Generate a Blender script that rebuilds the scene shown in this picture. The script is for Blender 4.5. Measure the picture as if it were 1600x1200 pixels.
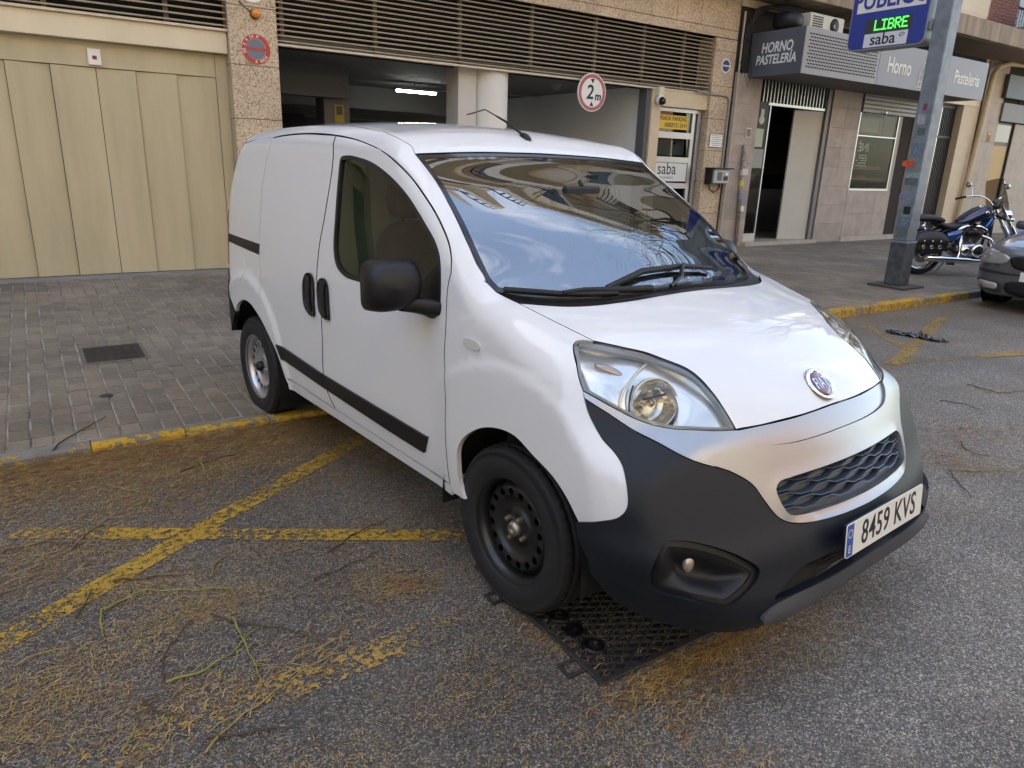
import bpy, math, random
import numpy as np
from mathutils import Vector, Matrix
from mathutils.geometry import delaunay_2d_cdt
PI = math.pi
random.seed(7); RNG = np.random.default_rng(7)
for _o in list(bpy.data.objects): bpy.data.objects.remove(_o, do_unlink=True)
SC = bpy.context.scene
COL = SC.collection

# ------------------------------------------------------------------ camera
CAMH = 1.5699
cam_d = bpy.data.cameras.new('camera'); cam = bpy.data.objects.new('camera', cam_d); COL.objects.link(cam)
cam_d.sensor_width = 36; cam_d.lens = 25.063; cam_d.clip_start = .05; cam_d.clip_end = 800
RIGHT = Vector((.8359, -.5479, .0329)); DOWN = Vector((-.1366, -.2656, -.9544)); FWD = Vector((.5316, .7933, -.2969))
cam.matrix_world = Matrix((( RIGHT.x, -DOWN.x, -FWD.x, 0), (RIGHT.y, -DOWN.y, -FWD.y, 0), (RIGHT.z, -DOWN.z, -FWD.z, CAMH), (0, 0, 0, 1)))
SC.camera = cam
SC.render.resolution_x = 1024; SC.render.resolution_y = 768
# ------------------------------------------------------------------ sky, sun, exposure
SUN_EL, SUN_AZ = 50.0, 118.0         # degrees; azimuth measured from +X towards +Y: the sun stands behind the garage building
world = bpy.data.worlds.new('World'); SC.world = world; world.use_nodes = True
nt = world.node_tree; nt.nodes.clear()
w_out = nt.nodes.new('ShaderNodeOutputWorld'); w_bg = nt.nodes.new('ShaderNodeBackground'); w_sky = nt.nodes.new('ShaderNodeTexSky')
w_sky.sky_type = 'NISHITA'; w_sky.sun_disc = False
w_sky.sun_elevation = math.radians(SUN_EL); w_sky.sun_rotation = math.radians(90 - SUN_AZ)
w_sky.air_density = 1.0; w_sky.dust_density = 1.0; w_sky.ozone_density = .45
# thin high clouds: whiter where a stretched noise is high
w_tc = nt.nodes.new('ShaderNodeTexCoord'); w_mp = nt.nodes.new('ShaderNodeMapping'); w_mp.inputs['Scale'].default_value = (1.6, 3.4, 1.0)
w_no = nt.nodes.new('ShaderNodeTexNoise'); w_no.inputs['Scale'].default_value = 2.2; w_no.inputs['Detail'].default_value = 7; w_no.inputs['Roughness'].default_value = .62
w_rp = nt.nodes.new('ShaderNodeMapRange'); w_rp.inputs[1].default_value = .46; w_rp.inputs[2].default_value = .80; w_rp.inputs[3].default_value = .0; w_rp.inputs[4].default_value = .38
w_mx = nt.nodes.new('ShaderNodeMix'); w_mx.data_type = 'RGBA'; w_mx.inputs[7].default_value = (9.0, 9.2, 9.6, 1)
nt.links.new(w_tc.outputs['Generated'], w_mp.inputs['Vector']); nt.links.new(w_mp.outputs[0], w_no.inputs['Vector'])
nt.links.new(w_no.outputs[0], w_rp.inputs[0]); nt.links.new(w_rp.outputs[0], w_mx.inputs[0])
nt.links.new(w_sky.outputs[0], w_mx.inputs[6]); nt.links.new(w_mx.outputs[2], w_bg.inputs['Color'])
w_bg.inputs['Strength'].default_value = .13
nt.links.new(w_bg.outputs[0], w_out.inputs['Surface'])
sun_d = bpy.data.lights.new('sun', 'SUN'); sun_d.energy = 5.0; sun_d.angle = math.radians(.53); sun_d.color = (1, .955, .88)
sun = bpy.data.objects.new('sun', sun_d); COL.objects.link(sun)
_e, _a = math.radians(SUN_EL), math.radians(SUN_AZ)
sun.rotation_euler = Vector((math.cos(_e)*math.cos(_a), math.cos(_e)*math.sin(_a), math.sin(_e))).to_track_quat('Z', 'Y').to_euler()
SC.view_settings.view_transform = 'Standard'; SC.view_settings.look = 'None'; SC.view_settings.gamma = 1; SC.view_settings.use_curve_mapping = False
SC.view_settings.exposure = 2.3
SC.view_settings.use_white_balance = True; SC.view_settings.white_balance_temperature = 7200; SC.view_settings.white_balance_tint = 10      # camera balanced for open shade

# ------------------------------------------------------------------ materials
MATS = {}
def mat(name, col, rough=.6, metal=0., var=.0, vscale=6., bump=0., bscale=60., coat=0., spec=None, emit=None, estr=0., var2=None, stretch=None, detail=4):
    if name in MATS: return MATS[name]
    m = bpy.data.materials.new(name); m.use_nodes = True; t = m.node_tree; b = t.nodes['Principled BSDF']
    c = tuple(col) + (1,)
    b.inputs['Base Color'].default_value = c; b.inputs['Roughness'].default_value = rough; b.inputs['Metallic'].default_value = metal
    if coat: b.inputs['Coat Weight'].default_value = coat; b.inputs['Coat Roughness'].default_value = .03
    if spec is not None: b.inputs['Specular IOR Level'].default_value = spec
    if emit: b.inputs['Emission Color'].default_value = tuple(emit) + (1,); b.inputs['Emission Strength'].default_value = estr
    if var or bump:
        tc = t.nodes.new('ShaderNodeTexCoord'); vec = tc.outputs['Object']
        if stretch:
            mp = t.nodes.new('ShaderNodeMapping'); mp.inputs['Scale'].default_value = stretch; t.links.new(vec, mp.inputs[0]); vec = mp.outputs[0]
    if var:
        n = t.nodes.new('ShaderNodeTexNoise'); n.inputs['Scale'].default_value = vscale; n.inputs['Detail'].default_value = detail; n.inputs['Roughness'].default_value = .6
        t.links.new(vec, n.inputs['Vector'])
        r = t.nodes.new('ShaderNodeMapRange'); r.inputs[1].default_value = .3; r.inputs[2].default_value = .7; t.links.new(n.outputs[0], r.inputs[0])
        x = t.nodes.new('ShaderNodeMix'); x.data_type = 'RGBA'; t.links.new(r.outputs[0], x.inputs[0])
        c2 = var2 if var2 else tuple(max(0, q*(1-var)) for q in col)
        x.inputs[6].default_value = c; x.inputs[7].default_value = tuple(c2) + (1,)
        t.links.new(x.outputs[2], b.inputs['Base Color'])
    if bump:
        n2 = t.nodes.new('ShaderNodeTexNoise'); n2.inputs['Scale'].default_value = bscale; n2.inputs['Detail'].default_value = 3
        t.links.new(vec, n2.inputs['Vector'])
        bp = t.nodes.new('ShaderNodeBump'); bp.inputs['Strength'].default_value = bump; bp.inputs['Distance'].default_value = .01
        t.links.new(n2.outputs[0], bp.inputs['Height']); t.links.new(bp.outputs[0], b.inputs['Normal'])
    MATS[name] = m; return m
def glassmat(name, tint, ior=1.55, rough=.0, tr=1.0):
    """thin pane: tinted see-through plus a Fresnel mirror"""
    if name in MATS: return MATS[name]
    m = bpy.data.materials.new(name); m.use_nodes = True; t = m.node_tree; t.nodes.clear()
    o = t.nodes.new('ShaderNodeOutputMaterial'); tr_ = t.nodes.new('ShaderNodeBsdfTransparent'); g = t.nodes.new('ShaderNodeBsdfGlossy'); f = t.nodes.new('ShaderNodeFresnel'); x = t.nodes.new('ShaderNodeMixShader')
    tr_.inputs[0].default_value = tuple(tint) + (1,); g.inputs['Roughness'].default_value = rough; f.inputs[0].default_value = ior
    ge = t.nodes.new('ShaderNodeNewGeometry'); mi = t.nodes.new('ShaderNodeMix'); mi.inputs[2].default_value = ior; mi.inputs[3].default_value = 1/ior      # a thin pane mirrors alike from both sides
    t.links.new(ge.outputs['Backfacing'], mi.inputs[0]); t.links.new(mi.outputs[0], f.inputs[0])
    t.links.new(f.outputs[0], x.inputs[0]); t.links.new(tr_.outputs[0], x.inputs[1]); t.links.new(g.outputs[0], x.inputs[2]); t.links.new(x.outputs[0], o.inputs[0])
    MATS[name] = m; return m
M_WHITE = mat('van_paint', (.65, .655, .66), .55, coat=1.0, spec=.3)
M_BLKPL = mat('black_plastic', (.008, .008, .0095), .45, bump=.08, bscale=500, spec=.35)
M_BUMP = mat('bumper_plastic', (.0085, .011, .016), .46, bump=.06, bscale=700, spec=.28)
M_SILV = mat('silver_plastic', (.36, .37, .385), .36, metal=.85)
M_CHROME = mat('chrome', (.80, .80, .80), .06, metal=1.)
M_STEEL = mat('steel_grey', (.42, .43, .44), .35, metal=.8)
M_RUB = mat('rubber', (.012, .012, .013), .72, var=.4, vscale=14)
M_BLACK = mat('dark_void', (.006, .006, .007), .9)
M_ALU = mat('aluminium', (.45, .45, .44), .35, metal=.7)
M_GALV = mat('galvanised_steel', (.34, .37, .40), .45, metal=.55, var=.3, vscale=9)

# ------------------------------------------------------------------ mesh helpers
class MB:
    def __init__(s): s.v = []; s.f = []; s.m = []; s.sm = []
    def add(s, vs, fs, mi=0, smooth=False):
        k = len(s.v); s.v.extend([tuple(map(float, p)) for p in vs])
        for f in fs: s.f.append(tuple(i+k for i in f)); s.m.append(mi); s.sm.append(smooth)
        return s
    def box(s, lo, hi, mi=0):
        x0, y0, z0 = lo; x1, y1, z1 = hi
        v = [(x0,y0,z0),(x1,y0,z0),(x1,y1,z0),(x0,y1,z0),(x0,y0,z1),(x1,y0,z1),(x1,y1,z1),(x0,y1,z1)]
        return s.add(v, [(0,3,2,1),(4,5,6,7),(0,1,5,4),(1,2,6,5),(2,3,7,6),(3,0,4,7)], mi)
    def cbox(s, lo, hi, c=.004, mi=0, M=None):
        """box with chamfered edges"""
        vs = []; idx = {}
        for ix in (0,1):
            for iy in (0,1):
                for iz in (0,1):
                    p = [(hi if i else lo)[k] for k, i in enumerate((ix,iy,iz))]; sg = [-1 if i else 1 for i in (ix,iy,iz)]
                    for ax in range(3):
                        q = list(p)
                        for k in range(3):
                            if k != ax: q[k] += sg[k]*c
                        idx[(ix,iy,iz,ax)] = len(vs); vs.append(tuple(q))
        fs = []
        for ax in range(3):
            a, b = (ax+1) % 3, (ax+2) % 3
            for s_ in (0,1):
                r = []
                for (p, q) in ((0,0),(1,0),(1,1),(0,1)):
                    k = [0,0,0]; k[ax] = s_; k[a] = p; k[b] = q; r.append(idx[(*k, ax)])
                fs.append(tuple(r if s_ else r[::-1]))
        for ax in range(3):      # edges parallel to ax
            a, b = (ax+1) % 3, (ax+2) % 3
            for p in (0,1):
                for q in (0,1):
                    k0 = [0,0,0]; k0[a] = p; k0[b] = q; k1 = list(k0); k1[ax] = 1
                    r = (idx[(*k0,a)], idx[(*k1,a)], idx[(*k1,b)], idx[(*k0,b)])
                    fs.append(r if (p ^ q) else r[::-1])
        for ix in (0,1):
            for iy in (0,1):
                for iz in (0,1):
                    r = tuple(idx[(ix,iy,iz,k)] for k in range(3)); fs.append(r if (ix+iy+iz) % 2 else r[::-1])
        if M is not None: vs = [tuple(M @ Vector(p)) for p in vs]
        return s.add(vs, fs, mi)
    def cyl(s, p0, p1, r0, r1=None, n=12, caps=True, mi=0, smooth=True):
        r1 = r0 if r1 is None else r1
        p0 = Vector(p0); p1 = Vector(p1); d = (p1-p0).normalized(); a = d.orthogonal().normalized(); b = d.cross(a)
        vs = []
        for p, r in ((p0, r0), (p1, r1)):
            for i in range(n):
                t = 2*PI*i/n; vs.append(p + (a*math.cos(t) + b*math.sin(t))*r)
        s.add(vs, [(i, (i+1) % n, n+(i+1) % n, n+i) for i in range(n)], mi, smooth)
        if caps:
            s.add(vs[:n], [tuple(range(n))[::-1]], mi); s.add(vs[n:], [tuple(range(n))], mi)
        return s
    def tube(s, pts, r, n=8, mi=0, caps=True):
        pts = [Vector(p) for p in pts]; rs = r if hasattr(r, '__len__') else [r]*len(pts)
        ref = None; vs = []
        for i, p in enumerate(pts):
            d = (pts[min(i+1, len(pts)-1)] - pts[max(i-1, 0)]).normalized()
            if ref is None: ref = d.orthogonal().normalized()
            a = (ref - d*ref.dot(d)).normalized(); ref = a; b = d.cross(a)
            for k in range(n):
                t = 2*PI*k/n; vs.append(p + (a*math.cos(t)+b*math.sin(t))*rs[i])
        fs = []
        for i in range(len(pts)-1):
            for k in range(n): fs.append((i*n+k, i*n+(k+1) % n, (i+1)*n+(k+1) % n, (i+1)*n+k))
        s.add(vs, fs, mi, True)
        if caps and n > 2:
            s.add(vs[:n], [tuple(range(n))[::-1]], mi); s.add(vs[-n:], [tuple(range(n))], mi)
        return s
    def lathe(s, prof, o, d, n=32, mi=0, smooth=True, a0=0, a1=2*PI):
        """prof: (radius, distance along d)"""
        o = Vector(o); d = Vector(d).normalized(); a = d.orthogonal().normalized(); b = d.cross(a); full = abs(a1-a0-2*PI) < 1e-6
        m = n if full else n+1; vs = []
        for (r, h) in prof:
            for i in range(m):
                t = a0+(a1-a0)*i/n; vs.append(o + d*h + (a*math.cos(t)+b*math.sin(t))*r)
        fs = []
        for j in range(len(prof)-1):
            for i in range(n): fs.append((j*m+i, j*m+(i+1) % m, (j+1)*m+(i+1) % m, (j+1)*m+i))
        return s.add(vs, fs, mi, smooth)
    def ell(s, c, r, nu=16, nv=10, mi=0, M=None, p=1.0):
        """(super)ellipsoid; p<1 boxier"""
        def sg(v): return math.copysign(abs(v)**p, v)
        vs = []
        for j in range(nv+1):
            ph = -PI/2+PI*j/nv
            for i in range(nu):
                th = 2*PI*i/nu; q = Vector((r[0]*sg(math.cos(ph))*sg(math.cos(th)), r[1]*sg(math.cos(ph))*sg(math.sin(th)), r[2]*sg(math.sin(ph))))
                if M is not None: q = M @ q
                vs.append(Vector(c)+q)
        fs = [(j*nu+i, j*nu+(i+1) % nu, (j+1)*nu+(i+1) % nu, (j+1)*nu+i) for j in range(nv) for i in range(nu)]
        return s.add(vs, fs, mi, True)
    def prism(s, poly, f, d0, d1, mi=0):
        """poly: 2D outline (any simple polygon), f(u,v,d)->3D, between depths d0<d1"""
        n = len(poly); vs = [f(u, v, d0) for u, v in poly] + [f(u, v, d1) for u, v in poly]
        return s.add(vs, [tuple(range(n)), tuple(range(2*n-1, n-1, -1))] + [(i, n+i, n+(i+1) % n, (i+1) % n) for i in range(n)], mi)
    def grid(s, P, mi=0, smooth=True, close=False):
        n, m = len(P), len(P[0]); vs = [p for r in P for p in r]; mm = m if close else m-1
        return s.add(vs, [(i*m+j, i*m+(j+1) % m, (i+1)*m+(j+1) % m, (i+1)*m+j) for i in range(n-1) for j in range(mm)], mi, smooth)
    def mesh(s, name, mats):
        me = bpy.data.meshes.new(name); me.from_pydata(s.v, [], s.f)
        for m in (mats if isinstance(mats, (list, tuple)) else [mats]): me.materials.append(m)
        me.polygons.foreach_set('material_index', s.m); me.polygons.foreach_set('use_smooth', s.sm); me.update(); return me
    def build(s, name, mats, parent=None, off=None):
        """vertices are in world space; stored relative to the (unrotated) parent chain when off is None and parent given"""
        o = base_of(parent) if off is None else Vector(off)
        if o.length: s.v = [(x-o.x, y-o.y, z-o.z) for x, y, z in s.v]
        ob = bpy.data.objects.new(name, s.mesh(name, mats)); COL.objects.link(ob)
        if parent is not None: ob.parent = parent
        return ob
LOCAL = {}          # roots whose parts are modelled in their own frame
def base_of(p):
    o = Vector((0,0,0))
    while p is not None:
        if p.name in LOCAL: return Vector((0,0,0)) if o.length == 0 else o
        o += Vector(p.location); p = p.parent
    return o
def tag(o, label, cat, group=None, kind=None):
    o['label'] = label; o['category'] = cat
    if group: o['group'] = group
    if kind: o['kind'] = kind
    return o
def struct(o, kind='structure', label=None):
    o['kind'] = kind
    if label: o['label'] = label
    return o
def thing(name, label, cat, loc=(0,0,0), rotz=0, group=None, local=False):
    o = bpy.data.objects.new(name, None); COL.objects.link(o); o.location = loc; o.rotation_euler = (0, 0, rotz); o.empty_display_size = .1
    if local: LOCAL[o.name] = 1
    return tag(o, label, cat, group)
def copy_tree(o, parent=None):
    c = o.copy(); COL.objects.link(c); c.parent = parent
    for ch in o.children: copy_tree(ch, c)
    return c
def text_mesh(s, size, f, depth=.002, bold=0., shear=0., sx=1., align='CENTER', space=1.0):
    """built-in font text as raw verts/faces mapped by f(u,v,d)"""
    cu = bpy.data.curves.new('t', 'FONT'); cu.body = s; cu.size = size; cu.align_x = align; cu.align_y = 'CENTER'; cu.shear = shear; cu.space_character = space
    cu.offset = bold; cu.extrude = depth/2; cu.resolution_u = 3
    ob = bpy.data.objects.new('t', cu); COL.objects.link(ob); dg = bpy.context.evaluated_depsgraph_get(); me = bpy.data.meshes.new_from_object(ob.evaluated_get(dg))
    vs = [f(v.co.x*sx, v.co.y, v.co.z+depth/2) for v in me.vertices]; fs = [tuple(p.vertices) for p in me.polygons]
    bpy.data.objects.remove(ob, do_unlink=True); bpy.data.curves.remove(cu); bpy.data.meshes.remove(me)
    return vs, fs
def catmull(P, step=.01, closed=False):
    """resample a 3D/2D polyline smoothly"""
    P = np.asarray(P, float); n = len(P); out = []
    rng = range(n if closed else n-1)
    for i in rng:
        p1, p2 = P[i], P[(i+1) % n]
        p0 = P[(i-1) % n] if (closed or i > 0) else 2*p1-p2
        p3 = P[(i+2) % n] if (closed or i+2 < n) else 2*p2-p1
        k = max(1, int(np.linalg.norm(p2-p1)/step))
        d01 = max(np.linalg.norm(p1-p0), 1e-6)**.5; d12 = max(np.linalg.norm(p2-p1), 1e-6)**.5; d23 = max(np.linalg.norm(p3-p2), 1e-6)**.5
        m1 = d12*((p1-p0)/d01-(p2-p0)/(d01+d12)+(p2-p1)/d12); m2 = d12*((p2-p1)/d12-(p3-p1)/(d12+d23)+(p3-p2)/d23)
        for j in range(k):
            t = j/k; out.append((2*t**3-3*t*t+1)*p1+(t**3-2*t*t+t)*m1+(-2*t**3+3*t*t)*p2+(t**3-t*t)*m2)
    if not closed: out.append(P[-1])
    return np.array(out)
def inpoly(Q, poly):
    x, y = Q[:,0][:,None], Q[:,1][:,None]; a = poly; b = np.roll(poly, -1, 0)
    c = ((a[:,1] > y) != (b[:,1] > y))
    with np.errstate(all='ignore'): xi = (b[:,0]-a[:,0])*(y-a[:,1])/(b[:,1]-a[:,1])+a[:,0]
    return (np.sum(c & (x < xi), 1) % 2) == 1
def edgedist(Q, poly):
    a = poly; b = np.roll(poly, -1, 0); ab = b-a; L = np.maximum((ab**2).sum(1), 1e-12); out = np.full(len(Q), 1e9)
    for k in range(0, len(Q), 2000):
        q = Q[k:k+2000][:,None,:]-a; t = np.clip((q*ab).sum(-1)/L, 0, 1); out[k:k+2000] = np.sqrt((((q-t[...,None]*ab)**2).sum(-1)).min(1))
    return out
def inset(poly, g):
    """move a CCW polygon inwards by g"""
    d = np.roll(poly, -1, 0)-poly; d /= np.maximum(np.linalg.norm(d, axis=1, keepdims=True), 1e-9); n = np.stack([-d[:,1], d[:,0]], 1)
    m = n+np.roll(n, 1, 0); m /= np.maximum((m*m).sum(1, keepdims=True), .35)/2
    return poly+m*g
def area2(p): return .5*np.sum(p[:,0]*np.roll(p[:,1], -1)-np.roll(p[:,0], -1)*p[:,1])
def triangulate(outer, holes, res):
    """outer CCW; constrained triangulation with an interior hex grid"""
    lo, hi = outer.min(0), outer.max(0); xs = np.arange(lo[0], hi[0], res); ys = np.arange(lo[1], hi[1], res*.866)
    X, Y = np.meshgrid(xs, ys); X = X+(np.arange(len(ys)) % 2)[:,None]*res/2; Q = np.stack([X.ravel(), Y.ravel()], 1)
    Q = Q[inpoly(Q, outer)]
    for h in holes:
        if len(Q): Q = Q[~inpoly(Q, h)]
    for l in [outer]+holes:
        if len(Q): Q = Q[edgedist(Q, l) > res*.45]
    pts = [Vector(p) for p in outer]; ed = [(i, (i+1) % len(outer)) for i in range(len(outer))]
    for h in holes:
        k = len(pts); pts += [Vector(p) for p in h]; ed += [(k+i, k+(i+1) % len(h)) for i in range(len(h))]
    nb = len(pts); pts += [Vector(p) for p in Q]
    r = delaunay_2d_cdt(pts, ed, [], 0, 1e-6)
    V = np.array([(p.x, p.y) for p in r[0]]); F = np.array([f for f in r[2] if len(f) == 3])
    c = V[F].mean(1); ok = inpoly(c, outer)
    for h in holes: ok &= ~inpoly(c, h)
    F = F[ok]
    A = V[F]; s_ = (A[:,1,0]-A[:,0,0])*(A[:,2,1]-A[:,0,1])-(A[:,1,1]-A[:,0,1])*(A[:,2,0]-A[:,0,0])
    F[s_ < 0] = F[s_ < 0][:, ::-1]
    return V, F

# ================================================================== the van: an analytic body surface, then panels cut from it
def pchip(X,Y):
    X=np.asarray(X,float);Y=np.asarray(Y,float)
    h=np.diff(X);h=h.reshape((-1,)+(1,)*(Y.ndim-1));d=np.diff(Y,axis=0)/h
    m=np.zeros_like(Y);m[0]=d[0];m[-1]=d[-1]
    if len(X)>2:
        a,b=d[:-1],d[1:];w1=2*h[1:]+h[:-1];w2=h[1:]+2*h[:-1]
        with np.errstate(all='ignore'):
            mm=(w1+w2)/(w1/a+w2/b)
        m[1:-1]=np.where(a*b>0,mm,0)
    def ev(x):
        x=np.clip(np.asarray(x,float),X[0],X[-1]);i=np.clip(np.searchsorted(X,x)-1,0,len(X)-2)
        H=X[i+1]-X[i];t=(x-X[i])/H
        return (2*t**3-3*t*t+1)*Y[i]+(t**3-2*t*t+t)*H*m[i]+(-2*t**3+3*t*t)*Y[i+1]+(t**3-t*t)*H*m[i+1]
    return ev
def sstep(a,b,x):
    t=np.clip((x-a)/(b-a),0,1);return t*t*(3-2*t)
T0=pchip([-3.3,-3.05,-2.8,-2.4,-1.9,-1.5,-1.2,-1.0,-.90,-.84,-.6,-.3,-.05,.03,.12,.25,.42,.47,.52,.63,.68,.72,.78,1.0],
         [1.60,1.665,1.71,1.745,1.758,1.750,1.728,1.690,1.645,1.600,1.475,1.318,1.168,1.127,1.106,1.07,1.010,.985,.960,.89,.845,.79,.68,.2])
CR=pchip([-3,-1.2,-.85,-.2,.1,.6],[.06,.05,.012,.012,.02,.02])
SH=pchip([-3,-.9,-.5,-.19,.2,.6,.8],[0,0,.085,.172,.155,.14,.13])
ZW=[.10,.30,.45,.60,.80,1.0,1.12,1.3,1.5,1.62,1.75]
XW=[-3.05,-2.6,-2.0,-1.3,-.6,0.,.6]
WT=np.array([[.755,.79,.818,.828,.828,.818,.81,.797,.772,.752,.71],
 [.77,.81,.835,.842,.842,.833,.826,.812,.785,.765,.72],
 [.79,.825,.845,.850,.850,.842,.835,.817,.79,.77,.725],
 [.79,.825,.846,.852,.852,.843,.834,.814,.783,.762,.72],
 [.79,.825,.846,.852,.852,.843,.832,.802,.757,.73,.68],
 [.785,.82,.842,.850,.848,.838,.82,.775,.71,.67,.62],
 [.775,.82,.86,.868,.850,.81,.78,.72,.66,.62,.58]])
_z=[pchip(ZW,WT[i]) for i in range(len(XW))]
def Wf(x,z):
    x=np.asarray(x,float);z=np.asarray(z,float)
    x,z=np.broadcast_arrays(x,z)
    Y=np.stack([f(z) for f in _z],0)            # 7 x N
    w=np.zeros(Y.shape);xc=np.clip(x,XW[0],XW[-1]);i=np.clip(np.searchsorted(XW,xc)-1,0,len(XW)-2)
    X=np.array(XW);H=X[i+1]-X[i];t=(xc-X[i])/H
    # catmull-rom in x
    def g(k): return np.take_along_axis(Y,np.clip(k,0,len(XW)-1)[None],0)[0]
    def gx(k): return X[np.clip(k,0,len(XW)-1)]
    m0=(g(i+1)-g(i-1))/np.maximum(gx(i+1)-gx(i-1),1e-6);m1=(g(i+2)-g(i))/np.maximum(gx(i+2)-gx(i),1e-6)
    W=(2*t**3-3*t*t+1)*g(i)+(t**3-2*t*t+t)*H*m0+(-2*t**3+3*t*t)*g(i+1)+(t**3-t*t)*H*m1
    r1=np.hypot(x,z-.305);r2=np.hypot(x+2.513,z-.305)
    W=W+.010*(1-sstep(.596,.638,r1))*sstep(-.47,-.30,x)+.015*(1-sstep(.55,.615,r2))
    # soft shoulder line dip of the door
    return W
Fc=pchip([.1,.22,.33,.42,.50,.55,.58,.64,.70,.76,.83,.9,1.0,1.2],[.76,.825,.885,.903,.902,.890,.878,.855,.818,.762,.702,.655,.60,.5])
Fk=pchip([.1,.3,.4,.6,.7,.82,1.0],[.36,.34,.31,.28,.29,.36,.38])
Fn=pchip([.1,.45,.6,.68,.76,.83,1.0],[5.,6.5,8.,7.5,5.0,3.,2.8])
Rz=pchip([.1,.5,1.0,1.3,1.5,1.65,1.75],[-3.0,-3.045,-3.035,-2.975,-2.87,-2.72,-2.55])
def rmax(a,b,r):
    u=np.maximum(a+r,0);v=np.maximum(b+r,0)
    return np.minimum(np.maximum(a,b),-r)+np.sqrt(u*u+v*v)
def body(x,y,z):
    y=np.abs(y)
    s=y-Wf(x,z)
    yy=(y/.75)**2
    t=(z-T0(x+SH(x)*yy)+CR(x)*yy)*.88
    f=(x-(Fc(z)-Fk(z)*(y/.84)**Fn(z)))*.8
    r=((Rz(z)+.13*(y/.84)**6)-x)*.9
    rad=.07+.0*sstep(-.9,-1.6,x)+.03*sstep(-.15,.15,x)
    d=rmax(s,t,rad)
    d=rmax(d,f,.035)
    return rmax(d,r,.08)
def grad(P,e=1e-3):
    x,y,z=P[...,0],P[...,1],P[...,2]
    g=np.stack([body(x+e,y,z)-body(x-e,y,z),body(x,y+e,z)-body(x,y-e,z),body(x,y,z+e)-body(x,y,z-e)],-1)
    return g/np.maximum(np.linalg.norm(g,axis=-1,keepdims=True),1e-9)
def hit(O,D,L,n=34):
    """first crossing along O+tD, t in 0..L (vectorised)"""
    O=np.asarray(O,float);D=np.asarray(D,float);O,D=np.broadcast_arrays(O,D)
    a=np.zeros(O.shape[:-1]);b=np.full(O.shape[:-1],np.nan);st=L/n
    prev=np.zeros_like(a)
    for i in range(1,n+1):
        t=np.full_like(a,i*st);P=O+D*t[...,None];v=body(P[...,0],P[...,1],P[...,2])
        m=(v<=0)&np.isnan(b);b=np.where(m,t,b);a=np.where(m,prev,a);prev=t
    for _ in range(20):
        m=(a+b)/2;P=O+D*m[...,None];v=body(P[...,0],P[...,1],P[...,2])
        b=np.where(v<=0,m,b);a=np.where(v<=0,a,m)
    return O+D*((a+b)/2)[...,None]
AX=-.1
class DS:  # side, right side of van (y<0)
    @staticmethod
    def inv(P): return np.stack([P[...,0],P[...,2]],-1)
    @staticmethod
    def to(U): 
        O=np.stack([U[...,0],np.full(U.shape[:-1],-1.1),U[...,1]],-1);return hit(O,np.array([0,1.,0]),1.1)
class DT:
    @staticmethod
    def inv(P): return np.stack([P[...,0],P[...,1]],-1)
    @staticmethod
    def to(U):
        O=np.stack([U[...,0],U[...,1],np.full(U.shape[:-1],1.9)],-1);return hit(O,np.array([0,0,-1.]),1.6)
class DC:  # cylindrical about vertical axis at x=AX; u=theta*.9, v=z
    @staticmethod
    def inv(P): return np.stack([np.arctan2(P[...,1],P[...,0]-AX)*.9,P[...,2]],-1)
    @staticmethod
    def to(U):
        th=U[...,0]/.9;D=np.stack([-np.cos(th),-np.sin(th),0*th],-1)
        O=np.stack([AX+0*th,0*th,U[...,1]],-1)-D*1.6;return hit(O,D,1.6)
class DA:  # around an axis along x at y=-.45,z=1.25 ; v=phi*.35
    @staticmethod
    def inv(P): return np.stack([P[...,0],np.arctan2(P[...,2]-1.25,-(P[...,1]+.45))*.35],-1)
    @staticmethod
    def to(U):
        ph=U[...,1]/.35;D=np.stack([0*ph,np.cos(ph),-np.sin(ph)],-1)
        O=np.stack([U[...,0],-.45+0*ph,1.25+0*ph],-1)-D*.9;return hit(O,D,.9)
class DR:  # rear, rays along +x ; u=y v=z
    @staticmethod
    def inv(P): return np.stack([P[...,1],P[...,2]],-1)
    @staticmethod
    def to(U):
        O=np.stack([np.full(U.shape[:-1],-3.4),U[...,0],U[...,1]],-1);return hit(O,np.array([1.,0,0]),1.5)

QX = -2.2
class DQ:  # rear corner: about a vertical axis at x=QX, angle measured from -x towards -y
    @staticmethod
    def inv(P): return np.stack([-np.arctan2(-P[...,1],-(P[...,0]-QX))*.85,P[...,2]],-1)
    @staticmethod
    def to(U):
        th=-U[...,0]/.85;D=np.stack([np.cos(th),np.sin(th),0*th],-1)
        O=np.stack([QX+0*th,0*th,U[...,1]],-1)-D*1.5;return hit(O,D,1.5)
class DB:  # front wing: about an axis along x at y=-.35, z=.6
    @staticmethod
    def inv(P): return np.stack([P[...,0],np.arctan2(P[...,2]-.6,-(P[...,1]+.35))*.5],-1)
    @staticmethod
    def to(U):
        ph=U[...,1]/.5;D=np.stack([0*ph,np.cos(ph),-np.sin(ph)],-1)
        O=np.stack([U[...,0],-.35+0*ph,.6+0*ph],-1)-D*.9;return hit(O,D,.9)
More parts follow.
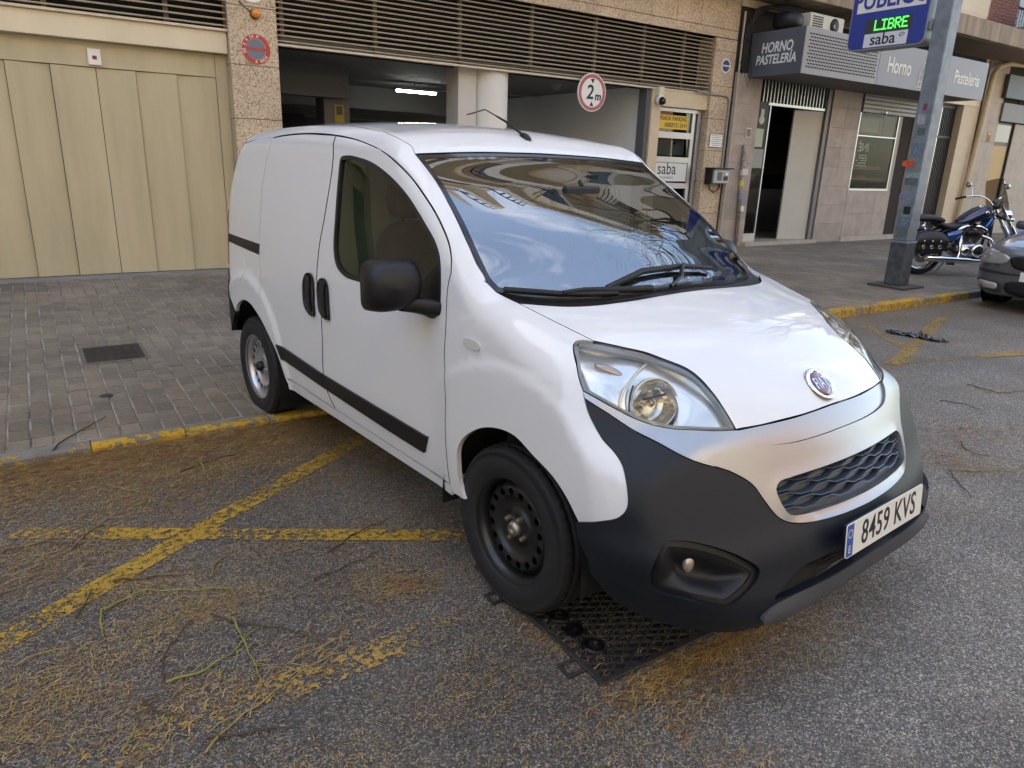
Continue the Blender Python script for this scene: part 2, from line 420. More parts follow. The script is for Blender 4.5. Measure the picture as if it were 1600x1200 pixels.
# outlines of the panels on the right-hand side (x forward, y left, z up; metres from the front axle)
CV = {
 'shut': [(-2.173,-.75,1.652), (-2.114,-.744,1.659), (-1.794,-.734,1.671), (-1.432,-.738,1.662), (-1.213,-.744,1.642), (-.961,-.755,1.593), (-.789,-.749,1.519), (-.649,-.755,1.439), (-.517,-.769,1.351), (-.428,-.788,1.277), (-.388,-.806,1.225), (-.371,-.819,1.184)],
 'shut2': [(-.371,-.819,1.184), (-.378,-.829,1.128), (-.367,-.842,1.001), (-.367,-.849,.869), (-.346,-.869,.741), (-.345,-.87,.602), (-.339,-.865,.48), (-.332,-.853,.366)],
 'seam': [(-1.432,-.738,1.665), (-1.403,-.778,1.546), (-1.433,-.814,1.31), (-1.478,-.833,1.143), (-1.491,-.845,.974), (-1.449,-.85,.88), (-1.443,-.852,.707), (-1.451,-.85,.525), (-1.423,-.846,.45), (-1.354,-.837,.375)],
 'rseam': [(-2.17,-.762,1.639), (-2.238,-.799,1.437), (-2.258,-.821,1.249), (-2.269,-.836,1.056), (-2.259,-.847,.859), (-2.236,-.866,.752), (-2.168,-.867,.679), (-2.088,-.867,.622), (-2.013,-.864,.497), (-1.972,-.857,.445), (-1.94,-.845,.385)],
 'win': [(-1.329,-.774,1.563), (-1.266,-.77,1.575), (-1.169,-.768,1.569), (-1.045,-.767,1.55), (-.893,-.77,1.502), (-.742,-.778,1.434), (-.588,-.794,1.339), (-.499,-.804,1.276), (-.455,-.813,1.224), (-.425,-.828,1.132), (-.417,-.839,1.043), (-.444,-.842,1.005), (-.55,-.842,1.006), (-.768,-.842,1.025), (-1.03,-.84,1.05), (-1.201,-.839,1.057), (-1.285,-.836,1.093), (-1.319,-.83,1.161), (-1.325,-.812,1.318), (-1.334,-.782,1.509)],
 'ditch': [(-1.118,-.679,1.679), (-.992,-.7,1.658), (-.917,-.694,1.638), (-.875,-.678,1.616)],
 'wsL': [(-.84,-.685,1.588), (-.751,-.684,1.532), (-.661,-.692,1.478), (-.559,-.709,1.411), (-.456,-.729,1.34), (-.378,-.744,1.278), (-.308,-.754,1.217), (-.243,-.762,1.166), (-.189,-.755,1.135)],
 'joint': [(-.371,-.819,1.184), (-.314,-.804,1.178), (-.306,-.802,1.175), (-.259,-.77,1.172)],
 'hoodline': [(-.189,-.755,1.135), (-.107,-.723,1.108), (-.011,-.707,1.086), (.121,-.678,1.053), (.202,-.658,1.032)],
 'headtop': [(.184,-.73,1.025), (.173,-.708,1.032), (.179,-.684,1.035), (.202,-.657,1.032), (.264,-.602,1.02), (.33,-.542,1.004), (.387,-.498,.985), (.432,-.468,.968), (.479,-.458,.945), (.531,-.46,.914), (.575,-.463,.88), (.612,-.463,.844), (.633,-.463,.822)],
 'headlow': [(.633,-.463,.822), (.605,-.532,.825), (.57,-.594,.83), (.531,-.649,.834), (.483,-.695,.845), (.443,-.726,.86), (.399,-.753,.88), (.354,-.781,.901), (.312,-.803,.918)],
 'headrear': [(.312,-.803,.918), (.285,-.798,.949), (.249,-.781,.987), (.215,-.758,1.008), (.184,-.73,1.025)],
 'hoodedge': [(.631,-.459,.826), (.657,-.362,.825), (.678,-.209,.827), (.684,-.118,.829), (.685,-.025,.831)],
 'silverlow': [(.326,-.806,.898), (.386,-.774,.868), (.471,-.732,.823), (.559,-.697,.794), (.627,-.641,.761), (.659,-.585,.74), (.654,-.589,.746), (.682,-.537,.724), (.719,-.482,.682), (.75,-.456,.635), (.779,-.427,.589), (.796,-.395,.567), (.807,-.366,.556), (.835,-.215,.542), (.848,.006,.539)],
 'grille': [(.778,.065,.682), (.779,-.033,.682), (.766,-.22,.683), (.75,-.345,.68), (.745,-.382,.677), (.749,-.403,.659), (.76,-.404,.637), (.776,-.395,.608), (.792,-.381,.583), (.799,-.358,.577), (.823,-.201,.571), (.835,.036,.566)],
 'fenbump': [(.321,-.806,.903), (.356,-.81,.854), (.412,-.811,.802), (.471,-.81,.771), (.511,-.817,.743), (.547,-.834,.693), (.56,-.843,.645), (.543,-.852,.612), (.492,-.871,.582), (.4,-.88,.538)],
 'fog': [(.651,-.819,.46), (.663,-.817,.529), (.667,-.798,.569), (.686,-.755,.571), (.735,-.661,.543), (.777,-.588,.505), (.811,-.539,.462), (.819,-.555,.436), (.815,-.621,.4), (.806,-.662,.387), (.782,-.707,.399), (.738,-.76,.412), (.662,-.809,.423)],
 'farch': [(-.237,-.848,.339), (-.263,-.854,.377), (-.271,-.863,.458), (-.265,-.868,.543), (-.225,-.869,.604), (-.14,-.869,.666), (-.047,-.869,.701), (.063,-.87,.71), (.172,-.873,.674), (.275,-.876,.638), (.346,-.879,.592), (.4,-.88,.538)],
 'barch': [(.4,-.88,.537), (.421,-.877,.493), (.451,-.872,.43), (.454,-.862,.381)],
 'rarch': [(-2.72,-.857,.626), (-2.685,-.858,.67), (-2.617,-.86,.705), (-2.541,-.861,.729), (-2.472,-.862,.732), (-2.395,-.864,.721), (-2.312,-.865,.691), (-2.233,-.866,.653), (-2.159,-.867,.607), (-2.043,-.866,.521), (-1.983,-.859,.442), (-1.947,-.844,.357)],
 'strip': [(-2.029,-.863,.572), (-1.73,-.851,.575), (-1.455,-.851,.536), (-1.077,-.851,.528), (-.756,-.85,.519), (-.491,-.869,.522), (-.47,-.869,.51), (-.496,-.867,.472), (-.554,-.86,.451), (-.766,-.845,.438), (-1.09,-.847,.455), (-1.458,-.847,.463), (-1.753,-.847,.475), (-1.964,-.854,.492), (-2.003,-.861,.529)],
 'h1': [(-1.632,-.845,.971), (-1.605,-.843,1.009), (-1.563,-.842,1.022), (-1.526,-.843,1.003), (-1.51,-.849,.885), (-1.509,-.852,.82), (-1.555,-.852,.816), (-1.617,-.851,.85), (-1.634,-.848,.909)],
 'h2': [(-1.466,-.845,.969), (-1.441,-.843,1.007), (-1.402,-.842,1.018), (-1.367,-.843,1.001), (-1.345,-.849,.896), (-1.339,-.852,.833), (-1.378,-.852,.827), (-1.44,-.851,.854), (-1.459,-.848,.911)],
 'rail': [(-2.85,-.817,1.093), (-2.268,-.834,1.087), (-2.271,-.838,1.026), (-2.852,-.82,1.044)],
 'fuel': [(-2.69,-.833,.966), (-2.636,-.832,.995), (-2.574,-.834,.985), (-2.535,-.838,.945), (-2.535,-.846,.888), (-2.563,-.858,.845), (-2.611,-.859,.829), (-2.686,-.848,.849), (-2.724,-.835,.908)],
 'indic': [(-.245,-.844,.969), (-.168,-.843,.973), (-.155,-.843,.965), (-.157,-.844,.947), (-.224,-.845,.943), (-.247,-.845,.949)],
 'hoodrear': [(-.096,-.713,1.107), (.005,-.563,1.101), (.06,-.362,1.107), (.066,-.031,1.117), (.044,.16,1.12), (-.037,.52,1.115)],
 'wsbot': [(-.189,-.755,1.135), (-.088,-.592,1.122), (.039,-.362,1.111)],
 'hlc': [(.47,-.628,.909), (.425,-.695,.909), (.408,-.562,.964), (.303,-.704,.985), (.549,-.502,.891)],
 'qrear': [(-2.72,-.857,.626), (-2.805,-.854,.682), (-2.837,-.832,.879), (-2.801,-.83,.944), (-2.812,-.826,1.007), (-2.822,-.815,1.165)],
}
CV = {k: np.array(v) for k, v in CV.items()}
def cur(name, a=None, b=None, step=.01, rev=False):
    P = CV[name][a:b]; P = catmull(P, step) if len(P) > 1 else P
    return P[::-1] if rev else P
def line(*pts, step=.012):
    out = []
    for p, q in zip(pts[:-1], pts[1:]):
        p = np.array(p, float); q = np.array(q, float); k = max(1, int(np.linalg.norm(q-p)/step)); out += [p+(q-p)*i/k for i in range(k)]
    return np.array(out+[np.array(pts[-1], float)])
def smooth3(*pts, step=.012): return catmull(np.array(pts, float), step)
def mirror_half(P):
    """P runs from the centre line round to the centre line on the right side; adds the left side"""
    P = P.copy(); Q = P[::-1]*np.array([1, -1, 1]); keep = np.abs(Q[:,1]) > .004
    return np.vstack([P, Q[keep]])
def clean(p, eps=.0025):
    out = [p[0]]
    for q in p[1:]:
        if np.linalg.norm(q-out[-1]) > eps: out.append(q)
    while len(out) > 3 and np.linalg.norm(out[-1]-out[0]) < eps: out.pop()
    return np.array(out)
PATCH = {}
def patch_data(dom, outer, holes=(), gap=.0, hgap=.0, res=.025, off=0., rim=.014, disp=None, insetd=0.):
    o = clean(dom.inv(np.asarray(outer)))
    if area2(o) < 0: o = o[::-1]
    o = inset(o, gap+insetd) if gap+insetd else o
    hs = []
    for h in holes:
        h = clean(h if h.shape[1] == 2 else dom.inv(h))
        if area2(h) < 0: h = h[::-1]
        hs.append(inset(h, -hgap) if hgap else h)
    V, F = triangulate(o, hs, res)
    P = dom.to(V); bad = np.isnan(P).any(1)
    if bad.any():
        good = ~bad; print('patch: %d missed rays' % bad.sum())
        for i in np.where(bad)[0]: P[i] = P[good][np.argmin(((V[good]-V[i])**2).sum(1))]
    N = grad(P)
    if disp is not None: P = P+N*disp(P)[:,None]
    if off: P = P+N*off
    a = P[F]; fn = np.cross(a[:,1]-a[:,0], a[:,2]-a[:,0])
    if np.sum(fn*N[F[:,0]]) < 0: F = F[:, ::-1]
    if disp is not None:      # recompute smooth normals on displaced sheets
        a = P[F]; fn = np.cross(a[:,1]-a[:,0], a[:,2]-a[:,0]); N2 = np.zeros_like(P)
        for k in range(3): np.add.at(N2, F[:,k], fn)
        N2 /= np.maximum(np.linalg.norm(N2, axis=1, keepdims=True), 1e-12)
    else: N2 = N
    E = {}
    for f in F:
        for i in range(3):
            e = (f[i], f[(i+1) % 3]); E[e] = 1
    B = [e for e in E if (e[1], e[0]) not in E]
    return P, F, N2, N, B, rim
def patch_obj(name, data, material, parent, side=1, roundoff=True):
    P, F, N2, N, B, rim = data
    n = len(P); bi = sorted({i for e in B for i in e}); mp = {i: k for k, i in enumerate(bi)}; nb = len(bi)
    V = np.vstack([P, P[bi], P[bi]-N[bi]*rim]) if rim else P
    faces = [tuple(map(int, f)) for f in F]; nf = len(faces)
    if rim: faces += [(n+mp[b], n+mp[a], n+nb+mp[a], n+nb+mp[b]) for a, b in B]
    V = V.copy(); LN = N2.copy()
    if side < 0:
        V[:,1] *= -1; LN = LN*np.array([1, -1, 1]); faces = [f[::-1] for f in faces]
    me = bpy.data.meshes.new(name); me.from_pydata(V.tolist(), [], faces); me.materials.append(material)
    if name in ('front_door', 'sliding_door', 'bonnet', 'roof_side_rail', 'roof'):           # returned edges coloured black to stand for the shade in the shut lines
        me.materials.append(M_SEAL_SHADE); me.polygons.foreach_set('material_index', [0]*nf+[1]*(len(faces)-nf))
    me.polygons.foreach_set('use_smooth', [True]*len(faces)); me.update()
    ln = []
    for p in me.polygons:
        if p.index < nf:
            for vi in p.vertices: ln.append(LN[vi].tolist())
        else:
            nn = tuple(p.normal); ln += [nn]*len(p.vertices)
    me.normals_split_custom_set(ln)
    o = bpy.data.objects.new(name, me); COL.objects.link(o); o.parent = parent
    return o
def both(name, data, material, parents, label=None):
    r = []
    for s, p in zip((1, -1), parents if isinstance(parents, (list, tuple)) else (parents, parents)): r.append(patch_obj(name, data, material, p, s))
    return r
def mpoint(p, s): return (p[0], p[1]*s, p[2])

VAN_LOC = (2.0868, 1.9675, 0.); VAN_YAW = math.radians(-84.713)
van = thing('delivery_van', 'white compact panel van with dark grey front bumper, parked across the kerb', 'van', VAN_LOC, VAN_YAW, local=True)
VAN = van
# ---- windows material
M_WGLASS = glassmat('windscreen_glass', (.30, .35, .35), 4.2)
M_SGLASS = glassmat('side_glass', (.44, .54, .49), 1.45)
M_FRIT = mat('black_glass_border', (.008, .009, .011), .08)
M_SEAL_SHADE = mat('seal_and_gap_shade', (.010, .010, .011), .5)  # window rubber; on panel edges it is painted shut-line shade

# ---- front doors (with a window hole)
win = cur('win', step=.012); win_c = catmull(CV['win'], .012, closed=True)
shut_f = cur('shut', 3); door_out = np.vstack([shut_f[:-1], cur('shut2'), line((-.334,-.85,.366), (-.8,-.84,.368), (-1.354,-.837,.375))[1:-1], cur('seam', rev=True)[:-1]])
d_door = patch_data(DS, door_out, [win_c], gap=.005, res=.028)
doors = both('front_door', d_door, M_WHITE, van)
d = patch_data(DS, win_c, [inset(clean(DS.inv(win_c))[::-1] if area2(clean(DS.inv(win_c))) < 0 else clean(DS.inv(win_c)), .017)], res=.012, off=.0015, rim=.02)
both('window_seal', d, M_SEAL_SHADE, doors)
d = patch_data(DS, win_c, insetd=.012, res=.03, off=-.007, rim=0)
both('window_glass', d, M_SGLASS, doors)
# small black corner behind the mirror
d = patch_data(DS, np.vstack([line((-.455,-.82,1.225),(-.425,-.83,1.132)), line((-.417,-.84,1.043),(-.444,-.842,1.005),(-.60,-.842,1.008),(-.56,-.82,1.12),(-.47,-.81,1.21))]), insetd=.006, res=.02, off=.001, rim=.006)
both('mirror_base_panel', d, M_BLKPL, doors)
# ---- sliding doors
sl_out = np.vstack([cur('shut', 0, 4)[:-1], cur('seam')[:-1], line((-1.354,-.837,.375), (-1.94,-.845,.383))[:-1], cur('rseam', rev=True)[:-1]])
d = patch_data(DS, sl_out, gap=.0045, res=.03)
sdoors = both('sliding_door', d, M_WHITE, van)
# ---- rear quarter panels, tail lamps, rear bumper, rear doors
q_rear = np.vstack([line((-2.72,-.857,.626),(-2.815,-.853,.70)), smooth3((-2.815,-.853,.70),(-2.845,-.845,.80),(-2.84,-.835,.92),(-2.84,-.82,1.02),(-2.845,-.81,1.24))[1:], smooth3((-2.845,-.81,1.24),(-2.90,-.72,1.27),(-2.88,-.70,1.42),(-2.78,-.70,1.56))[1:], smooth3((-2.78,-.70,1.56),(-2.62,-.745,1.615),(-2.45,-.752,1.64),(-2.173,-.75,1.655))[1:]])
q_out = np.vstack([cur('rseam')[:-1], line((-1.94,-.845,.385),(-1.947,-.844,.357))[:-1], cur('rarch', rev=True)[:-1], q_rear[:-1]])
d = patch_data(DQ, q_out, gap=0, res=.03, rim=.02)
quart = both('rear_quarter_panel', d, M_WHITE, van)
tl = np.vstack([smooth3((-2.84,-.835,.90),(-2.84,-.82,1.02),(-2.845,-.81,1.235)), line((-2.92,-.72,1.25),(-2.93,-.70,.92),(-2.86,-.80,.89))[:-1]])
d = patch_data(DQ, tl, gap=.002, res=.02, off=.004); both('tail_lamp', d, mat('tail_lamp_red', (.32,.02,.015), .12, coat=.6), van)
rb = np.vstack([line((-2.72,-.857,.61),(-2.815,-.853,.69)), smooth3((-2.815,-.853,.69),(-2.845,-.845,.80),(-2.85,-.83,.87))[1:], line((-2.93,-.70,.90),(-3.02,-.3,.62),(-3.02,-.0,.62))])
rb = np.vstack([rb, line((-3.02,0,.40),(-2.95,-.6,.42),(-2.84,-.80,.47),(-2.775,-.852,.55),(-2.735,-.857,.60))[:-1]])
d = patch_data(DQ, mirror_half(np.vstack([rb[::-1]])) if False else rb, gap=.001, res=.04, off=.006, rim=.03); both('rear_bumper', d, M_BUMP, van)
rd = line((-3.0,-.002,.63),(-3.0,-.32,.63),(-2.93,-.69,.92),(-2.9,-.69,1.3),(-2.83,-.68,1.5),(-2.72,-.6,1.61),(-2.7,-.002,1.64),(-3.0,-.002,.63), step=.03)[:-1]
d = patch_data(DR, rd, gap=.003, res=.06); both('rear_door', d, M_WHITE, van)
# ---- cant rail with windscreen pillar, roof
ditch = np.vstack([cur('wsL', 0, 1), cur('ditch', rev=True), smooth3((-1.118,-.679,1.679),(-1.5,-.677,1.70),(-2.0,-.68,1.71),(-2.4,-.675,1.70),(-2.66,-.64,1.67))[1:]])
ca_out = np.vstack([smooth3((-2.78,-.70,1.56),(-2.62,-.745,1.615),(-2.45,-.752,1.64),(-2.173,-.75,1.655))[:-1], cur('shut')[:-1], cur('joint')[:-1], cur('wsL', 0, 8, rev=True)[:-1], ditch[:-1], line((-2.66,-.64,1.67),(-2.78,-.70,1.56))[1:-1]])
d = patch_data(DA, ca_out, gap=0, res=.022, rim=.02)
both('roof_side_rail', d, M_WHITE, van)
roof_half = np.vstack([smooth3((-.857,0,1.61),(-.853,-.38,1.604),(-.842,-.678,1.59))[:-1], ditch, line((-2.66,-.64,1.67),(-2.72,0,1.66))[1:]])
d = patch_data(DT, mirror_half(roof_half), gap=.0025, res=.045, rim=.02)
roof = patch_obj('roof', d, M_WHITE, van)
# ---- windscreen
ws_bot = smooth3((-.189,-.755,1.135),(-.075,-.60,1.12),(.005,-.36,1.11),(.025,0,1.11))
ws_half = np.vstack([smooth3((-.857,0,1.61),(-.853,-.38,1.604),(-.84,-.682,1.59))[:-1], cur('wsL')[:-1], ws_bot])
ws_full = mirror_half(ws_half)
d = patch_data(DT, ws_full, gap=.004, res=.035, off=-.003, rim=.005)
wsc = patch_obj('windscreen', d, M_WGLASS, van)
wi = clean(DT.inv(ws_full)); wi = wi if area2(wi) > 0 else wi[::-1]
d = patch_data(DT, ws_full, [inset(wi, .026)], gap=.004, res=.03, off=-.0015, rim=.0)
patch_obj('windscreen_border', d, M_FRIT, wsc)
# ---- cowl, bonnet
hr = smooth3((-.107,-.723,1.108),(.005,-.563,1.101),(.056,-.362,1.107),(.066,0,1.117))
cowl_half = np.vstack([ws_bot[::-1], cur('hoodline', 0, 2)[1:-1], hr])
d = patch_data(DT, mirror_half(cowl_half), gap=-.002, res=.03, off=-.012, rim=.03)
cowl = patch_obj('cowl_panel', d, M_BLKPL, van)
he = smooth3((.685,0,.831),(.684,-.118,.829),(.678,-.209,.827),(.657,-.362,.825),(.633,-.463,.822))
hood_half = np.vstack([he[:-1], cur('headtop', 3, rev=True)[:-1], cur('hoodline', 1, rev=True)[:-1], hr])
def hood_disp(P):
    y = np.abs(P[:,1]); x = P[:,0]
    c = .470-.085*(y/.42)**2                       # crease between the top of the bonnet and its nose
    return -.0015*np.exp(-((x-c-.022)/.018)**2)+.0015*np.exp(-((x-c+.006)/.012)**2)
d = patch_data(DT, mirror_half(hood_half), gap=.0035, res=.028, rim=.018, disp=hood_disp)
hood = patch_obj('bonnet', d, M_WHITE, van)
# ---- front wings
fe_out = np.vstack([cur('shut2')[:-1], line((-.332,-.853,.366),(-.325,-.85,.335),(-.237,-.848,.335))[:-1], cur('farch')[:-1], cur('fenbump', rev=True)[:-1], line((.321,-.806,.903),(.312,-.803,.918))[:-1], cur('headrear')[:-1], cur('headtop', 0, 4)[:-1], cur('hoodline', rev=True)[:-1], cur('wsL', 7, None, rev=True)[:-1], cur('joint', rev=True)[:-1]])
d = patch_data(DB, fe_out, gap=0, res=.022, rim=.02)
wings = both('front_wing', d, M_WHITE, van)
# ---- sills
d = patch_data(DS, line((-1.945,-.84,.378),(-.325,-.85,.362),(-.325,-.85,.318),(-.24,-.85,.318),(-1.945,-.84,.318),(-1.945,-.84,.378))[:-1] if False else line((-1.945,-.84,.378),(-1.354,-.837,.369),(-.329,-.85,.360),(-.329,-.85,.320),(-1.945,-.84,.320),(-1.945,-.84,.378))[:-1], gap=.002, res=.03, rim=.12)
both('sill', d, M_WHITE, van)
# ---- dark front bumper, with lamp recesses and lower intake cut out
sv = cur('silverlow', 0, 6)[:-1]; sv = np.vstack([sv, smooth3((.659,-.585,.742),(.682,-.537,.722),(.719,-.482,.682),(.750,-.456,.635),(.779,-.427,.589),(.796,-.395,.567),(.812,-.34,.553),(.838,-.20,.543),(.848,0,.539))])
bot = smooth3((.862,0,.235),(.85,-.35,.243),(.80,-.62,.262),(.66,-.79,.29),(.50,-.85,.33),(.452,-.86,.375))
bump_half = np.vstack([sv[::-1], cur('fenbump')[1:-1], cur('barch')[:-1], bot[::-1]])
fog_c = catmull(CV['fog'], .012, closed=True); fogm = fog_c*np.array([1,-1,1])
intk = np.array([(.88,0,.452),(.88,-.30,.448),(.87,-.40,.435),(.86,-.47,.40),(.85,-.50,.375),(.86,-.44,.372),(.88,-.30,.378),(.88,0,.382)])
intk = mirror_half(catmull(intk, .012))
d = patch_data(DC, mirror_half(bump_half), [fog_c, fogm, intk], gap=.0015, res=.026, off=.004, rim=.03,
   disp=lambda P: .012*np.exp(-((P[:,2]-.495)/.05)**2)*(np.abs(P[:,1]) < .9)-.010*sstep(.40,.33,P[:,2]))
bumper = patch_obj('front_bumper', d, M_BUMP, van)
# recessed fog lamp pockets
fin = inset(clean(DC.inv(fog_c)) if area2(clean(DC.inv(fog_c))) > 0 else clean(DC.inv(fog_c))[::-1], .016)
d = patch_data(DC, fog_c, [fin], insetd=.0015, res=.012, off=-.006, rim=.02)
fr = both('fog_lamp_frame', d, M_BLKPL, bumper)
fc = fin.mean(0)
def fog_disp(P):
    U = DC.inv(P); e = edgedist(U, fin); return -.012-.045*sstep(.0, .05, e)
d = patch_data(DC, fog_c, insetd=.014, res=.012, off=0, rim=-.004, disp=fog_disp)
both('fog_lamp_pocket', d, M_BLKPL, fr)
for s, p in zip((1, -1), fr):
    mb = MB(); mb.ell(mpoint((.690,-.705,.480), s), (.016,.021,.027), 16, 10)
    mb.build('fog_lamp', mat('lamp_lens', (.40,.36,.28), .12, metal=.5, coat=1.), p)
# lower intake mesh and lip
d = patch_data(DC, intk, insetd=-.006, res=.03, off=-.035, rim=0); patch_obj('lower_intake', d, M_BLACK, bumper)
mb = MB()
for j in range(5):
    pts = [(.868-.10*(abs(y)/.5)**3, y, .386+.013*j) for y in np.linspace(-.46, .46, 24)]
    mb.tube(pts, .0022, 4)
for y in np.linspace(-.44, .44, 45): mb.tube([(.866-.10*(abs(y)/.5)**3, y, .38), (.866-.10*(abs(y)/.5)**3, y, .45)], .0018, 4)
mb.build('intake_mesh', M_BLKPL, bumper)
lip = mirror_half(catmull(np.array([(.88,0,.380),(.88,-.30,.374),(.87,-.44,.368),(.85,-.515,.352),(.84,-.545,.325),(.85,-.50,.296),(.86,-.30,.262),(.862,0,.252)]), .012))
d = patch_data(DC, lip, res=.02, off=.004, rim=.03, disp=lambda P: .020*np.exp(-((P[:,2]-.31)/.045)**2)-.010*sstep(.40,.33,P[:,2]))
patch_obj('bumper_lip', d, mat('grey_plastic', (.050,.052,.058), .5, bump=.1, bscale=300), bumper)
# ---- silver upper bumper with the grille opening
gr = mirror_half(catmull(np.array([(.779,0,.684),(.770,-.20,.683),(.752,-.335,.680),(.745,-.385,.675),(.748,-.404,.659),(.760,-.405,.637),(.776,-.396,.608),(.789,-.381,.586),(.80,-.352,.577),(.825,-.19,.571),(.835,0,.569)]), .010))
shelf = smooth3((.633,-.463,.822),(.662,-.428,.800),(.690,-.372,.777),(.708,-.29,.769),(.723,-.17,.767),(.728,0,.768))
silver_half = np.vstack([sv[::-1], line((.326,-.806,.898),(.312,-.803,.918))[1:-1], cur('headlow', rev=True)[:-1], shelf])
gri = clean(DC.inv(gr)); gri = gri if area2(gri) > 0 else gri[::-1]
def sil_disp(P):
    y = np.abs(P[:,1]); zl = .764+.03*(y/.42)**4
    r = 0.
    e = edgedist(DC.inv(P), gri)
    return r+.004*np.exp(-(e/.014)**2)+.013*np.exp(-((P[:,2]-.543)/.013)**2)*sstep(.44,.36,y)
d = patch_data(DC, mirror_half(silver_half), [gr], gap=.0015, res=.02, off=.006, rim=.035, disp=sil_disp)
silver = patch_obj('bumper_upper_trim', d, M_SILV, van)
d = patch_data(DC, mirror_half(np.vstack([he[:-1], shelf])), gap=.0005, res=.02, off=-.003, rim=.02); patch_obj('trim_shelf', d, M_SILV, silver)
M_GRILLE = mat('grille_plastic', (.030,.040,.055), .38)
d = patch_data(DC, gr, insetd=-.008, res=.03, off=-.022, rim=0); grille = patch_obj('grille', d, M_GRILLE, van)
gz = [.592, .612, .632, .652, .671]
for j, z0 in enumerate(gz):
    ys = np.linspace(-.41, .41, 165); zz = z0+.0052*np.clip(1.5*np.cos(ys*2*PI/.185+(PI if j % 2 else 0)), -1, 1)
    th = np.arctan2(ys, .86+0*ys)
    for _ in range(4):
        Q = DC.to(np.stack([th*.9, zz], 1)); th = np.arctan2(ys, Q[:,0]-AX)
    ok = inpoly(np.stack([th*.9, zz], 1), gri); Q = Q[ok]
    if len(Q) < 4: continue
    mb = MB(); rows = []
    for dz, dx in ((-.0075, -.020), (-.0016, -.004), (.0, -.001), (.0016, -.004), (.0026, -.022)): rows.append([(q[0]+dx, q[1], q[2]+dz) for q in Q])
    mb.grid(rows, smooth=False); mb.build('grille_bar', M_GRILLE, grille)
# ---- head lamps
hl_out = np.vstack([cur('headtop')[:-1], cur('headlow')[:-1], cur('headrear')[:-1]])
M_LENS = glassmat('clear_lens', (.90, .92, .92), 1.5); M_REFL = mat('lamp_reflector', (.74, .73, .70), .20, metal=.72)
hc = np.array([.468,-.628,.908]); hu = DC.inv(hc[None])[0]
circ = np.array([hu+np.array([-.006+.072*math.cos(t), -.020+.062*math.sin(t)]) for t in np.linspace(0, 2*PI, 40, endpoint=False)])
d = patch_data(DC, hl_out, gap=.002, res=.022, off=.001, rim=.006); lens = both('head_lamp', d, M_LENS, van)
hin = clean(DC.inv(hl_out)); hin = hin if area2(hin) > 0 else hin[::-1]
d = patch_data(DC, hl_out, [inset(hin, .011)], gap=.003, res=.012, off=-.004, rim=.012); both('lamp_edge', d, mat('lamp_edge_grey', (.20,.19,.17), .3, metal=.5), lens)
d = patch_data(DC, hl_out, [circ], gap=.005, res=.014, off=-.030, rim=-.028,
   disp=lambda P: .012*np.sin(P[:,0]*34+P[:,2]*22)*.5-.012*sstep(.12,.06,np.linalg.norm(P-hc, axis=1)))
both('lamp_housing', d, M_REFL, lens)
for s, p in zip((1, -1), lens):
    ax = Vector(mpoint((.90,-.34,.26), s)).normalized(); c = Vector(mpoint((.424,-.603,.874), s))
    mb = MB(); mb.lathe([(.078,.012),(.075,.004),(.069,-.018),(.056,-.038),(.036,-.052),(.014,-.058),(.0005,-.058)], c, ax, 28, smooth=False); mb.build('reflector_bowl', mat('bowl_warm', (.82,.76,.64), .18, metal=.75), p)
    mb = MB(); mb.lathe([(.074,.010),(.0755,.014),(.079,.014),(.081,.008),(.080,-.004)], c, ax, 40); mb.build('lamp_ring', mat('lamp_ring_satin', (.66,.60,.50), .22, metal=.8), p)
    mb = MB(); mb.ell(c+ax*-.016, (.013,.013,.013), 14, 8); mb.cyl(c-ax*.06, c-ax*.015, .007, n=10); mb.build('lamp_bulb', mat('bulb_shield', (.45,.36,.24), .2, metal=.8), p)
    mb = MB(); a = c+Vector((.0,-.05*s*-1,.018)); mb.cyl(c+ax*.0+Vector(mpoint((0,.055,.02), s)), c+ax*.0+Vector(mpoint((0,-.05,.022), s)), .004, n=6); mb.build('lamp_bar', M_BLKPL, p)
    R_ = Matrix.Rotation(math.radians(38*s), 3, 'Z') @ Matrix.Rotation(math.radians(-25), 3, 'Y')
    mb = MB(); mb.ell(mpoint((.300,-.680,.960), s), (.050,.018,.015), 18, 10, M=Matrix.Rotation(math.radians(40*s), 3, 'Z') @ Matrix.Rotation(math.radians(18), 3, 'Y')); mb.build('turn_signal', mat('turn_signal_lens', (.40,.30,.24), .12, metal=.5, coat=1.), p)
arcs = DC.to(np.array([hu+np.array([.004+.122*math.cos(t), -.006+.100*math.sin(t)]) for t in np.linspace(math.radians(62), math.radians(238), 26)])); arcn = grad(arcs)
fin = DC.to(np.array([hu+np.array([-.085-.02*q*(1-q), -.045+.085*q]) for q in np.linspace(0, 1, 10)])); finn = grad(fin)
for s, p in zip((1, -1), lens):
    mb = MB(); mb.tube([mpoint(q-.020*n_, s) for q, n_ in zip(arcs, arcn)], .0045, 6); mb.build('lamp_bezel', mat('bezel_warm', (.70,.63,.52), .25, metal=.7), p)
    mb = MB(); mb.tube([mpoint(q-.020*n_, s) for q, n_ in zip(fin, finn)], .003, 6); mb.build('lamp_fin', M_BLKPL, p)
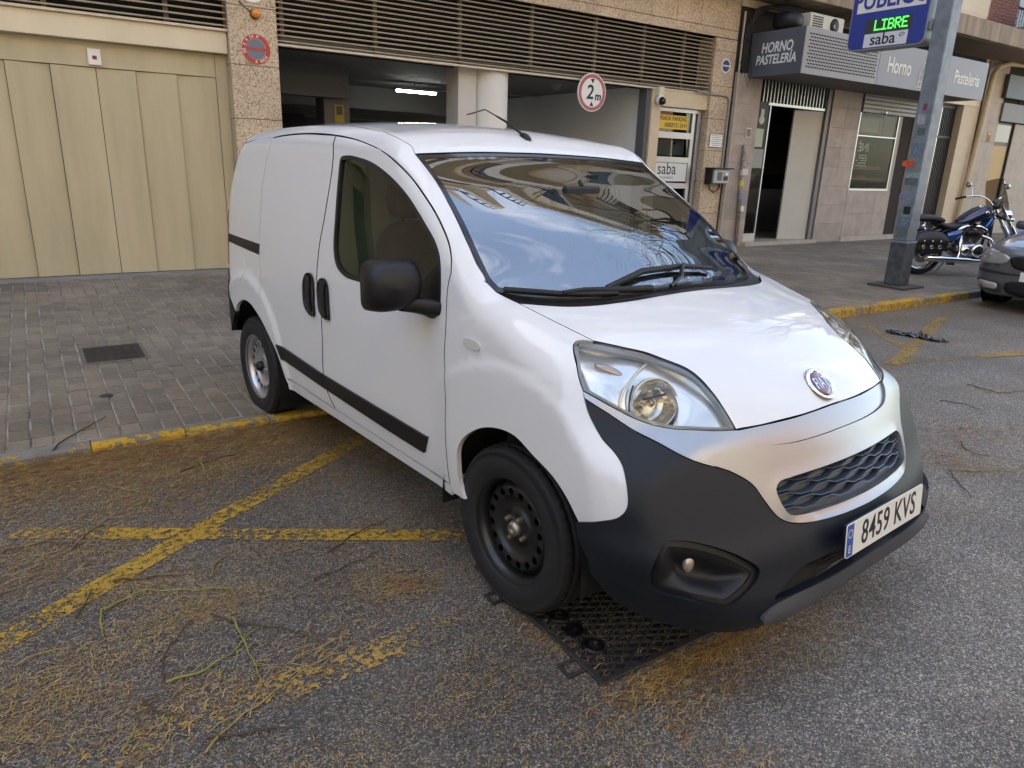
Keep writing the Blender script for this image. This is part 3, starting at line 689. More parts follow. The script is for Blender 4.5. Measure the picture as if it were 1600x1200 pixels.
# ---- trims on the side: rubbing strips, handles, slide rail, fuel flap, side repeater
st = CV['strip']
xs_ = np.linspace(-2.0, -.49, 60)
def strip_part(x0, x1, r0, r1):
    up = np.array([(x, -.85, np.interp(x, [-2.03,-1.9,-1.45,-.49], [.566,.558,.535,.520])) for x in np.linspace(x0, x1, 60)]); lo = np.array([(x, -.85, np.interp(x, [-2.0,-1.45,-.8,-.53], [.492,.467,.448,.444])) for x in np.linspace(x0+r0, x1-r1, 60)])
    return np.vstack([up, lo[::-1]])
d = patch_data(DS, strip_part(-2.022, -1.452, .05, 0), res=.02, off=.011, rim=.013); both('rubbing_strip', d, M_BLKPL, sdoors)
d = patch_data(DS, strip_part(-1.444, -.478, 0, .03), res=.02, off=.011, rim=.013); both('rubbing_strip', d, M_BLKPL, doors)
for nm, prn in (('h1', sdoors), ('h2', doors)):
    hcv = catmull(CV[nm], .01, closed=True); hin2 = clean(DS.inv(hcv)); hin2 = hin2 if area2(hin2) > 0 else hin2[::-1]
    d = patch_data(DS, hcv, res=.008, off=.0, rim=.01, disp=lambda P: .012*np.exp(-(edgedist(DS.inv(P), hin2)/.012)**2)-.016*sstep(.010,.03,edgedist(DS.inv(P), hin2))+.002)
    hb = both('handle_surround', d, M_BLKPL, prn)
    cx, cz = CV[nm][:,0].mean(), CV[nm][:,2].mean()
    g = line((cx-.030,-.85,cz+.085),(cx+.022,-.85,cz+.085),(cx+.040,-.85,cz-.085),(cx+.006,-.85,cz-.070),(cx-.030,-.85,cz+.085), step=.01)[:-1]
    d = patch_data(DS, g, res=.012, off=.014, rim=.012, disp=lambda P: .006*np.cos(np.clip((P[:,2]-cz)/.09, -1, 1)*PI/2)); both('door_handle', d, M_BLKPL, prn)
d = patch_data(DQ, line(*[tuple(p) for p in CV['rail']], tuple(CV['rail'][0]))[:-1], res=.02, off=.0015, rim=.006); both('slide_rail', d, M_BLKPL, quart)
fu = catmull(np.array([(-2.61+.093*math.cos(t), -.84, .912+.084*math.sin(t)) for t in np.linspace(0, 2*PI, 24, endpoint=False)]), .012, closed=True)
d = patch_data(DQ, fu, res=.02, off=.0018, rim=.004); patch_obj('fuel_flap', d, M_WHITE, quart[0])
d = patch_data(DS, catmull(CV['indic'], .006, closed=True), res=.01, off=.006, rim=.008); both('side_repeater', d, mat('repeater_lens', (.55,.53,.50), .15, coat=1.), wings)
# ---- mirrors
for s, p in zip((1, -1), doors):
    mb = MB(); Mr = Matrix.Rotation(math.radians(-12*s), 3, 'Z')
    P = []
    for t in np.linspace(0, 1, 13):                      # shell from the rear rim to the rounded front
        k = max(1-t**4.2, 0)**.5; row = []
        for a in np.linspace(0, 2*PI, 36, endpoint=False):
            ca, sa = math.cos(a), math.sin(a); yy = .108*math.copysign(abs(ca)**(.42+.58*t), ca)*k; zz = .092*math.copysign(abs(sa)**(.42+.58*t), sa)*k
            zz += -.016*(yy*s/.1)*0-.012*k*(1 if zz < 0 else 0)*(-yy*s/.1); row.append(Vector((-.555, -.972*s, 1.128)) + Mr @ Vector((.125*t, yy, zz)))
        P.append(row)
    mb.grid([[tuple(q) for q in r] for r in P], close=True); mb.build('door_mirror', M_BLKPL, p)
    mb = MB(); mb.add([P[0][i] for i in range(36)], [tuple(range(36))]); mb.build('mirror_glass', M_CHROME, p)
    mb = MB()
    arm = [((-.455,-.835,1.045),(.05,.03)), ((-.470,-.875,1.050),(.05,.034)), ((-.49,-.92,1.058),(.045,.030)), ((-.50,-.965,1.062),(.04,.026))]
    rows = []
    for c_, (rx, rz) in arm:
        rows.append([(c_[0]+rx*math.copysign(abs(math.cos(a))**.6, math.cos(a)), c_[1]*s, c_[2]+rz*math.copysign(abs(math.sin(a))**.6, math.sin(a))) for a in np.linspace(0, 2*PI, 20, endpoint=False)])
    mb.grid(rows, close=True); mb.build('mirror_arm', M_BLKPL, p)
# ---- badge, number plate
bc = np.array([.631,0,.888]); bn = grad(bc[None])[0]; bN = Vector(bn); bU = Vector((0,1,0)); bV = bN.cross(bU).normalized(); bO = Vector(bc)
if bV.z < 0: bV = -bV
mb = MB(); mb.lathe([(.0,.006),(.048,.006),(.052,.010),(.060,.010),(.063,.006),(.064,-.004)], bO, bN, 40); badge = mb.build('badge', M_CHROME, hood)
mb = MB(); mb.lathe([(.0,.0085),(.030,.0085),(.0475,.0072),(.0478,.004)], bO, bN, 36); mb.build('badge_field', mat('badge_maroon', (.10,.012,.035), .25, coat=1.), badge)
vs, fs = text_mesh('FIAT', .050, lambda u, v, dd: bO + bU*u + bV*v*1.25 + bN*(.0085+dd), .0025, bold=.0, sx=.60, space=1.30); mb = MB(); mb.add(vs, fs); mb.build('badge_letters', M_CHROME, badge)
PLX, PLZ = .9225, .511
M_PLATE = mat('plate_white', (.70,.70,.66), .35); M_PBLUE = mat('plate_blue', (.02,.07,.36), .4)
pf = lambda u, v, dd: Vector((PLX-.10*(v)+dd*.99, u, PLZ+v+dd*.1))
mb = MB(); rr = []
for cx, cy, a0 in ((.25,.045,0),(-.25,.045,90),(-.25,-.045,180),(.25,-.045,270)):
    rr += [(cx+.010*math.cos(math.radians(a0+k*22.5)), cy+.010*math.sin(math.radians(a0+k*22.5))) for k in range(5)]
mb.prism(rr[::-1], pf, 0, .003); plate = mb.build('number_plate', M_PLATE, van)
mb = MB(); mb.prism([(-.257,-.052),(-.257,.052),(-.218,.052),(-.218,-.052)], pf, .003, .0034); mb.build('plate_band', M_PBLUE, plate)
vs, fs = text_mesh('8459 KVS', .112, lambda u, v, dd: pf(u+.022, v-.001, .003+dd), .001, bold=.0008, sx=.80, space=1.06); mb = MB(); mb.add(vs, fs); mb.build('plate_characters', mat('plate_black', (.01,.01,.012), .4), plate)
vs, fs = text_mesh('E', .034, lambda u, v, dd: pf(u-.2375, v-.03, .0034+dd), .0008, sx=.9); mb = MB(); mb.add(vs, fs)
for k in range(12):
    a = 2*PI*k/12; mb.prism([(-.2375+.0125*math.cos(a)+.0024*math.cos(b), .022+.0125*math.sin(a)+.0024*math.sin(b)) for b in np.linspace(0, 2*PI, 6)[:-1][::-1]], pf, .0034, .004)
mb.build('plate_country_mark', mat('plate_mark', (.75,.72,.45), .4), plate)
mb = MB(); mb.prism([(-.255,-.050),(-.255,.050),(.255,.050),(.255,-.050)], pf, -.012, -.0005); mb.build('plate_holder', M_BLKPL, plate)
# ---- wipers and aerial
def on_ws(x, y, up): 
    p = DT.to(np.array([[x, y]]))[0]; n = grad(p[None])[0]; return tuple(p+n*up)
mb = MB(); pts = [on_ws(a, b, u) for a, b, u in ((-.175,-.735,.016),(-.07,-.57,.017),(-.015,-.45,.017),(.012,-.36,.016))]; mb.tube(pts, .011, 6); mb.build('wiper_blade', M_BLKPL, wsc)
mb = MB(); pts = [on_ws(a, b, u) for a, b, u in ((-.035,-.37,.016),(-.065,-.15,.018),(-.068,.10,.018),(-.062,.275,.016))]; mb.tube(pts, [.009,.013,.012,.008], 6); mb.build('wiper_blade', M_BLKPL, wsc)
mb = MB(); pts = [on_ws(a, b, u) for a, b, u in ((.040,-.10,.02),(.0,.0,.03),(-.05,.06,.03),(-.066,.09,.028))]; mb.tube(pts, .008, 6); mb.build('wiper_arm', M_BLKPL, wsc)
mb = MB(); pts = [on_ws(a, b, u) for a, b, u in ((.035,-.20,.02),(.01,-.34,.025),(-.04,-.48,.028),(-.06,-.56,.024))]; mb.tube(pts, [.014,.012,.009,.008], 6); mb.build('wiper_arm', M_BLKPL, wsc)
mb = MB(); rows = []
for t in np.linspace(0, 1, 7):
    k = math.sqrt(1-t**2.2) if t < 1 else .0; rows.append([(-.972+.038*math.cos(a)*k-.02*t, .020*math.sin(a)*k, 1.672+.034*t) for a in np.linspace(0, 2*PI, 16, endpoint=False)])
mb.grid(rows, close=True); aer = mb.build('aerial_base', M_BLKPL, roof)
mb = MB(); mb.tube([(-.985,0,1.692),(-1.13,0,1.757),(-1.20,0,1.782)], [.0065,.006,.005], 6); mb.tube([(-1.20,0,1.782),(-1.30,0,1.817),(-1.40,.0,1.803),(-1.455,.0,1.797)], .0032, 6); mb.build('aerial_rod', M_BLKPL, aer)
# ---- wheels
def wheel(pos, s, rimmat, front):
    O = Vector(pos)
    def f(r, t, y): return (r*math.sin(t), -s*y, r*math.cos(t))
    # steel disc with ventilation holes; y outward from the wheel centre plane
    prof = pchip([0,.030,.036,.060,.075,.105,.125,.150,.166,.178],[.050,.050,.044,.040,.028,.034,.050,.052,.040,.024])
    outer = np.array([(.178*math.cos(t), .178*math.sin(t)) for t in np.linspace(0, 2*PI, 96, endpoint=False)])
    nh = 16; holes = []
    for k in range(nh):
        a = 2*PI*(k+.5)/nh; holes.append(np.array([(.138*math.cos(a)+.0135*math.cos(t), .138*math.sin(a)+.0135*math.sin(t)) for t in np.linspace(0, 2*PI, 14, endpoint=False)]))
    V, F = triangulate(outer, holes, .0085); r = np.hypot(V[:,0], V[:,1]); y = prof(r)
    mb = MB(); mb.add([(a, -s*b, c) for a, b, c in zip(V[:,0], y, V[:,1])], [tuple(map(int, q if s < 0 else q[::-1])) for q in F], 0, True)
    # rim barrel and flange
    mb.lathe([(.170,-.07),(.172,.0),(.178,.024),(.181,.050),(.186,.064),(.197,.070),(.201,.074),(.203,.080),(.200,.082),(.194,.078)], (0,0,0), (0,-s,0), 64)
    w = mb.build('wheel', rimmat, van, off=(0,0,0)); w.location = O
    mb = MB(); prof_t = [(.194,.076),(.203,.084),(.222,.092),(.250,.0945),(.268,.092),(.283,.087),(.2835,.0885),(.296,.082)]
    mb.lathe(prof_t, (0,0,0), (0,-s,0), 96)
    ts = np.linspace(0, 2*PI, 144, endpoint=False); rows = []
    for r0, y0, alt in ((.296,.082,0),(.303,.075,.004),(.3085,.062,.006),(.3105,.048,.005)):
        rows.append([f(r0-(alt if (i % 3 == 0) else 0), t, y0) for i, t in enumerate(ts)])
    for y0, r0 in ((.047,.303),(.041,.303),(.040,.311),(.016,.3115),(.015,.303),(.007,.303),(.006,.3115),(-.006,.3115),(-.007,.303),(-.015,.303),(-.016,.3115),(-.040,.311),(-.041,.303),(-.047,.303),(-.048,.3105),(-.062,.3085),(-.082,.296),(-.0945,.25),(-.09,.19)):
        rows.append([f(r0, t, y0) for t in ts])
    mb.grid(rows, smooth=True, close=True); ty = mb.build('tyre', M_RUB, w, off=(0,0,0))
    mb = MB()
    if front:
        mb.lathe([(.0,.060),(.012,.060),(.016,.072),(.020,.066),(.026,.064),(.029,.056),(.031,.046)], (0,0,0), (0,-s,0), 20); mb.build('hub', mat('hub_worn_steel', (.36,.32,.28), .35, metal=.8), w, off=(0,0,0)); mb = MB()
        for k in range(4):
            a = 2*PI*k/4+.5; c = Vector((.049*math.sin(a), 0, .049*math.cos(a))); mb = MB(); mb.cyl(c+Vector((0,-s*.040,0)), c+Vector((0,-s*.058,0)), .0105, .0095, n=6)
            mb.cyl(c+Vector((0,-s*.0575,0)), c+Vector((0,-s*.062,0)), .005, n=8)
            mb.build('wheel_nut', mat('nut_brass', (.40,.34,.24), .35, metal=.8), w, off=(0,0,0))
    else:
        mb.lathe([(.0,.085),(.022,.083),(.030,.070),(.033,.046)], (0,0,0), (0,-s,0), 20); mb.build('hub', M_BLKPL, w, off=(0,0,0)); mb = MB()
        for k in range(4):
            a = 2*PI*k/4+.3; c = Vector((.049*math.sin(a), 0, .049*math.cos(a))); mb = MB(); mb.cyl(c+Vector((0,-s*.040,0)), c+Vector((0,-s*.058,0)), .0105, .0095, n=6)
            mb.build('wheel_nut', M_STEEL, w, off=(0,0,0))
    mb = MB(); mb.lathe([(.0,-.02),(.13,-.02),(.13,.0)], (0,0,0), (0,-s,0), 24); mb.build('brake_disc', mat('brake_dark', (.03,.028,.026), .6, metal=.5), w, off=(0,0,0))
    return w
M_RIMB = mat('rim_black', (.014,.014,.015), .34, var=.5, vscale=30); M_RIMS = mat('rim_silver', (.55,.55,.56), .32, metal=.85)
for s in (1, -1):
    wheel((0,-.735*s,.3105), s, M_RIMB, True); wheel((-2.513,-.735*s,.3105), s, M_RIMS, False)
    # arch liners
    for cx, r, a0, a1 in ((.01,.395,-96,98),(-2.50,.425,-56,112)):
        mb = MB(); rows = []
        for y in (-.845,-.50):
            rows.append([(cx+r*math.sin(math.radians(a)), y*s, .31+r*math.cos(math.radians(a))) for a in np.linspace(a0, a1, 30)])
        mb.grid(rows); rows = [[(cx+q*math.sin(math.radians(a)), -.50*s, .31+q*math.cos(math.radians(a))) for a in np.linspace(a0, a1, 30)] for q in (r, .01)]; mb.grid(rows)
        mb.build('arch_liner', M_BLACK, van)
# ---- floor pan, bulkhead, cabin
mb = MB(); mb.box((-2.95,-.74,.24),(-.45,.74,.30)); mb.box((.42,-.70,.26),(.72,.70,.32)); mb.box((-.45,-.49,.24),(.45,.49,.31)); mb.box((-2.0,-.66,.235),(-.42,.66,.33)); mb.build('floor_pan', M_BLACK, van)
mb = MB(); mb.box((-1.62,-.70,.3),(-1.58,.70,1.60)); mb.build('bulkhead', mat('bulkhead_grey', (.42,.47,.41), .7), van)
M_SEAT = mat('seat_fabric', (.035,.036,.04), .85, var=.3, vscale=40); M_DASH = mat('dash_plastic', (.02,.021,.023), .6)
for s in (1, -1):
    mb = MB(); Mr = Matrix.Translation((-1.28,-.37*s,.92)) @ Matrix.Rotation(math.radians(-12), 4, 'Y'); mb.ell((0,0,0), (.10,.235,.37), 20, 14, M=None, p=.55); mb.v = [tuple(Mr @ Vector(v)) for v in mb.v]
    mb.ell((-.98,-.37*s,.60), (.29,.245,.10), 20, 10, p=.55); seat = mb.build('seat', M_SEAT, van)
    mb = MB(); mb.ell((-1.39,-.37*s,1.38), (.055,.135,.095), 16, 10, p=.6); mb.cyl((-1.37,-.31*s,1.2),(-1.39,-.31*s,1.36),.007,n=6); mb.cyl((-1.37,-.43*s,1.2),(-1.39,-.43*s,1.36),.007,n=6); mb.build('headrest', M_SEAT, seat)
mb = MB(); P = []
for (x, z) in ((-.62,.55),(-.66,.85),(-.64,.98),(-.52,1.04),(-.30,1.06),(-.12,1.075),(-.02,1.07),(-.02,.5)): P.append([(x-.10*(abs(y)/.75)**2, y, z) for y in np.linspace(-.74, .74, 15)])
mb.grid(P); mb.build('dashboard', M_DASH, van)
mb = MB(); rows = []
ctr = Vector((-.80,.37,1.0)); ax = Vector((-.87,0,.5)).normalized(); a_ = Vector((0,1,0)); b_ = ax.cross(a_)
mb.tube([ctr+(a_*math.cos(t)+b_*math.sin(t))*.185 for t in np.linspace(0, 2*PI, 33)], .015, 8); mb.ell(tuple(ctr-ax*.02), (.05,.07,.05), 12, 8); mb.cyl(tuple(ctr-ax*.03), (-.55,.37,.86), .03, n=10); mb.cyl(tuple(ctr+a_*.17), tuple(ctr-a_*.17), .014, n=6); mb.build('steering_wheel', M_DASH, van)
mb = MB(); mb.cbox((-.60,-.10,1.42),(-.57,.12,1.48),.01); mb.cyl((-.585,.01,1.48),(-.60,.01,1.50),.01,n=8); mb.build('rear_view_mirror', M_BLKPL, van)
# ================================================================== ground: road, kerb, pavement, paint, litter
def nodes_mat(name):
    m = bpy.data.materials.new(name); m.use_nodes = True; t = m.node_tree
    MATS[name] = m; return m, t, t.nodes['Principled BSDF']
def N_(t, typ, **kw):
    n = t.nodes.new(typ)
    for k, v in kw.items():
        if k.startswith('i_'):
            key = k[2:]; n.inputs[int(key) if key.isdigit() else key].default_value = v
        else: setattr(n, k, v)
    return n
def asphalt():
    m, t, b = nodes_mat('asphalt'); g = N_(t, 'ShaderNodeNewGeometry'); P = g.outputs['Position']; L = t.links.new
    v = N_(t, 'ShaderNodeTexVoronoi', i_Scale=210.); L(P, v.inputs['Vector'])                      # stone chips
    cr = N_(t, 'ShaderNodeValToRGB'); cr.color_ramp.elements[0].color = (.048,.042,.036,1); cr.color_ramp.elements[1].color = (.41,.365,.31,1); cr.color_ramp.elements[1].position = .98
    e = cr.color_ramp.elements.new(.55); e.color = (.120,.106,.091,1); e = cr.color_ramp.elements.new(.84); e.color = (.220,.196,.166,1)
    sx = N_(t, 'ShaderNodeSeparateColor'); L(v.outputs['Color'], sx.inputs[0]); L(sx.outputs[0], cr.inputs[0])
    n1 = N_(t, 'ShaderNodeTexNoise', i_Scale=1.1, i_Detail=6., i_Roughness=.65); L(P, n1.inputs['Vector'])
    n2 = N_(t, 'ShaderNodeTexNoise', i_Scale=38., i_Detail=4., i_Roughness=.7); L(P, n2.inputs['Vector'])
    r0 = N_(t, 'ShaderNodeMapRange', i_1=.3, i_2=.72, i_3=.70, i_4=1.30); L(n1.outputs[0], r0.inputs[0])
    sx0 = N_(t, 'ShaderNodeSeparateXYZ'); L(P, sx0.inputs[0]); wob = N_(t, 'ShaderNodeMath', operation='MULTIPLY_ADD'); L(n1.outputs[0], wob.inputs[0]); wob.inputs[1].default_value = 1.6; L(sx0.outputs[0], wob.inputs[2])
    rx = N_(t, 'ShaderNodeMapRange', i_1=1.6, i_2=3.2, i_3=.66, i_4=1.08); L(wob.outputs[0], rx.inputs[0])          # darker, newer surfacing in the bay on the left
    r1 = N_(t, 'ShaderNodeMath', operation='MULTIPLY'); L(r0.outputs[0], r1.inputs[0]); L(rx.outputs[0], r1.inputs[1])
    r2 = N_(t, 'ShaderNodeMapRange', i_1=.25, i_2=.75, i_3=.60, i_4=1.40); L(n2.outputs[0], r2.inputs[0])
    mu = N_(t, 'ShaderNodeMath', operation='MULTIPLY'); L(r1.outputs[0], mu.inputs[0]); L(r2.outputs[0], mu.inputs[1])
    x = N_(t, 'ShaderNodeVectorMath', operation='SCALE'); L(cr.outputs[0], x.inputs[0]); L(mu.outputs[0], x.inputs['Scale'])
    # straw dust ground into the surface
    n3 = N_(t, 'ShaderNodeTexNoise', i_Scale=2.3, i_Detail=9., i_Roughness=.75); L(P, n3.inputs['Vector'])
    r3 = N_(t, 'ShaderNodeMapRange', i_1=.50, i_2=.72, i_3=0., i_4=.42); L(n3.outputs[0], r3.inputs[0])
    mx = N_(t, 'ShaderNodeMix', data_type='RGBA'); mx.inputs[7].default_value = (.125,.088,.045,1); sp = N_(t, 'ShaderNodeSeparateXYZ'); L(P, sp.inputs[0]); gk = N_(t, 'ShaderNodeMapRange', i_1=2.9, i_2=4.1, i_3=0., i_4=.75); L(sp.outputs[1], gk.inputs[0])      # dirt swept into the gutter
    gm = N_(t, 'ShaderNodeMath', operation='MULTIPLY'); L(gk.outputs[0], gm.inputs[0]); L(n3.outputs[0], gm.inputs[1]); ga = N_(t, 'ShaderNodeMath', operation='ADD', use_clamp=True); L(gm.outputs[0], ga.inputs[0]); L(r3.outputs[0], ga.inputs[1])
    L(ga.outputs[0], mx.inputs[0]); L(x.outputs[0], mx.inputs[6]); L(mx.outputs[2], b.inputs['Base Color'])
    b.inputs['Roughness'].default_value = .72
    bp = N_(t, 'ShaderNodeBump', i_Strength=.75, i_Distance=.004); L(v.outputs['Distance'], bp.inputs['Height']); L(bp.outputs[0], b.inputs['Normal'])
    return m
def paint_mat(name, col, lo, hi, scale=26.):
    """worn road paint: holes where the noise is low"""
    m, t, b = nodes_mat(name); L = t.links.new; g = N_(t, 'ShaderNodeNewGeometry'); P = g.outputs['Position']
    n = N_(t, 'ShaderNodeTexNoise', i_Scale=scale, i_Detail=8., i_Roughness=.72); L(P, n.inputs['Vector'])
    n2 = N_(t, 'ShaderNodeTexNoise', i_Scale=2.2, i_Detail=3.); L(P, n2.inputs['Vector'])
    ad = N_(t, 'ShaderNodeMath', operation='MULTIPLY_ADD'); L(n2.outputs[0], ad.inputs[0]); ad.inputs[1].default_value = .45; L(n.outputs[0], ad.inputs[2])
    v = N_(t, 'ShaderNodeTexVoronoi', i_Scale=42., feature='DISTANCE_TO_EDGE'); L(P, v.inputs['Vector'])     # fine cracks
    cr = N_(t, 'ShaderNodeMapRange', i_1=.0, i_2=.05, i_3=-.10, i_4=0.); L(v.outputs[0], cr.inputs[0])
    a2 = N_(t, 'ShaderNodeMath', operation='ADD'); L(ad.outputs[0], a2.inputs[0]); L(cr.outputs[0], a2.inputs[1])
    r = N_(t, 'ShaderNodeMapRange', i_1=lo, i_2=hi); L(a2.outputs[0], r.inputs[0]); L(r.outputs[0], b.inputs['Alpha'])
    n3 = N_(t, 'ShaderNodeTexNoise', i_Scale=60., i_Detail=3.); L(P, n3.inputs['Vector'])
    x = N_(t, 'ShaderNodeMix', data_type='RGBA'); x.inputs[6].default_value = tuple(col)+(1,); x.inputs[7].default_value = tuple(q*.55 for q in col)+(1,); L(n3.outputs[0], x.inputs[0]); L(x.outputs[2], b.inputs['Base Color'])
    b.inputs['Roughness'].default_value = .75
    return m
road = MB(); road.add([(-120,-120,0),(160,-120,0),(160,120,0),(-120,120,0)], [(0,1,2,3)]); road = struct(road.build('road', asphalt()))
M_YEL = paint_mat('yellow_paint', (.50,.30,.025), .64, .72, 34.); M_YEL2 = paint_mat('yellow_paint_faded', (.44,.28,.06), .715, .765, 44.); M_YEL3 = paint_mat('yellow_paint_thin', (.40,.25,.06), .66, .76, 40.)
def pline(p, q, w, m, z=.004):
    p = Vector((*p, z)); q = Vector((*q, z)); d = (q-p).normalized(); n = Vector((-d.y, d.x, 0))*w/2
    mb = MB(); mb.add([p-n, q-n, q+n, p+n], [(0,1,2,3)]); return mb.build('painted_line', m, road)
pline((1.95,4.05), (-.26,2.57), .105, M_YEL); pline((-.26,2.57), (-.9,2.13), .11, M_YEL3)
pline((.08,3.19), (2.6,1.70), .095, M_YEL, .006); pline((-.25,3.38), (.08,3.19), .09, M_YEL2, .006)
pline((-.8,1.84), (1.15,1.90), .13, paint_mat('yellow_paint_ghost', (.42,.27,.07), .75, .79, 44.), .005)
pline((8.9,4.12), (6.05,3.12), .13, M_YEL3); pline((6.05,3.19), (10.6,2.05), .12, M_YEL3, .006); pline((7.45,4.3), (6.75,3.36), .11, M_YEL2, .005)
# ---- kerb line
def kz(x): return .042+.058*sstep(3.0, 7.5, x)          # dropped kerb in front of the garage
def ky(x): return 4.18+.40*sstep(2.2, 7.0, x)
def pz(x, y): 
    t = np.clip((y-ky(x))/5.5, 0, 1); return (kz(x)+.004)*(1-t)+.10*t
M_KERB = mat('kerb_concrete', (.20,.19,.175), .85, var=.35, vscale=9, bump=.4, bscale=90)
M_KYEL = paint_mat('kerb_yellow', (.62,.36,.015), .66, .72, 30.); M_KYEL2 = paint_mat('kerb_yellow_worn', (.55,.32,.03), .79, .84, 26.)
kerb = MB(); kx = np.linspace(-12, 40, 105); kerb.grid([[(x, ky(x)+.10, -.02) for x in kx], [(x, ky(x)+.10, kz(x)-.012) for x in kx]]); kerb.grid([[(x, ky(x)+.004, -.02) for x in kx], [(x, ky(x)+.004, kz(x)-.014) for x in kx], [(x, ky(x)+.10, kz(x)-.012) for x in kx]])
kerb = struct(kerb.build('kerb', mat('kerb_joint', (.05,.048,.045), .95)))
x = -2.72; i = 0
while x < 26:
    x1 = x+.47; a = x+.003; b = x1-.003; mb = MB(); j = random.uniform(-.003,.003)
    za, zb = kz(a)+j, kz(b)+j; ya, yb = ky(a)+random.uniform(-.004,.004), ky(b)+random.uniform(-.004,.004)
    A = [(0,-.03),(0,-.018),(.016,0),(.095,.002),(.10,-.004),(.10,-.03)]
    def ring(xx, yy, zz): return [(xx, yy, -.01), (xx, yy, zz-.016), (xx, yy+.006, zz-.005), (xx, yy+.018, zz), (xx, yy+.096, zz+.002), (xx, yy+.1, zz-.03)]
    r0, r1 = ring(a, ya, za), ring(b, yb, zb); mb.add(r0+r1, [(k, k+6, k+7, k+1) for k in range(5)]+[tuple(range(6)), tuple(range(11,5,-1))])
    ks = mb.build('kerb_stone', M_KERB, kerb)
    if (-2.8 < x < 1.6) or (5.5 < x < 10.0):
        e = .0012; mb = MB(); wide = .019 if x < 3 else .098
        R0 = [(a, ya-e, .002), (a, ya-e, za-.016), (a, ya+.006-e, za-.005+e), (a, ya+.018, za+e), (a, ya+.055 if x < 3 else ya+.095, za+.002+e)]; R1 = [(b, p[1]-ya+yb, p[2]-za+zb) for p in R0]
        mb.add(R0+R1, [(k, k+5, k+6, k+1) for k in range(4)]); mb.build('kerb_paint', M_KYEL if (x > .0 and x < 1.2) or x > 5 else M_KYEL2, ks)
    x = x1; i += 1
# ---- pavement: bedding sheet and small concrete pavers
def paver_mat():
    m, t, b = nodes_mat('paver_concrete'); L = t.links.new; g = N_(t, 'ShaderNodeNewGeometry'); P = g.outputs['Position']
    dv = N_(t, 'ShaderNodeVectorMath', operation='DIVIDE'); dv.inputs[1].default_value = (.107,.158,10.); L(P, dv.inputs[0])
    ad = N_(t, 'ShaderNodeVectorMath', operation='ADD'); ad.inputs[1].default_value = (20.+2.2/.107-int(2.2/.107)*1.0, 20.0-4.286/.158, 0); L(dv.outputs[0], ad.inputs[0])
    fl = N_(t, 'ShaderNodeVectorMath', operation='FLOOR'); L(ad.outputs[0], fl.inputs[0])
    wn = N_(t, 'ShaderNodeTexWhiteNoise', noise_dimensions='3D'); L(fl.outputs[0], wn.inputs['Vector'])
    n1 = N_(t, 'ShaderNodeTexNoise', i_Scale=.9, i_Detail=4., i_Roughness=.6); L(P, n1.inputs['Vector'])
    n2 = N_(t, 'ShaderNodeTexNoise', i_Scale=45., i_Detail=6., i_Roughness=.7); L(P, n2.inputs['Vector'])
    cr = N_(t, 'ShaderNodeValToRGB'); cr.color_ramp.elements[0].position = .35; cr.color_ramp.elements[0].color = (.140,.114,.088,1); cr.color_ramp.elements[1].position = .68; cr.color_ramp.elements[1].color = (.235,.190,.136,1); L(n1.outputs[0], cr.inputs[0])
    r1 = N_(t, 'ShaderNodeMapRange', i_3=.86, i_4=1.14); L(wn.outputs[0], r1.inputs[0]); r2 = N_(t, 'ShaderNodeMapRange', i_1=.25, i_2=.75, i_3=.72, i_4=1.28); L(n2.outputs[0], r2.inputs[0])
    mu = N_(t, 'ShaderNodeMath', operation='MULTIPLY'); L(r1.outputs[0], mu.inputs[0]); L(r2.outputs[0], mu.inputs[1])
    x = N_(t, 'ShaderNodeVectorMath', operation='SCALE'); L(cr.outputs[0], x.inputs[0]); L(mu.outputs[0], x.inputs['Scale']); L(x.outputs[0], b.inputs['Base Color'])
    b.inputs['Roughness'].default_value = .8; b.inputs['Specular IOR Level'].default_value = .35
    bp = N_(t, 'ShaderNodeBump', i_Strength=.5, i_Distance=.003); L(n2.outputs[0], bp.inputs['Height']); L(bp.outputs[0], b.inputs['Normal'])
    return m
M_PAV = paver_mat()
M_BED = mat('joint_sand', (.055,.045,.033), .95, var=.9, vscale=4, var2=(.42,.38,.32), detail=8)
bx_ = np.concatenate([np.linspace(-12, 2.2, 8), np.linspace(2.4, 7.2, 13), np.linspace(7.5, 40, 12)]); by_ = [0., .4, 1.2, 2.5, 4., 5.8]
pav = MB(); pav.grid([[(x, ky(x)+.1+q, pz(x, ky(x)+.1+q)-.006) for x in bx_] for q in by_]); pav = struct(pav.build('pavement', M_BED))
CW, CD, PX0 = .107, .158, -2.2
M_MH = [(.165, 5.835, .61, 6.36)]      # keep clear of the inspection cover
def paver_mesh():
    mb = MB(); w, d_ = CW/2-.0050, CD/2-.0050; c = .007
    v = [(-w,-d_,-.02),(w,-d_,-.02),(w,d_,-.02),(-w,d_,-.02),(-w,-d_,-.004),(w,-d_,-.004),(w,d_,-.004),(-w,d_,-.004),(-w+c,-d_+c,0),(w-c,-d_+c,0),(w-c,d_-c,0),(-w+c,d_-c,0)]
    mb.add(v, [(0,1,5,4),(1,2,6,5),(2,3,7,6),(3,0,4,7),(4,5,9,8),(5,6,10,9),(6,7,11,10),(7,4,8,11),(8,9,10,11)]); return mb
pm = paver_mesh(); pme = pm.mesh('paver', M_PAV); pv = np.array(pm.v); pf_ = pm.f
bv, bf = [], []; npav = 0
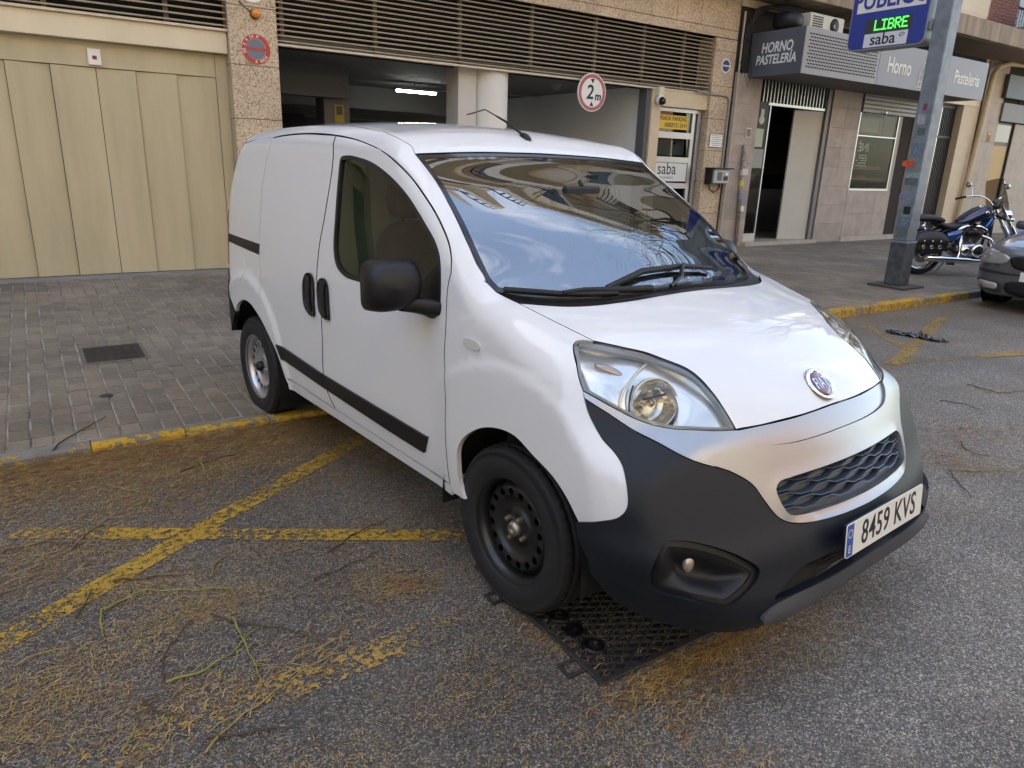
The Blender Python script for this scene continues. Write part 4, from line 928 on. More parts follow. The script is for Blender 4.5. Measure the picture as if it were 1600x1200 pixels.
for i in range(int((24+2.2)/CW)):
    xc = PX0+(i+.5)*CW
    for j in range(35):
        yc = ky(xc)+.106+(j+.5)*CD
        if yc+CD/2 > 9.72: continue
        if any(a+.02 < xc < c_-.02 and b_+.02 < yc < d_-.02 for a, b_, c_, d_ in M_MH): continue
        if 9.58 < xc < 10.1 and 5.05 < yc < 5.55: pass
        jz = random.gauss(0, .0012); tx, ty = random.gauss(0, .006), random.gauss(0, .006); zc = pz(xc, yc)+jz
        if -.47 < xc < .98 and yc < 7.55 and npav < 300:
            o = bpy.data.objects.new('paver', pme); COL.objects.link(o); o.parent = pav; o.location = (xc+random.gauss(0,.0008), yc+random.gauss(0,.0008), zc); o.rotation_euler = (tx, ty, random.gauss(0,.008)); npav += 1
        else:
            k = len(bv); q = pv.copy(); q[:,2] += tx*q[:,1]-ty*q[:,0]+zc; q[:,0] += xc; q[:,1] += yc; bv.extend(q.tolist()); bf.extend([tuple(a+k for a in f) for f in pf_])
mb = MB(); mb.add(bv, bf); o = mb.build('paver_field', M_PAV, pav); o['kind'] = 'stuff'
# ---- inspection cover in the pavement
z0 = pz(.38, 6.1); ic = thing('inspection_cover', 'rusty brown rectangular iron inspection cover set in the paving', 'cover', (.385,6.10,z0))
M_RUST = mat('rusty_iron', (.050,.036,.026), .8, metal=.2, var=.5, vscale=12, bump=.5, bscale=70)
mb = MB(); mb.cbox((.165,5.835,z0-.03),(.61,6.365,z0+.0045),.004); mb.build('cover_frame', mat('mortar', (.15,.127,.10), .9, var=.3, vscale=20), ic)
mb = MB(); mb.cbox((.19,5.86,z0-.02),(.585,6.34,z0+.006),.004); lid = mb.build('cover_lid', M_RUST, ic)
mb = MB()
for q in range(7):
    for r in range(5): mb.cbox((.235+r*.068,5.91+q*.058,z0+.005),(.265+r*.068,5.935+q*.058,z0+.009),.0015)
o = mb.build('tread_stud', M_RUST, lid); o['kind'] = 'stuff'
mb = MB(); mb.lathe([(.0,.004),(.036,.004),(.042,.0)], (.246,5.033,pz(.246,5.03)), (0,0,1), 16); tag(mb.build('valve_cap', mat('valve_dark', (.03,.028,.026), .7)), 'small round dark valve cap set in the pavers in front of the inspection cover', 'cover')
# ---- cast-iron telecom cover under the van's nose
tc = thing('telecom_cover', 'black cast iron telecom cover with diamond grid beneath the front of the van', 'manhole cover', (1.75,1.75,0))
M_IRON = mat('cast_iron', (.055,.054,.052), .5, metal=.4, var=.4, vscale=25, bump=.3, bscale=120)
X0, X1, Y0, Y1 = 1.30, 2.42, 1.372, 2.17
mb = MB()
for lo, hi in (((X0,Y0,.002),(X1,Y0+.022,.014)),((X0,Y1-.022,.002),(X1,Y1,.014)),((X0,Y0+.022,.002),(X0+.022,Y1-.022,.0138)),((X1-.022,Y0+.022,.002),(X1,Y1-.022,.0138))): mb.cbox(lo, hi, .002)
mb.build('cover_frame', M_IRON, tc)
for yy in (1.487, 1.948):
    mb = MB()
    for lo, hi in (((X0-.068,yy-.034,.002),(X0-.058,yy+.034,.013)),((X0-.058,yy-.034,.002),(X0-.0005,yy-.024,.013)),((X0-.058,yy+.024,.002),(X0-.0005,yy+.034,.013))): mb.cbox(lo, hi, .0015)
    mb.build('hinge_box', M_IRON, tc)
mb = MB(); mb.box((X0+.023,Y0+.023,.001),(X1-.023,Y1-.023,.005)); mb.build('cover_plate', M_BLACK, tc)
mb = MB(); ls = []
def clipseg(p, d, lo, hi):
    t0, t1 = -9, 9
    for k in range(2):
        if abs(d[k]) < 1e-9: continue
        a, b = (lo[k]-p[k])/d[k], (hi[k]-p[k])/d[k]; a, b = min(a, b), max(a, b); t0, t1 = max(t0, a), min(t1, b)
    return (t0, t1) if t1 > t0 else None
for sg in (1, -1):
    dd = np.array([math.cos(math.radians(28)), sg*math.sin(math.radians(28))]); nn = np.array([-dd[1], dd[0]])
    for k in range(-40, 60):
        p = np.array([X0, Y0])+nn*.0345*k*sg
        r = clipseg(p, dd, (X0+.02, Y0+.02), (X1-.02, Y1-.02))
        if r is None: continue
        # leave the lettering zone clear
        ts = np.linspace(r[0], r[1], max(2, int((r[1]-r[0])/.012)))
        seg = []
        def flush():
            if len(seg) > 1:
                a, b = seg[0], seg[-1]; n3 = nn*.004; mb.add([(a[0]-n3[0],a[1]-n3[1],.005),(b[0]-n3[0],b[1]-n3[1],.005),(b[0]+n3[0],b[1]+n3[1],.005),(a[0]+n3[0],a[1]+n3[1],.005),(a[0]-n3[0]*.6,a[1]-n3[1]*.6,.013+.0003*sg),(b[0]-n3[0]*.6,b[1]-n3[1]*.6,.013+.0003*sg),(b[0]+n3[0]*.6,b[1]+n3[1]*.6,.013+.0003*sg),(a[0]+n3[0]*.6,a[1]+n3[1]*.6,.013+.0003*sg)], [(4,5,6,7),(0,1,5,4),(1,2,6,5),(2,3,7,6),(3,0,4,7)])
            seg.clear()
        for t in ts:
            q = p+dd*t
            if min(abs(q[0]-1.405)**2+(q[1]-c_)**2 for c_ in (1.733,1.635,1.537)) < .045**2: flush()
            else: seg.append(q)
        flush()
o = mb.build('diamond_rib', M_IRON, tc); o['kind'] = 'stuff'
mb = MB(); mb2 = MB()
for cy in (1.733, 1.537):
    mb.lathe([(.012,.008),(.012,.0125),(.040,.0125),(.042,.006)], (1.405,cy,0), (0,0,1), 28); mb2.lathe([(.0,.0135),(.009,.0135),(.011,.006)], (1.405,cy,0), (0,0,1), 12)
pts = [(1.368,1.668),(1.368,1.60)]; arch = [(1.405+.040*math.sin(a)-.0,1.635-.040*math.cos(a)) for a in np.linspace(-1.25, PI+1.25, 22)]
def gdot(u, v, dd_): return (1.405+v, 1.635-u, .006+dd_)
vs, fs = text_mesh('n', .135, lambda u, v, q: (1.405+v, 1.635-u, .006+q), .0065, bold=.006); mb.add(vs, fs)
mb.build('cover_lettering', mat('letter_iron', (.008,.008,.009), .35, metal=.3), tc)
# ---- litter: straw and needles, twigs, a scrap of plastic
def strands():
    r = RNG; S = []
    def emit(n, fx, L, ang, aw, w, tilt=.12, kinds=(.5,.35,.15)):
        xy = fx(n); S.append((xy, r.lognormal(math.log(L), .45, n), r.normal(ang, aw, n), np.full(n, w)*r.uniform(.6,1.5,n), r.choice(3, n, p=kinds), tilt))
    def gutter(x0, x1, depth, off=0.):
        return lambda n: (lambda x: np.stack([x, ky(x)-.01-off-np.abs(r.normal(0, depth, n))], 1))(r.uniform(x0, x1, n))
    def clump(c, sx, sy, a=0):
        def f(n):
            u, v = r.normal(0, sx, n), r.normal(0, sy, n); return np.stack([c[0]+u*math.cos(a)-v*math.sin(a), c[1]+u*math.sin(a)+v*math.cos(a)], 1)
        return f
    def noisy(x0, x1, y0, y1, cells=90, spread=.16):
        cs = np.stack([r.uniform(x0, x1, cells), r.uniform(y0, y1, cells)], 1); ww = r.gamma(.7, 1, cells); ww /= ww.sum()
        def f(n):
            k = r.choice(cells, n, p=ww); return cs[k]+r.normal(0, spread, (n, 2))*np.array([1.3,.7])
        return f
    emit(22000, gutter(-2.2, 1.7, .20), .045, .15, .45, .0011, .18, (.68,.27,.05)); emit(22000, gutter(-2.2, 1.9, .45), .028, .2, .8, .0009, .15, (.55,.38,.07))
    emit(3500, gutter(5.2, 11, .2), .04, .1, .5, .0013, .15, (.6,.35,.05)); emit(2500, gutter(5, 12, .6), .03, .1, .9, .0012)
    emit(14000, noisy(-.9, 2.2, 1.9, 3.9, 80, .12), .026, .5, .8, .0009, .12, (.42,.43,.15)); emit(20000, noisy(-.7, 2.0, .9, 2.8, 90, .10), .016, .6, 1.2, .0008, .10, (.30,.50,.20))
    emit(16000, lambda n: np.stack([r.uniform(-1, 6, n), r.uniform(.2, 4.0, n)], 1), .009, 0, 2, .0009, .1, (.3,.52,.18))
    emit(8000, noisy(3.6, 9, .9, 3.6, 45, .22), .024, -.3, .8, .0011, .12, (.45,.42,.13))
    for c, sx, sy, a, n in (((1.75,1.31),.22,.025,0,900),((1.55,1.30),.16,.03,.1,500),((1.62,1.22),.20,.05,.25,500),((.62,2.02),.10,.05,.2,420),((.42,1.93),.12,.05,.3,380),((.15,1.95),.16,.05,.5,380),((-.02,1.7),.10,.06,.7,420),((1.0,2.18),.07,.04,.0,260),((1.30,1.62),.03,.10,.2,200),((2.1,1.42),.1,.02,.0,120),((-.25,3.05),.25,.12,.3,700),((.35,3.45),.30,.10,.3,800),((1.05,3.35),.22,.12,.2,400),((4.3,1.7),.20,.10,-.4,700),((4.9,1.95),.3,.1,-.2,600),((2.0,1.18),.22,.06,.1,260),((1.35,.85),.10,.05,.4,200),((6.2,2.3),.35,.09,-.2,400)):
        emit(int(n*(.35 if c[0] < 1.2 and c[1] < 2.1 else .8)), clump(c, sx*1.1, sy*1.2, a), .040, a, .55, .0011, .22, (.5,.38,.12))
    emit(260, clump((1.6,1.6), .2, .16, 0), .03, 0, 2, .0011, .2)
    XY = np.vstack([s[0] for s in S]); L = np.concatenate([s[1] for s in S]); A = np.concatenate([s[2] for s in S]); Wd = np.concatenate([s[3] for s in S]); K = np.concatenate([s[4] for s in S]); TL = np.concatenate([np.full(len(s[0]), s[5]) for s in S])
    ok = (XY[:,1] < ky(XY[:,0])-.003); XY, L, A, Wd, K, TL = [q[ok] for q in (XY, L, A, Wd, K, TL)]
    n = len(XY); L = np.clip(L*.85, .004, .12); Wd = Wd*.95; bend = r.normal(0, .5, n); z0 = r.uniform(.003, .010, n); up = np.abs(r.normal(0, TL, n))*L*.35
    d0 = np.stack([np.cos(A-bend/2), np.sin(A-bend/2)], 1); d1 = np.stack([np.cos(A+bend/2), np.sin(A+bend/2)], 1); nr = np.stack([-np.sin(A), np.cos(A)], 1)*Wd[:,None]
    a = XY-d0*L[:,None]/2; b = XY; c = XY+d1*L[:,None]/2
    def P3(q, z): return np.column_stack([q, z])
    V = np.stack([P3(a-nr, z0), P3(a+nr, z0), P3(b-nr, z0+up+.001), P3(b+nr, z0+up+.001), P3(c-nr*.5, z0+up*.4), P3(c+nr*.5, z0+up*.4)], 1).reshape(-1, 3)
    k = np.arange(n)*6; F = np.concatenate([np.stack([k, k+2, k+3, k+1], 1), np.stack([k+2, k+4, k+5, k+3], 1)])
    me = bpy.data.meshes.new('straw_litter'); me.vertices.add(len(V)); me.vertices.foreach_set('co', V.ravel()); me.loops.add(F.size); me.loops.foreach_set('vertex_index', F.ravel().astype(np.int32))
    me.polygons.add(len(F)); me.polygons.foreach_set('loop_start', np.arange(0, F.size, 4, dtype=np.int32)); me.polygons.foreach_set('loop_total', np.full(len(F), 4, dtype=np.int32)); me.polygons.foreach_set('material_index', np.concatenate([K, K]).astype(np.int32))
    me.materials.append(mat('straw_brown', (.27,.125,.040), .8, var=.6, vscale=9)); me.materials.append(mat('straw_pale', (.50,.325,.115), .75, var=.45, vscale=11)); me.materials.append(mat('straw_green', (.32,.265,.045), .7, var=.4, vscale=9))
    me.update(); me.validate(); o = bpy.data.objects.new('straw_litter', me); COL.objects.link(o)
    struct(o, 'stuff', 'dry brown straw and needle litter scattered over the asphalt and along the kerb'); o['category'] = 'litter'
strands()
TW = [('g',[(.15,2.08),(.23,2.07),(.35,2.12),(.46,2.21)],'bent yellow green twig lying left of the front wheel'),
 ('b',[(.15,2.1),(.16,2.2),(.23,2.31),(.33,2.44)],'thin curved brown twig meeting the bent yellow green one'),
 ('g',[(.4,2.31),(.4,2.15),(.4,1.94)],'short straight green twig crossing over the bent one'),
 ('b',[(.34,2.37),(.4,2.28),(.5,2.19),(.59,2.08)],'brown twig pointing from the crossing twigs to the front wheel'),
 ('y',[(.2,1.73),(.25,1.78),(.45,1.88),(.69,1.98)],'long straight pale twig lying along the faded yellow line'),
 ('g',[(.03,2.58),(.14,2.64),(.27,2.58),(.44,2.5)],'long thin green twig beside the diagonal yellow line'),
 ('g',[(.02,2.59),(.01,2.51),(.01,2.41)],'short curved green twig at the end of the diagonal yellow line'),
 ('b',[(.21,1.78),(.33,1.74),(.45,1.7)],'brown twig crossing the foot of the long pale twig'),
 ('b',[(.08,2.04),(.11,1.96),(.16,1.91)],'small curved brown twig in the straw near the frame bottom'),
 ('b',[(-.28,3.21),(-.16,3.22),(-.03,3.15)],'brown twig at the left picture edge above the yellow cross'),
 ('b',[(.72,2.4),(.86,2.43),(1.02,2.46)],'brown twig below the yellow line, nearest the front wheel'),
 ('y',[(.39,2.62),(.42,2.71),(.47,2.74)],'small hooked pale twig below the crossing of the yellow lines'),
 ('b',[(.07,2.77),(.17,2.73),(.29,2.69)],'brown twig just below the crossing of the yellow lines'),
 ('b',[(.83,2.56),(1.0,2.66),(1.18,2.71)],'brown twig lying across the yellow line by the front wheel'),
 ('b',[(-.05,3.09),(.01,3.2),(.1,3.31)],'brown twig over the left end of the horizontal yellow line'),
 ('y',[(-.23,2.4),(-.17,2.43),(-.1,2.42)],'pale twig at the far left below the faded yellow stroke'),
 ('b',[(-.06,2.58),(-.02,2.68),(0,2.74)],'short brown twig standing against the diagonal yellow line'),
 ('d',[(-.08,4.20),(.06,4.4),(.21,4.6)],'straight dark stick lying across the kerb onto the pavers'),
 ('b',[(-.3,3.97),(-.15,4.01),(.02,3.98),(.25,4.0)],'long brown branch in the gutter straw below the kerb'),
 ('b',[(.45,3.68),(.62,3.76),(.81,3.8)],'brown twig in the straw behind the rear wheel'),
 ('g',[(.57,3.75),(.56,3.62),(.57,3.51)],'small curved green twig in the straw below the kerb'),
 ('y',[(.15,3.66),(.23,3.56),(.3,3.43)],'pale twig in the gutter straw left of the diagonal line'),
 ('b',[(5.37,2.39),(5.45,2.27),(5.42,2.11)],'brown twig on the road right of the van'),
 ('y',[(4.89,2.01),(5.13,2.08),(5.4,2.1)],'hooked pale twig on the road right of the van'),
 ('g',[(4.14,1.67),(4.29,1.58),(4.51,1.49)],'green twig on the road reaching the right picture edge'),
 ('b',[(4.1,1.7),(3.95,1.57),(3.83,1.44)],'dark brown twig beside the number plate on the open road'),
 ('y',[(4.31,1.9),(4.38,1.79)],'short yellow twig on the road beside the bumper corner'),
 ('b',[(6.02,2.5),(6.01,2.27),(6.26,2.2)],'bent brown twig on the road below the right yellow line'),
 ('b',[(4.63,1.89),(4.5,1.78),(4.52,1.68)],'curved brown twig in the straw right of the van')]
TM = {'g': mat('twig_green', (.25,.225,.05), .6, var=.4, vscale=25), 'b': mat('twig_brown', (.085,.048,.024), .8, var=.4, vscale=25), 'y': mat('twig_pale', (.30,.22,.075), .7, var=.4, vscale=25), 'd': mat('twig_dark', (.035,.024,.018), .8)}
for k, pts, lab in TW:
    c = catmull(np.array(pts), .03); n = len(c); r0 = .0048 if k in 'gd' else .0038
    zz = [(.010+.004*math.sin(i*1.7)) if k != 'd' else pz(max(p[0],-1), p[1])*min(1, max(0, (p[1]-4.15)/.1))+.012 for i, p in enumerate(c)]
    mb = MB(); mb.tube([(p[0]+random.gauss(0,.0025), p[1]+random.gauss(0,.0025), z_) for p, z_ in zip(c, zz)], [r0*(1-.6*i/n) for i in range(n)], 6)
    tag(mb.build('twig', TM[k]), lab, 'twig', 'twigs fallen on the road')
mb = MB(); r = RNG; pts = []
nu, nv = 26, 7; P = []
for i in range(nu):
    t = i/(nu-1); cx, cy = 7.30+.16*t+.03*math.sin(5*t), 3.90-.55*t; row = []
    for j in range(nv):
        q = (j/(nv-1)-.5)*(.16*math.sin(PI*(t*.9+.07))+.03); row.append((cx+q*.9+r.normal(0,.008), cy+q*.4+r.normal(0,.008), .006+abs(r.normal(0,.016))))
    P.append(row)
mb.grid(P, smooth=False); tag(mb.build('plastic_scrap', mat('black_film', (.015,.015,.017), .22)), 'crumpled strip of shiny black plastic film lying on the road', 'litter')
# ================================================================== the garage building
def granite(name, base, dark, light):
    m, t, b = nodes_mat(name); L = t.links.new; g = N_(t, 'ShaderNodeNewGeometry'); P = g.outputs['Position']
    n = N_(t, 'ShaderNodeTexNoise', i_Scale=62., i_Detail=3., i_Roughness=.6); L(P, n.inputs['Vector'])
    cr = N_(t, 'ShaderNodeValToRGB'); el = cr.color_ramp.elements; el[0].position = .36; el[0].color = tuple(dark)+(1,); el[1].position = .68; el[1].color = tuple(light)+(1,)
    e = el.new(.47); e.color = tuple(base)+(1,)
    L(n.outputs[0], cr.inputs[0]); n2 = N_(t, 'ShaderNodeTexNoise', i_Scale=1.7, i_Detail=3.); L(P, n2.inputs['Vector']); r = N_(t, 'ShaderNodeMapRange', i_1=.3, i_2=.7, i_3=.86, i_4=1.1); L(n2.outputs[0], r.inputs[0])
    x = N_(t, 'ShaderNodeVectorMath', operation='SCALE'); L(cr.outputs[0], x.inputs[0]); L(r.outputs[0], x.inputs['Scale']); L(x.outputs[0], b.inputs['Base Color']); b.inputs['Roughness'].default_value = .8
    bp = N_(t, 'ShaderNodeBump', i_Strength=.35, i_Distance=.004); L(n.outputs[0], bp.inputs['Height']); L(bp.outputs[0], b.inputs['Normal']); return m
M_GRAN = granite('washed_aggregate', (.47,.365,.25), (.18,.125,.08), (.60,.49,.36))
M_CREAM = mat('cream_paint', (.68,.59,.42), .55, var=.12, vscale=3, stretch=(1,1,.2)); M_DOOR = mat('garage_door_paint', (.50,.43,.275), .5, var=.20, vscale=1.6, stretch=(2.5,1,.35), detail=7)
M_SLAT = mat('slat_cream', (.60,.52,.38), .45, var=.18, vscale=7); M_JAMB = mat('jamb_beige', (.56,.46,.31), .55, var=.1, vscale=4)
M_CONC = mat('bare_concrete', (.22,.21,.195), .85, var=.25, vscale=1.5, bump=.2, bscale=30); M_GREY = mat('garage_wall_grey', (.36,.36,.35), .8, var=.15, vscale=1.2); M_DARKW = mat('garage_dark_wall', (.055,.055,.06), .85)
M_JOINT = mat('dark_joint', (.03,.026,.022), .95); M_WALLW = mat('render_ochre', (.62,.51,.36), .85, var=.12, vscale=2)
gb = thing('garage_building', 'beige building with louvred parking garage entrance behind the van', 'building', (4,9.75,.1))
def B(name, lo, hi, m, par, c=.0):
    mb = MB(); (mb.cbox(lo, hi, c) if c else mb.box(lo, hi)); return mb.build(name, m, par)
FY = 9.75
B('ground_floor_wall', (-37,9.78,.05), (-3.61,10.2,4.0), M_WALLW, gb)
# left bay: sliding garage door
gd = B('garage_door', (-3.6,9.985,.10), (2.24,10.03,2.70), M_JOINT, gb)
edges = [-3.36,-2.94,-2.52,-2.10,-1.69,-1.27,-.86,-.44,-.02,.395,.842,1.247,1.685,2.128]
for i, (a, b) in enumerate(zip(edges[:-1], edges[1:])):
    mb = MB(); g0 = .004 if abs(b-.842) < .01 or abs(a-.842) < .01 else .0030
    st = .026; y0 = 9.950                                      # each leaf is folded: its right edge stands proud and returns
    pr = [(a+g0, y0+st), (a+g0+.01, y0+st), (b-.05, y0+.002), (b-g0, y0), (b-g0, y0+.033), (a+g0, y0+.033)] if b > .9 else [(a+g0, y0), (a+.05, y0+.002), (b-g0-.01, y0+st), (b-g0, y0+st), (b-g0, y0+.033), (a+g0, y0+.033)]
    mb.prism(pr, lambda u, v, d_: (u, v, d_), .112, 2.437); mb.build('door_panel', M_DOOR, gd)
B('door_header', (-3.6,9.945,2.443), (2.128,9.984,2.705), M_DOOR, gd, .003); B('door_post', (2.132,9.94,.10), (2.265,9.984,2.705), M_DOOR, gd, .003)
sb = B('sensor_box', (.772,9.915,2.462), (.905,9.944,2.632), mat('white_plastic', (.72,.70,.66), .4), gd, .006); B('red_lamp', (.818,9.910,2.522), (.862,9.916,2.560), mat('red_display', (.20,.012,.012), .3), sb)
B('door_sill', (-3.6,9.76,.03), (2.26,10.02,.104), M_CONC, gb, .004)
B('lintel', (-3.6,9.83,2.712), (2.268,10.2,2.955), M_CREAM, gb, .004)
# louvres
def louvre(x0, x1, z0, n, dz, mull, par):
    B('louvre_backing', (x0,10.12,z0-.02), (x1,10.16,z0+n*dz+.1), M_BLACK, par)
    B('louvre_sill', (x0,9.79,z0-.035), (x1,9.86,z0-.006), M_SLAT, par, .003)
    for xm in mull: B('louvre_mullion', (xm-.025,9.85,z0-.01), (xm+.025,9.90,z0+n*dz), mat('mullion_brown', (.16,.13,.10), .6), par)
    for i in range(n):
        z = z0+(i+.4)*dz+random.uniform(-.002,.002); mb = MB(); mb.prism([(9.775,z-.005),(9.792,z-.012),(9.835,z+.011),(9.83,z+.015),(9.790,z-.004)], lambda u, v, d_: (d_, u, v), x0+.004, x1-.004); mb.build('louvre_slat', M_SLAT, par)
louvre(-3.6, 2.27, 2.99, 13, .070, [-2.6,-1.2,.42,1.62], gb)
louvre(2.86, 10.66, 2.90, 15, .062, [2.95,4.2,5.5,6.75,8.0,9.05,10.0], gb)
# pillars clad in washed-aggregate slabs
def clad_pillar(x0, x1, zs, yb, par, side=True):
    B('pillar_core', (x0+.02,FY+.03,.05), (x1-.02,yb,zs[-1]), M_JOINT, par)
    for a, b in zip(zs[:-1], zs[1:]):
        B('cladding_slab', (x0,FY,a+.003), (x1,FY+.028,b-.003), M_GRAN, par, .003)
        if side: B('cladding_slab', (x0,FY+.033,a+.003), (x0+.018,yb,b-.003), M_GRAN, par, .002)
clad_pillar(2.275, 2.855, [.10,.73,1.36,1.98,2.60,3.255,3.9], 9.99, gb)
clad_pillar(10.685, 11.245, [.10,.75,1.34,1.90,2.46,3.03,3.62,3.828], 10.4, gb)
mb = MB(); mb.box((-37,10.2,2.96),(2.27,10.5,4.7)); mb.box((2.86,10.2,3.83),(11.23,10.5,4.7)); mb.build('wall_core', M_JOINT, gb)
B('upper_wall_backing', (-37,FY+.032,3.90), (11.24,10.2,4.62), M_JOINT, gb)
xs = [-9+.0]; x = 7.32-.585*18
while x < 11.2:
    b = min(x+.585, 11.245)
    B('cladding_slab', (x+.003,FY,3.984), (b-.003,FY+.028,4.60), M_GRAN, gb, .003)
    x += .585
for a, b in ((2.86,4.4),(4.4,5.56),(5.56,6.73),(6.73,8.49),(8.49,10.0),(10.0,11.245)): B('cladding_slab', (a+.003,FY+.001,3.838), (b-.003,FY+.028,3.977), M_GRAN, gb, .003)
B('pillar_backing', (2.15,10.165,2.95), (2.88,10.19,4.65), M_JOINT, gb); B('pillar_backing', (2.30,9.995,2.90), (2.84,10.16,4.6), M_JOINT, gb)
# garage interior
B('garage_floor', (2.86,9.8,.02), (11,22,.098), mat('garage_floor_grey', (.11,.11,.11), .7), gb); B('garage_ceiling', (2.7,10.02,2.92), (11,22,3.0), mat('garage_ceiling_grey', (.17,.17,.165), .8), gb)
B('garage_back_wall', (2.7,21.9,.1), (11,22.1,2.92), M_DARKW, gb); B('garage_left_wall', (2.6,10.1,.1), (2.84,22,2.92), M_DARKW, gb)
B('garage_right_wall', (9.28,10.05,.1), (9.4,16.5,2.92), mat('garage_wall_white', (.82,.82,.81), .7, var=.06, vscale=1), gb)
for yb, z0 in ((11.6,2.45),(14.5,2.5),(17.5,2.45)): B('ceiling_beam', (2.85,yb,z0), (9.27 if yb < 17 else 10.9,yb+.35,2.92) if yb > 12 else (4.45,yb+.3,2.92), mat('beam_grey', (.15,.148,.145), .85), gb)
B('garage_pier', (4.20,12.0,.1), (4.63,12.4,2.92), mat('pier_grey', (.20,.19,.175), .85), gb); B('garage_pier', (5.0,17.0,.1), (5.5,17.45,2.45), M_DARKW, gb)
sgn = tag(B('garage_notice', (4.37,11.985,2.10), (4.53,11.998,2.37), mat('notice_yellow', (.50,.36,.05), .5), None), 'yellow notice on the grey pier inside the garage', 'sign')
B('notice_symbol', (4.40,11.981,2.22), (4.50,11.984,2.35), mat('notice_dark', (.12,.11,.08), .6), sgn)
B('garage_pier', (5.55,9.98,.1), (5.86,10.35,2.9), mat('pier_cream', (.50,.47,.42), .7), gb)
mb = MB(); mb.lathe([(.31,.1),(.31,2.89)], (6.17,10.16,0), (0,0,1), 40); mb.build('round_column', mat('column_white', (.66,.64,.60), .55, var=.06, vscale=2), gb)
lf = thing('strip_light', 'lit fluorescent strip light hanging under the garage ceiling', 'lamp', (6.3,13,2.85))
mb = MB(); mb.cbox((5.90,12.93,2.78),(6.78,13.07,2.83),.008); mb.build('light_body', M_ALU, lf)
mb = MB(); mb.cyl((5.95,12.98,2.765),(6.73,12.98,2.765),.022,n=10); mb.cyl((5.95,13.03,2.765),(6.73,13.03,2.765),.022,n=10); mb.build('light_tube', mat('tube_glow', (.9,.95,1), .5, emit=(.92,1.,1.), estr=9.), lf)
mb = MB(); mb.cyl((6.3,13,2.83),(6.3,13,2.92),.012,n=6); mb.tube([(6.78,13,2.82),(7.6,13,2.86),(9.2,13,2.88)],.012,6); mb.build('light_conduit', M_ALU, lf)
# service doorway at the right of the bay
B('door_jamb', (9.30,9.80,.10), (9.52,10.04,2.885), M_JAMB, gb, .004); B('jamb_dark_strip', (9.20,9.84,.10), (9.296,10.04,2.885), mat('strip_grey', (.10,.10,.10), .7), gb)  # narrow dark grey strip along the left of the jamb
B('door_lintel', (9.523,9.80,2.60), (10.68,10.04,2.885), M_JAMB, gb, .004)
sd = thing('glass_door', 'aluminium glazed door with yellow parking sign beside the garage opening', 'door', (10.05,9.9,.1))
for lo, hi in (((9.53,9.88,.10),(9.585,9.96,2.595)),((10.56,9.88,.10),(10.64,9.96,2.595)),((9.586,9.88,2.53),(10.559,9.96,2.595)),((9.586,9.885,2.08),(10.42,9.95,2.19)),((9.586,9.885,1.66),(10.42,9.95,1.76)),((9.586,9.885,1.20),(10.42,9.95,1.30)),((10.42,9.885,.11),(10.50,9.955,2.528)),((9.586,9.885,.11),(10.419,9.95,.25))): B('door_rail', lo, hi, M_ALU, sd, .003)
B('door_gap', (10.502,9.93,.11), (10.558,9.97,2.528), M_BLACK, sd)
for z0, z1 in ((2.19,2.53),(1.76,2.08),(1.30,1.66),(.25,1.20)): B('door_pane', (9.586,9.915,z0), (10.42,9.921,z1), glassmat('door_glass', (.5,.52,.5), 1.5), sd)
B('lobby_wall', (9.4,10.9,.1), (10.9,10.95,2.9), mat('lobby_wall', (.42,.40,.34), .7), gb)
ys = B('yellow_sign', (9.59,9.900,2.24), (10.33,9.908,2.475), mat('sign_yellow', (.62,.40,.012), .45), sd)
def facey(y, x0, z0): return lambda u, v, d_: (x0+u, y-d_, z0+v)
M_BLKTXT = mat('black_letters', (.012,.012,.014), .5)
for s, z in (('ENTRADA PARKING', 2.415), ('ABIERTO 24 H', 2.305)):
    vs, fs = text_mesh(s, .105, facey(9.9, 10.30, z), .0015, bold=.002, sx=.86, align='RIGHT'); mb = MB(); mb.add(vs, fs); mb.build('sign_text', M_BLKTXT, ys)
wp = B('white_panel', (9.59,9.902,1.33), (10.41,9.912,1.655), mat('panel_white', (.60,.62,.60), .5), sd)
vs, fs = text_mesh('saba', .30, facey(9.902, 9.90, 1.545), .0015, bold=.001, sx=.92); mb = MB(); mb.add(vs, fs); mb.build('sign_text', M_BLKTXT, wp)
vs, fs = text_mesh('aparcamientos', .075, facey(9.902, 9.88, 1.40), .0015, sx=.9); mb = MB(); mb.add(vs, fs); mb.build('sign_text', mat('grey_letters', (.12,.12,.12), .5), wp)
mp_ = B('meter_cabinet', (9.60,9.97,1.80), (10.36,10.02,2.06), mat('panel_white', (.60,.62,.60), .5), sd, .004); mb = MB(); mb.cyl((10.1,9.955,2.0),(10.1,9.97,2.0),.02,n=10); mb.build('cabinet_lock', M_BLKPL, mp_)
